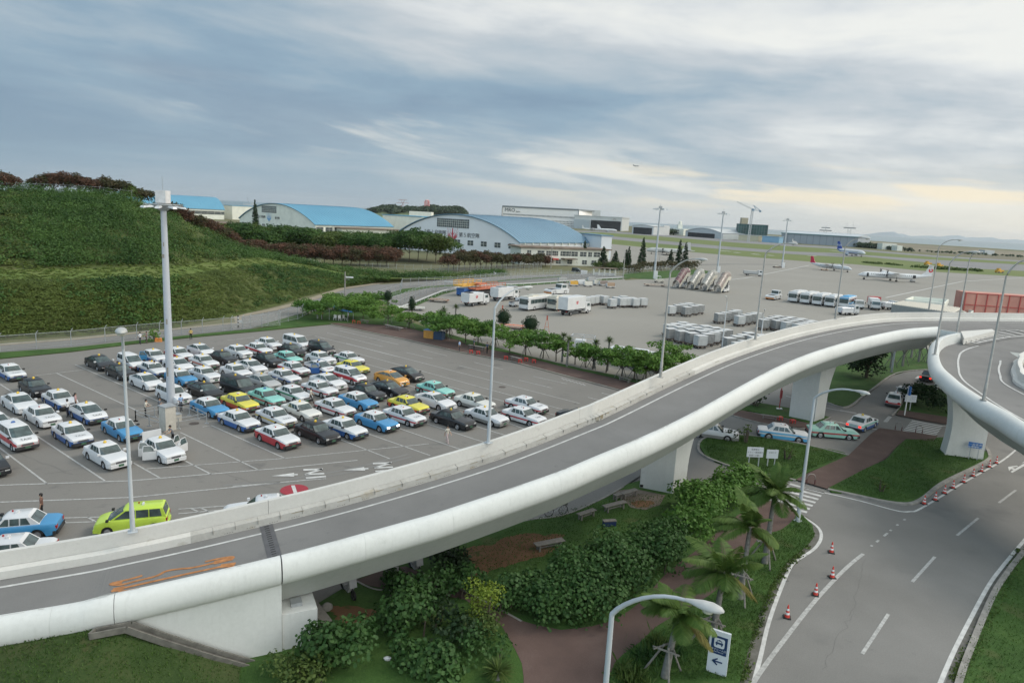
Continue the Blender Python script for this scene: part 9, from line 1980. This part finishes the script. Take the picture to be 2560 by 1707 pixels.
def person_mesh(pose):
 J=dict(pel=(0,0,.92),ch=(0,0,1.22),nk=(0,0,1.42),hd0=(0,.0,1.50),hd=(0,.02,1.60),top=(0,.01,1.68))
 st=pose.get('stride',.08);V=[];E_=[];Rr=[]
 def add(p,r,link=None):V.append(p);Rr.append(r);
 names={}
 def nd(n,p,r,par=None):
  names[n]=len(V);V.append(p);Rr.append(r)
  if par:E_.append((names[par],names[n]))
 ln=pose.get('lean',0)
 nd('pel',(0,0,.93),(.15,.11));nd('wa',(0,ln*.3,1.08),(.135,.10),'pel');nd('ch',(0,ln*.7,1.28),(.165,.115),'wa');nd('nk',(0,ln,1.44),(.055,.055),'ch');nd('hd0',(0,ln+.01,1.52),(.075,.085),'nk');nd('hd',(0,ln+.015,1.62),(.078,.092),'hd0');nd('top',(0,ln+.005,1.69),(.045,.05),'hd')
 for s,k in ((-1,'l'),(1,'r')):
  f=st*s
  nd('hip'+k,(s*.09,0,.88),(.085,.09),'pel');nd('kn'+k,(s*.105,f*.6+.02,.49),(.056,.06),'hip'+k);nd('an'+k,(s*.11,f,.10),(.038,.042),'kn'+k);nd('ft'+k,(s*.125,f+.14,.04),(.042,.035),'an'+k)
  ar=pose.get('arm'+k,(0,0));sw,el=ar
  nd('sh'+k,(s*.185,ln*.9,1.36),(.06,.06),'ch');e=(s*(.235),ln*.9+.16*math.sin(sw),1.36-.27*math.cos(sw));nd('el'+k,e,(.042,.042),'sh'+k)
  w=(s*(.235-.04*(el>.5)),e[1]+.24*math.sin(sw+el),e[2]-.24*math.cos(sw+el));nd('wr'+k,w,(.028,.03),'el'+k);hnd=(w[0],w[1]+.09*math.sin(sw+el),w[2]-.09*math.cos(sw+el));nd('ha'+k,hnd,(.03,.022),'wr'+k)
  for q in range(4):dx=(q-1.5)*.018;nd('f%d%s'%(q,k),(hnd[0]+dx*s,hnd[1]+(.06+.008*(q in (1,2)))*math.sin(sw+el)+.005,hnd[2]-(.06+.01*(q in (1,2)))*math.cos(sw+el)),(.0085,.0085),'ha'+k)
  nd('th'+k,(w[0]-s*.03,w[1]+.05*math.sin(sw+el)+.02,w[2]-.05*math.cos(sw+el)),(.009,.009),'wr'+k)
 me=bpy.data.meshes.new('person_skeleton');me.from_pydata(V,E_,[]);o=bpy.data.objects.new('tmp',me);COL.objects.link(o)
 md=o.modifiers.new('skin','SKIN');md.use_smooth_shade=True
 for i,r in enumerate(Rr):me.skin_vertices[0].data[i].radius=r
 me.skin_vertices[0].data[0].use_root=True;o.modifiers.new('s','SUBSURF').levels=1
 dg=bpy.context.evaluated_depsgraph_get();out=bpy.data.meshes.new_from_object(o.evaluated_get(dg));bpy.data.objects.remove(o)
 out.materials.clear()
 for q in range(4):out.materials.append(SK)
 for p in out.polygons:
  c=p.center;p.use_smooth=True
  arm=abs(c.x)>.19 and c.z>.6
  if c.z<.085:p.material_index=3
  elif c.z<.96 and not arm:p.material_index=2
  elif c.z>1.45:p.material_index=0
  elif arm and (Vector((c.x,c.y,c.z))-Vector((math.copysign(.19,c.x),0,1.36))).length>.24:p.material_index=0
  else:p.material_index=1
 return out
POSES={}
def person(label,P,rz,shirt,trous,pose='stand',h=1.68,hair=True,group=None):
 pd=dict(stand=dict(arml=(.05,.15),armr=(-.03,.2)),walk=dict(stride=.26,arml=(.4,.3),armr=(-.4,.25)),akimbo=dict(arml=(-.3,1.5),armr=(.1,1.4)),reach=dict(arml=(.7,.6),armr=(.6,.8),lean=.1),lean=dict(lean=.22,arml=(.8,.5),armr=(.9,.4)),cross=dict(arml=(.2,1.5),armr=(.2,1.6)))[pose]
 if pose not in POSES:POSES[pose]=person_mesh(pd)
 t=thing('person',label,'person',tuple(P),rz,group);o=bpy.data.objects.new('body',POSES[pose]);COL.objects.link(o);o.parent=t
 mats_=[SK,shirt,trous,mDark]
 for i,m in enumerate(mats_):o.material_slots[i].link='OBJECT';o.material_slots[i].material=m
 ln=pd.get('lean',0);mb=MB();vs=[];n=12
 prof=[(.088,1.60),(.095,1.64),(.088,1.69),(.06,1.725),(.01,1.74)]
 mb.lathe(prof,(0,ln-.008,0),n,sc=(.95,1.08));mb.box((0,ln-.055,1.57),(.15,.07,.1));mb.build('hair',HR_,t,smooth=70)
 mb=MB()
 for s in (-1,1):mb.box((s*.03,ln+.103,1.615),(.018,.01,.012))
 mb.box((0,ln+.105,1.565),(.045,.008,.01));mb.build('eyes_and_mouth',HR_,t);mb=MB();mb.box((0,ln+.112,1.59),(.022,.03,.035));
 for s in (-1,1):mb.box((s*.082,ln+.01,1.60),(.015,.03,.045))
 mb.build('nose_and_ears',SK,t);k=h/1.72;t.scale=(k,k,k);return t
wS,nT,kT=cloth('white_shirt',(.58,.59,.60)),cloth('navy_trousers',(.02,.022,.035)),cloth('black_trousers',(.015,.015,.016));bS,yS,dS,pT_,crS=cloth('light_blue_shirt',(.28,.40,.58)),cloth('yellow_vest',(.52,.38,.12)),cloth('dark_blue_shirt',(.05,.07,.12)),cloth('pale_pink_trousers',(.50,.40,.39)),cloth('cream_shirt',(.52,.49,.42));gS=cloth('grey_shirt',(.12,.13,.15));brT=cloth('brown_trousers',(.10,.07,.06))
for c,x,y,rz,s,tr,po,lb in ((cA,1178,203,1.2,wS,nT,'walk','man in white shirt and dark trousers on the verge, left of two'),(cA,1232,198,2.0,cloth('maroon_vest',(.20,.13,.13)),brT,'cross','man with folded arms in brown on the verge, right of two'),(cA,1603,168,.4,yS,kT,'stand','person in a yellow top at the far edge of the lot'),(cA,1258,452,-2.6,bS,nT,'stand','man in light blue shirt leaning by a blue and white taxi'),(cA,1300,462,2.6,wS,nT,'stand','man in white shirt facing the one in light blue'),(cA,572,815,1.3,wS,nT,'akimbo','man in white shirt standing before the blue and white hatchback'),(cA,640,760,-1.0,cloth('red_striped_shirt',(.42,.25,.25)),nT,'stand','man in reddish shirt behind the blue and white hatchback'),(cA,1222,815,-1.4,crS,kT,'reach','man in cream shirt at the left side of the mast railing'),(cA,1334,800,-1.2,gS,kT,'reach','man in dark grey shirt reaching towards the cabinet'),(cA,1520,768,-2.2,bS,nT,'akimbo','man in pale blue shirt right of the mast'),(cA,1455,1045,2.4,gS,kT,'lean','dark clothed man bending over the taxi with open doors'),(cB,1305,985,-1.4,crS,kT,'walk','person in cream top and grey trousers between the taxis'),(cB,1385,640,-.6,bS,nT,'stand','man in light blue shirt at the open door of the blue hatchback'),(cC,930,1110,-2.3,crS,pT_,'walk','man in cream shirt and pale pink trousers walking in front of the black taxi'),(cC,1060,128,-2.0,bS,nT,'stand','man in blue shirt and dark trousers on the brick walkway'),(cC,1215,110,-1.5,dS,nT,'stand','person in dark blue under the tree by the table bench, left'),(cC,1355,150,-2.5,dS,kT,'stand','person in dark clothes right at the end of the table bench'),(cN,710,610,-1.2,cloth('pale_grey_shirt',(.40,.42,.45)),kT,'stand','person in pale grey shirt under the blue tarp')):
 P=c(x,y,.0);person(lb,(P.x,P.y,.10 if (c in (cC,) and y<200) or c is cN else .03),rz,s,tr,po)
P=cD(125,400,.03);P=G(48,1325,.03);person('man whose head shows above the blue taxi roof at lower left',(P.x+.3,P.y+1.6,.03),2.0,cloth('brown_shirt',(.15,.08,.06)),kT,'stand')
for i,(x,y,lb) in enumerate(((1460,792,'small yellow machine left of the propeller plane tail far out'),(2090,850,'yellow brown machine on the far apron edge at right'),(1340,770,'yellow machine behind the propeller plane fin'))):
 b=cM(x,y);t=thing('yellow_machine',lb,'machine',tuple(b),.3,'yellow machines at the far apron edge');part('body',mYo,t,((0,0,1.2),(5,2.2,1.4)));part('cab',mYo,t,((-.8,0,2.4),(1.6,1.8,1.2)));wheels(t,(1.6,-1.6),2.4,.6,.4)
hz=MB();hz.box((0,10500,126),(49000,26000,268));am_=bpy.data.materials.new('sea_air');am_.use_nodes=True;q=am_.node_tree;q.nodes.clear();o_=q.nodes.new('ShaderNodeOutputMaterial');v_=q.nodes.new('ShaderNodeVolumePrincipled')
v_.inputs['Density'].default_value=3.2e-5;v_.inputs['Color'].default_value=(.86,.90,.94,1);v_.inputs['Anisotropy'].default_value=.2;q.links.new(v_.outputs[0],o_.inputs['Volume']);tag(hz.build('haze',am_),kind='stuff')
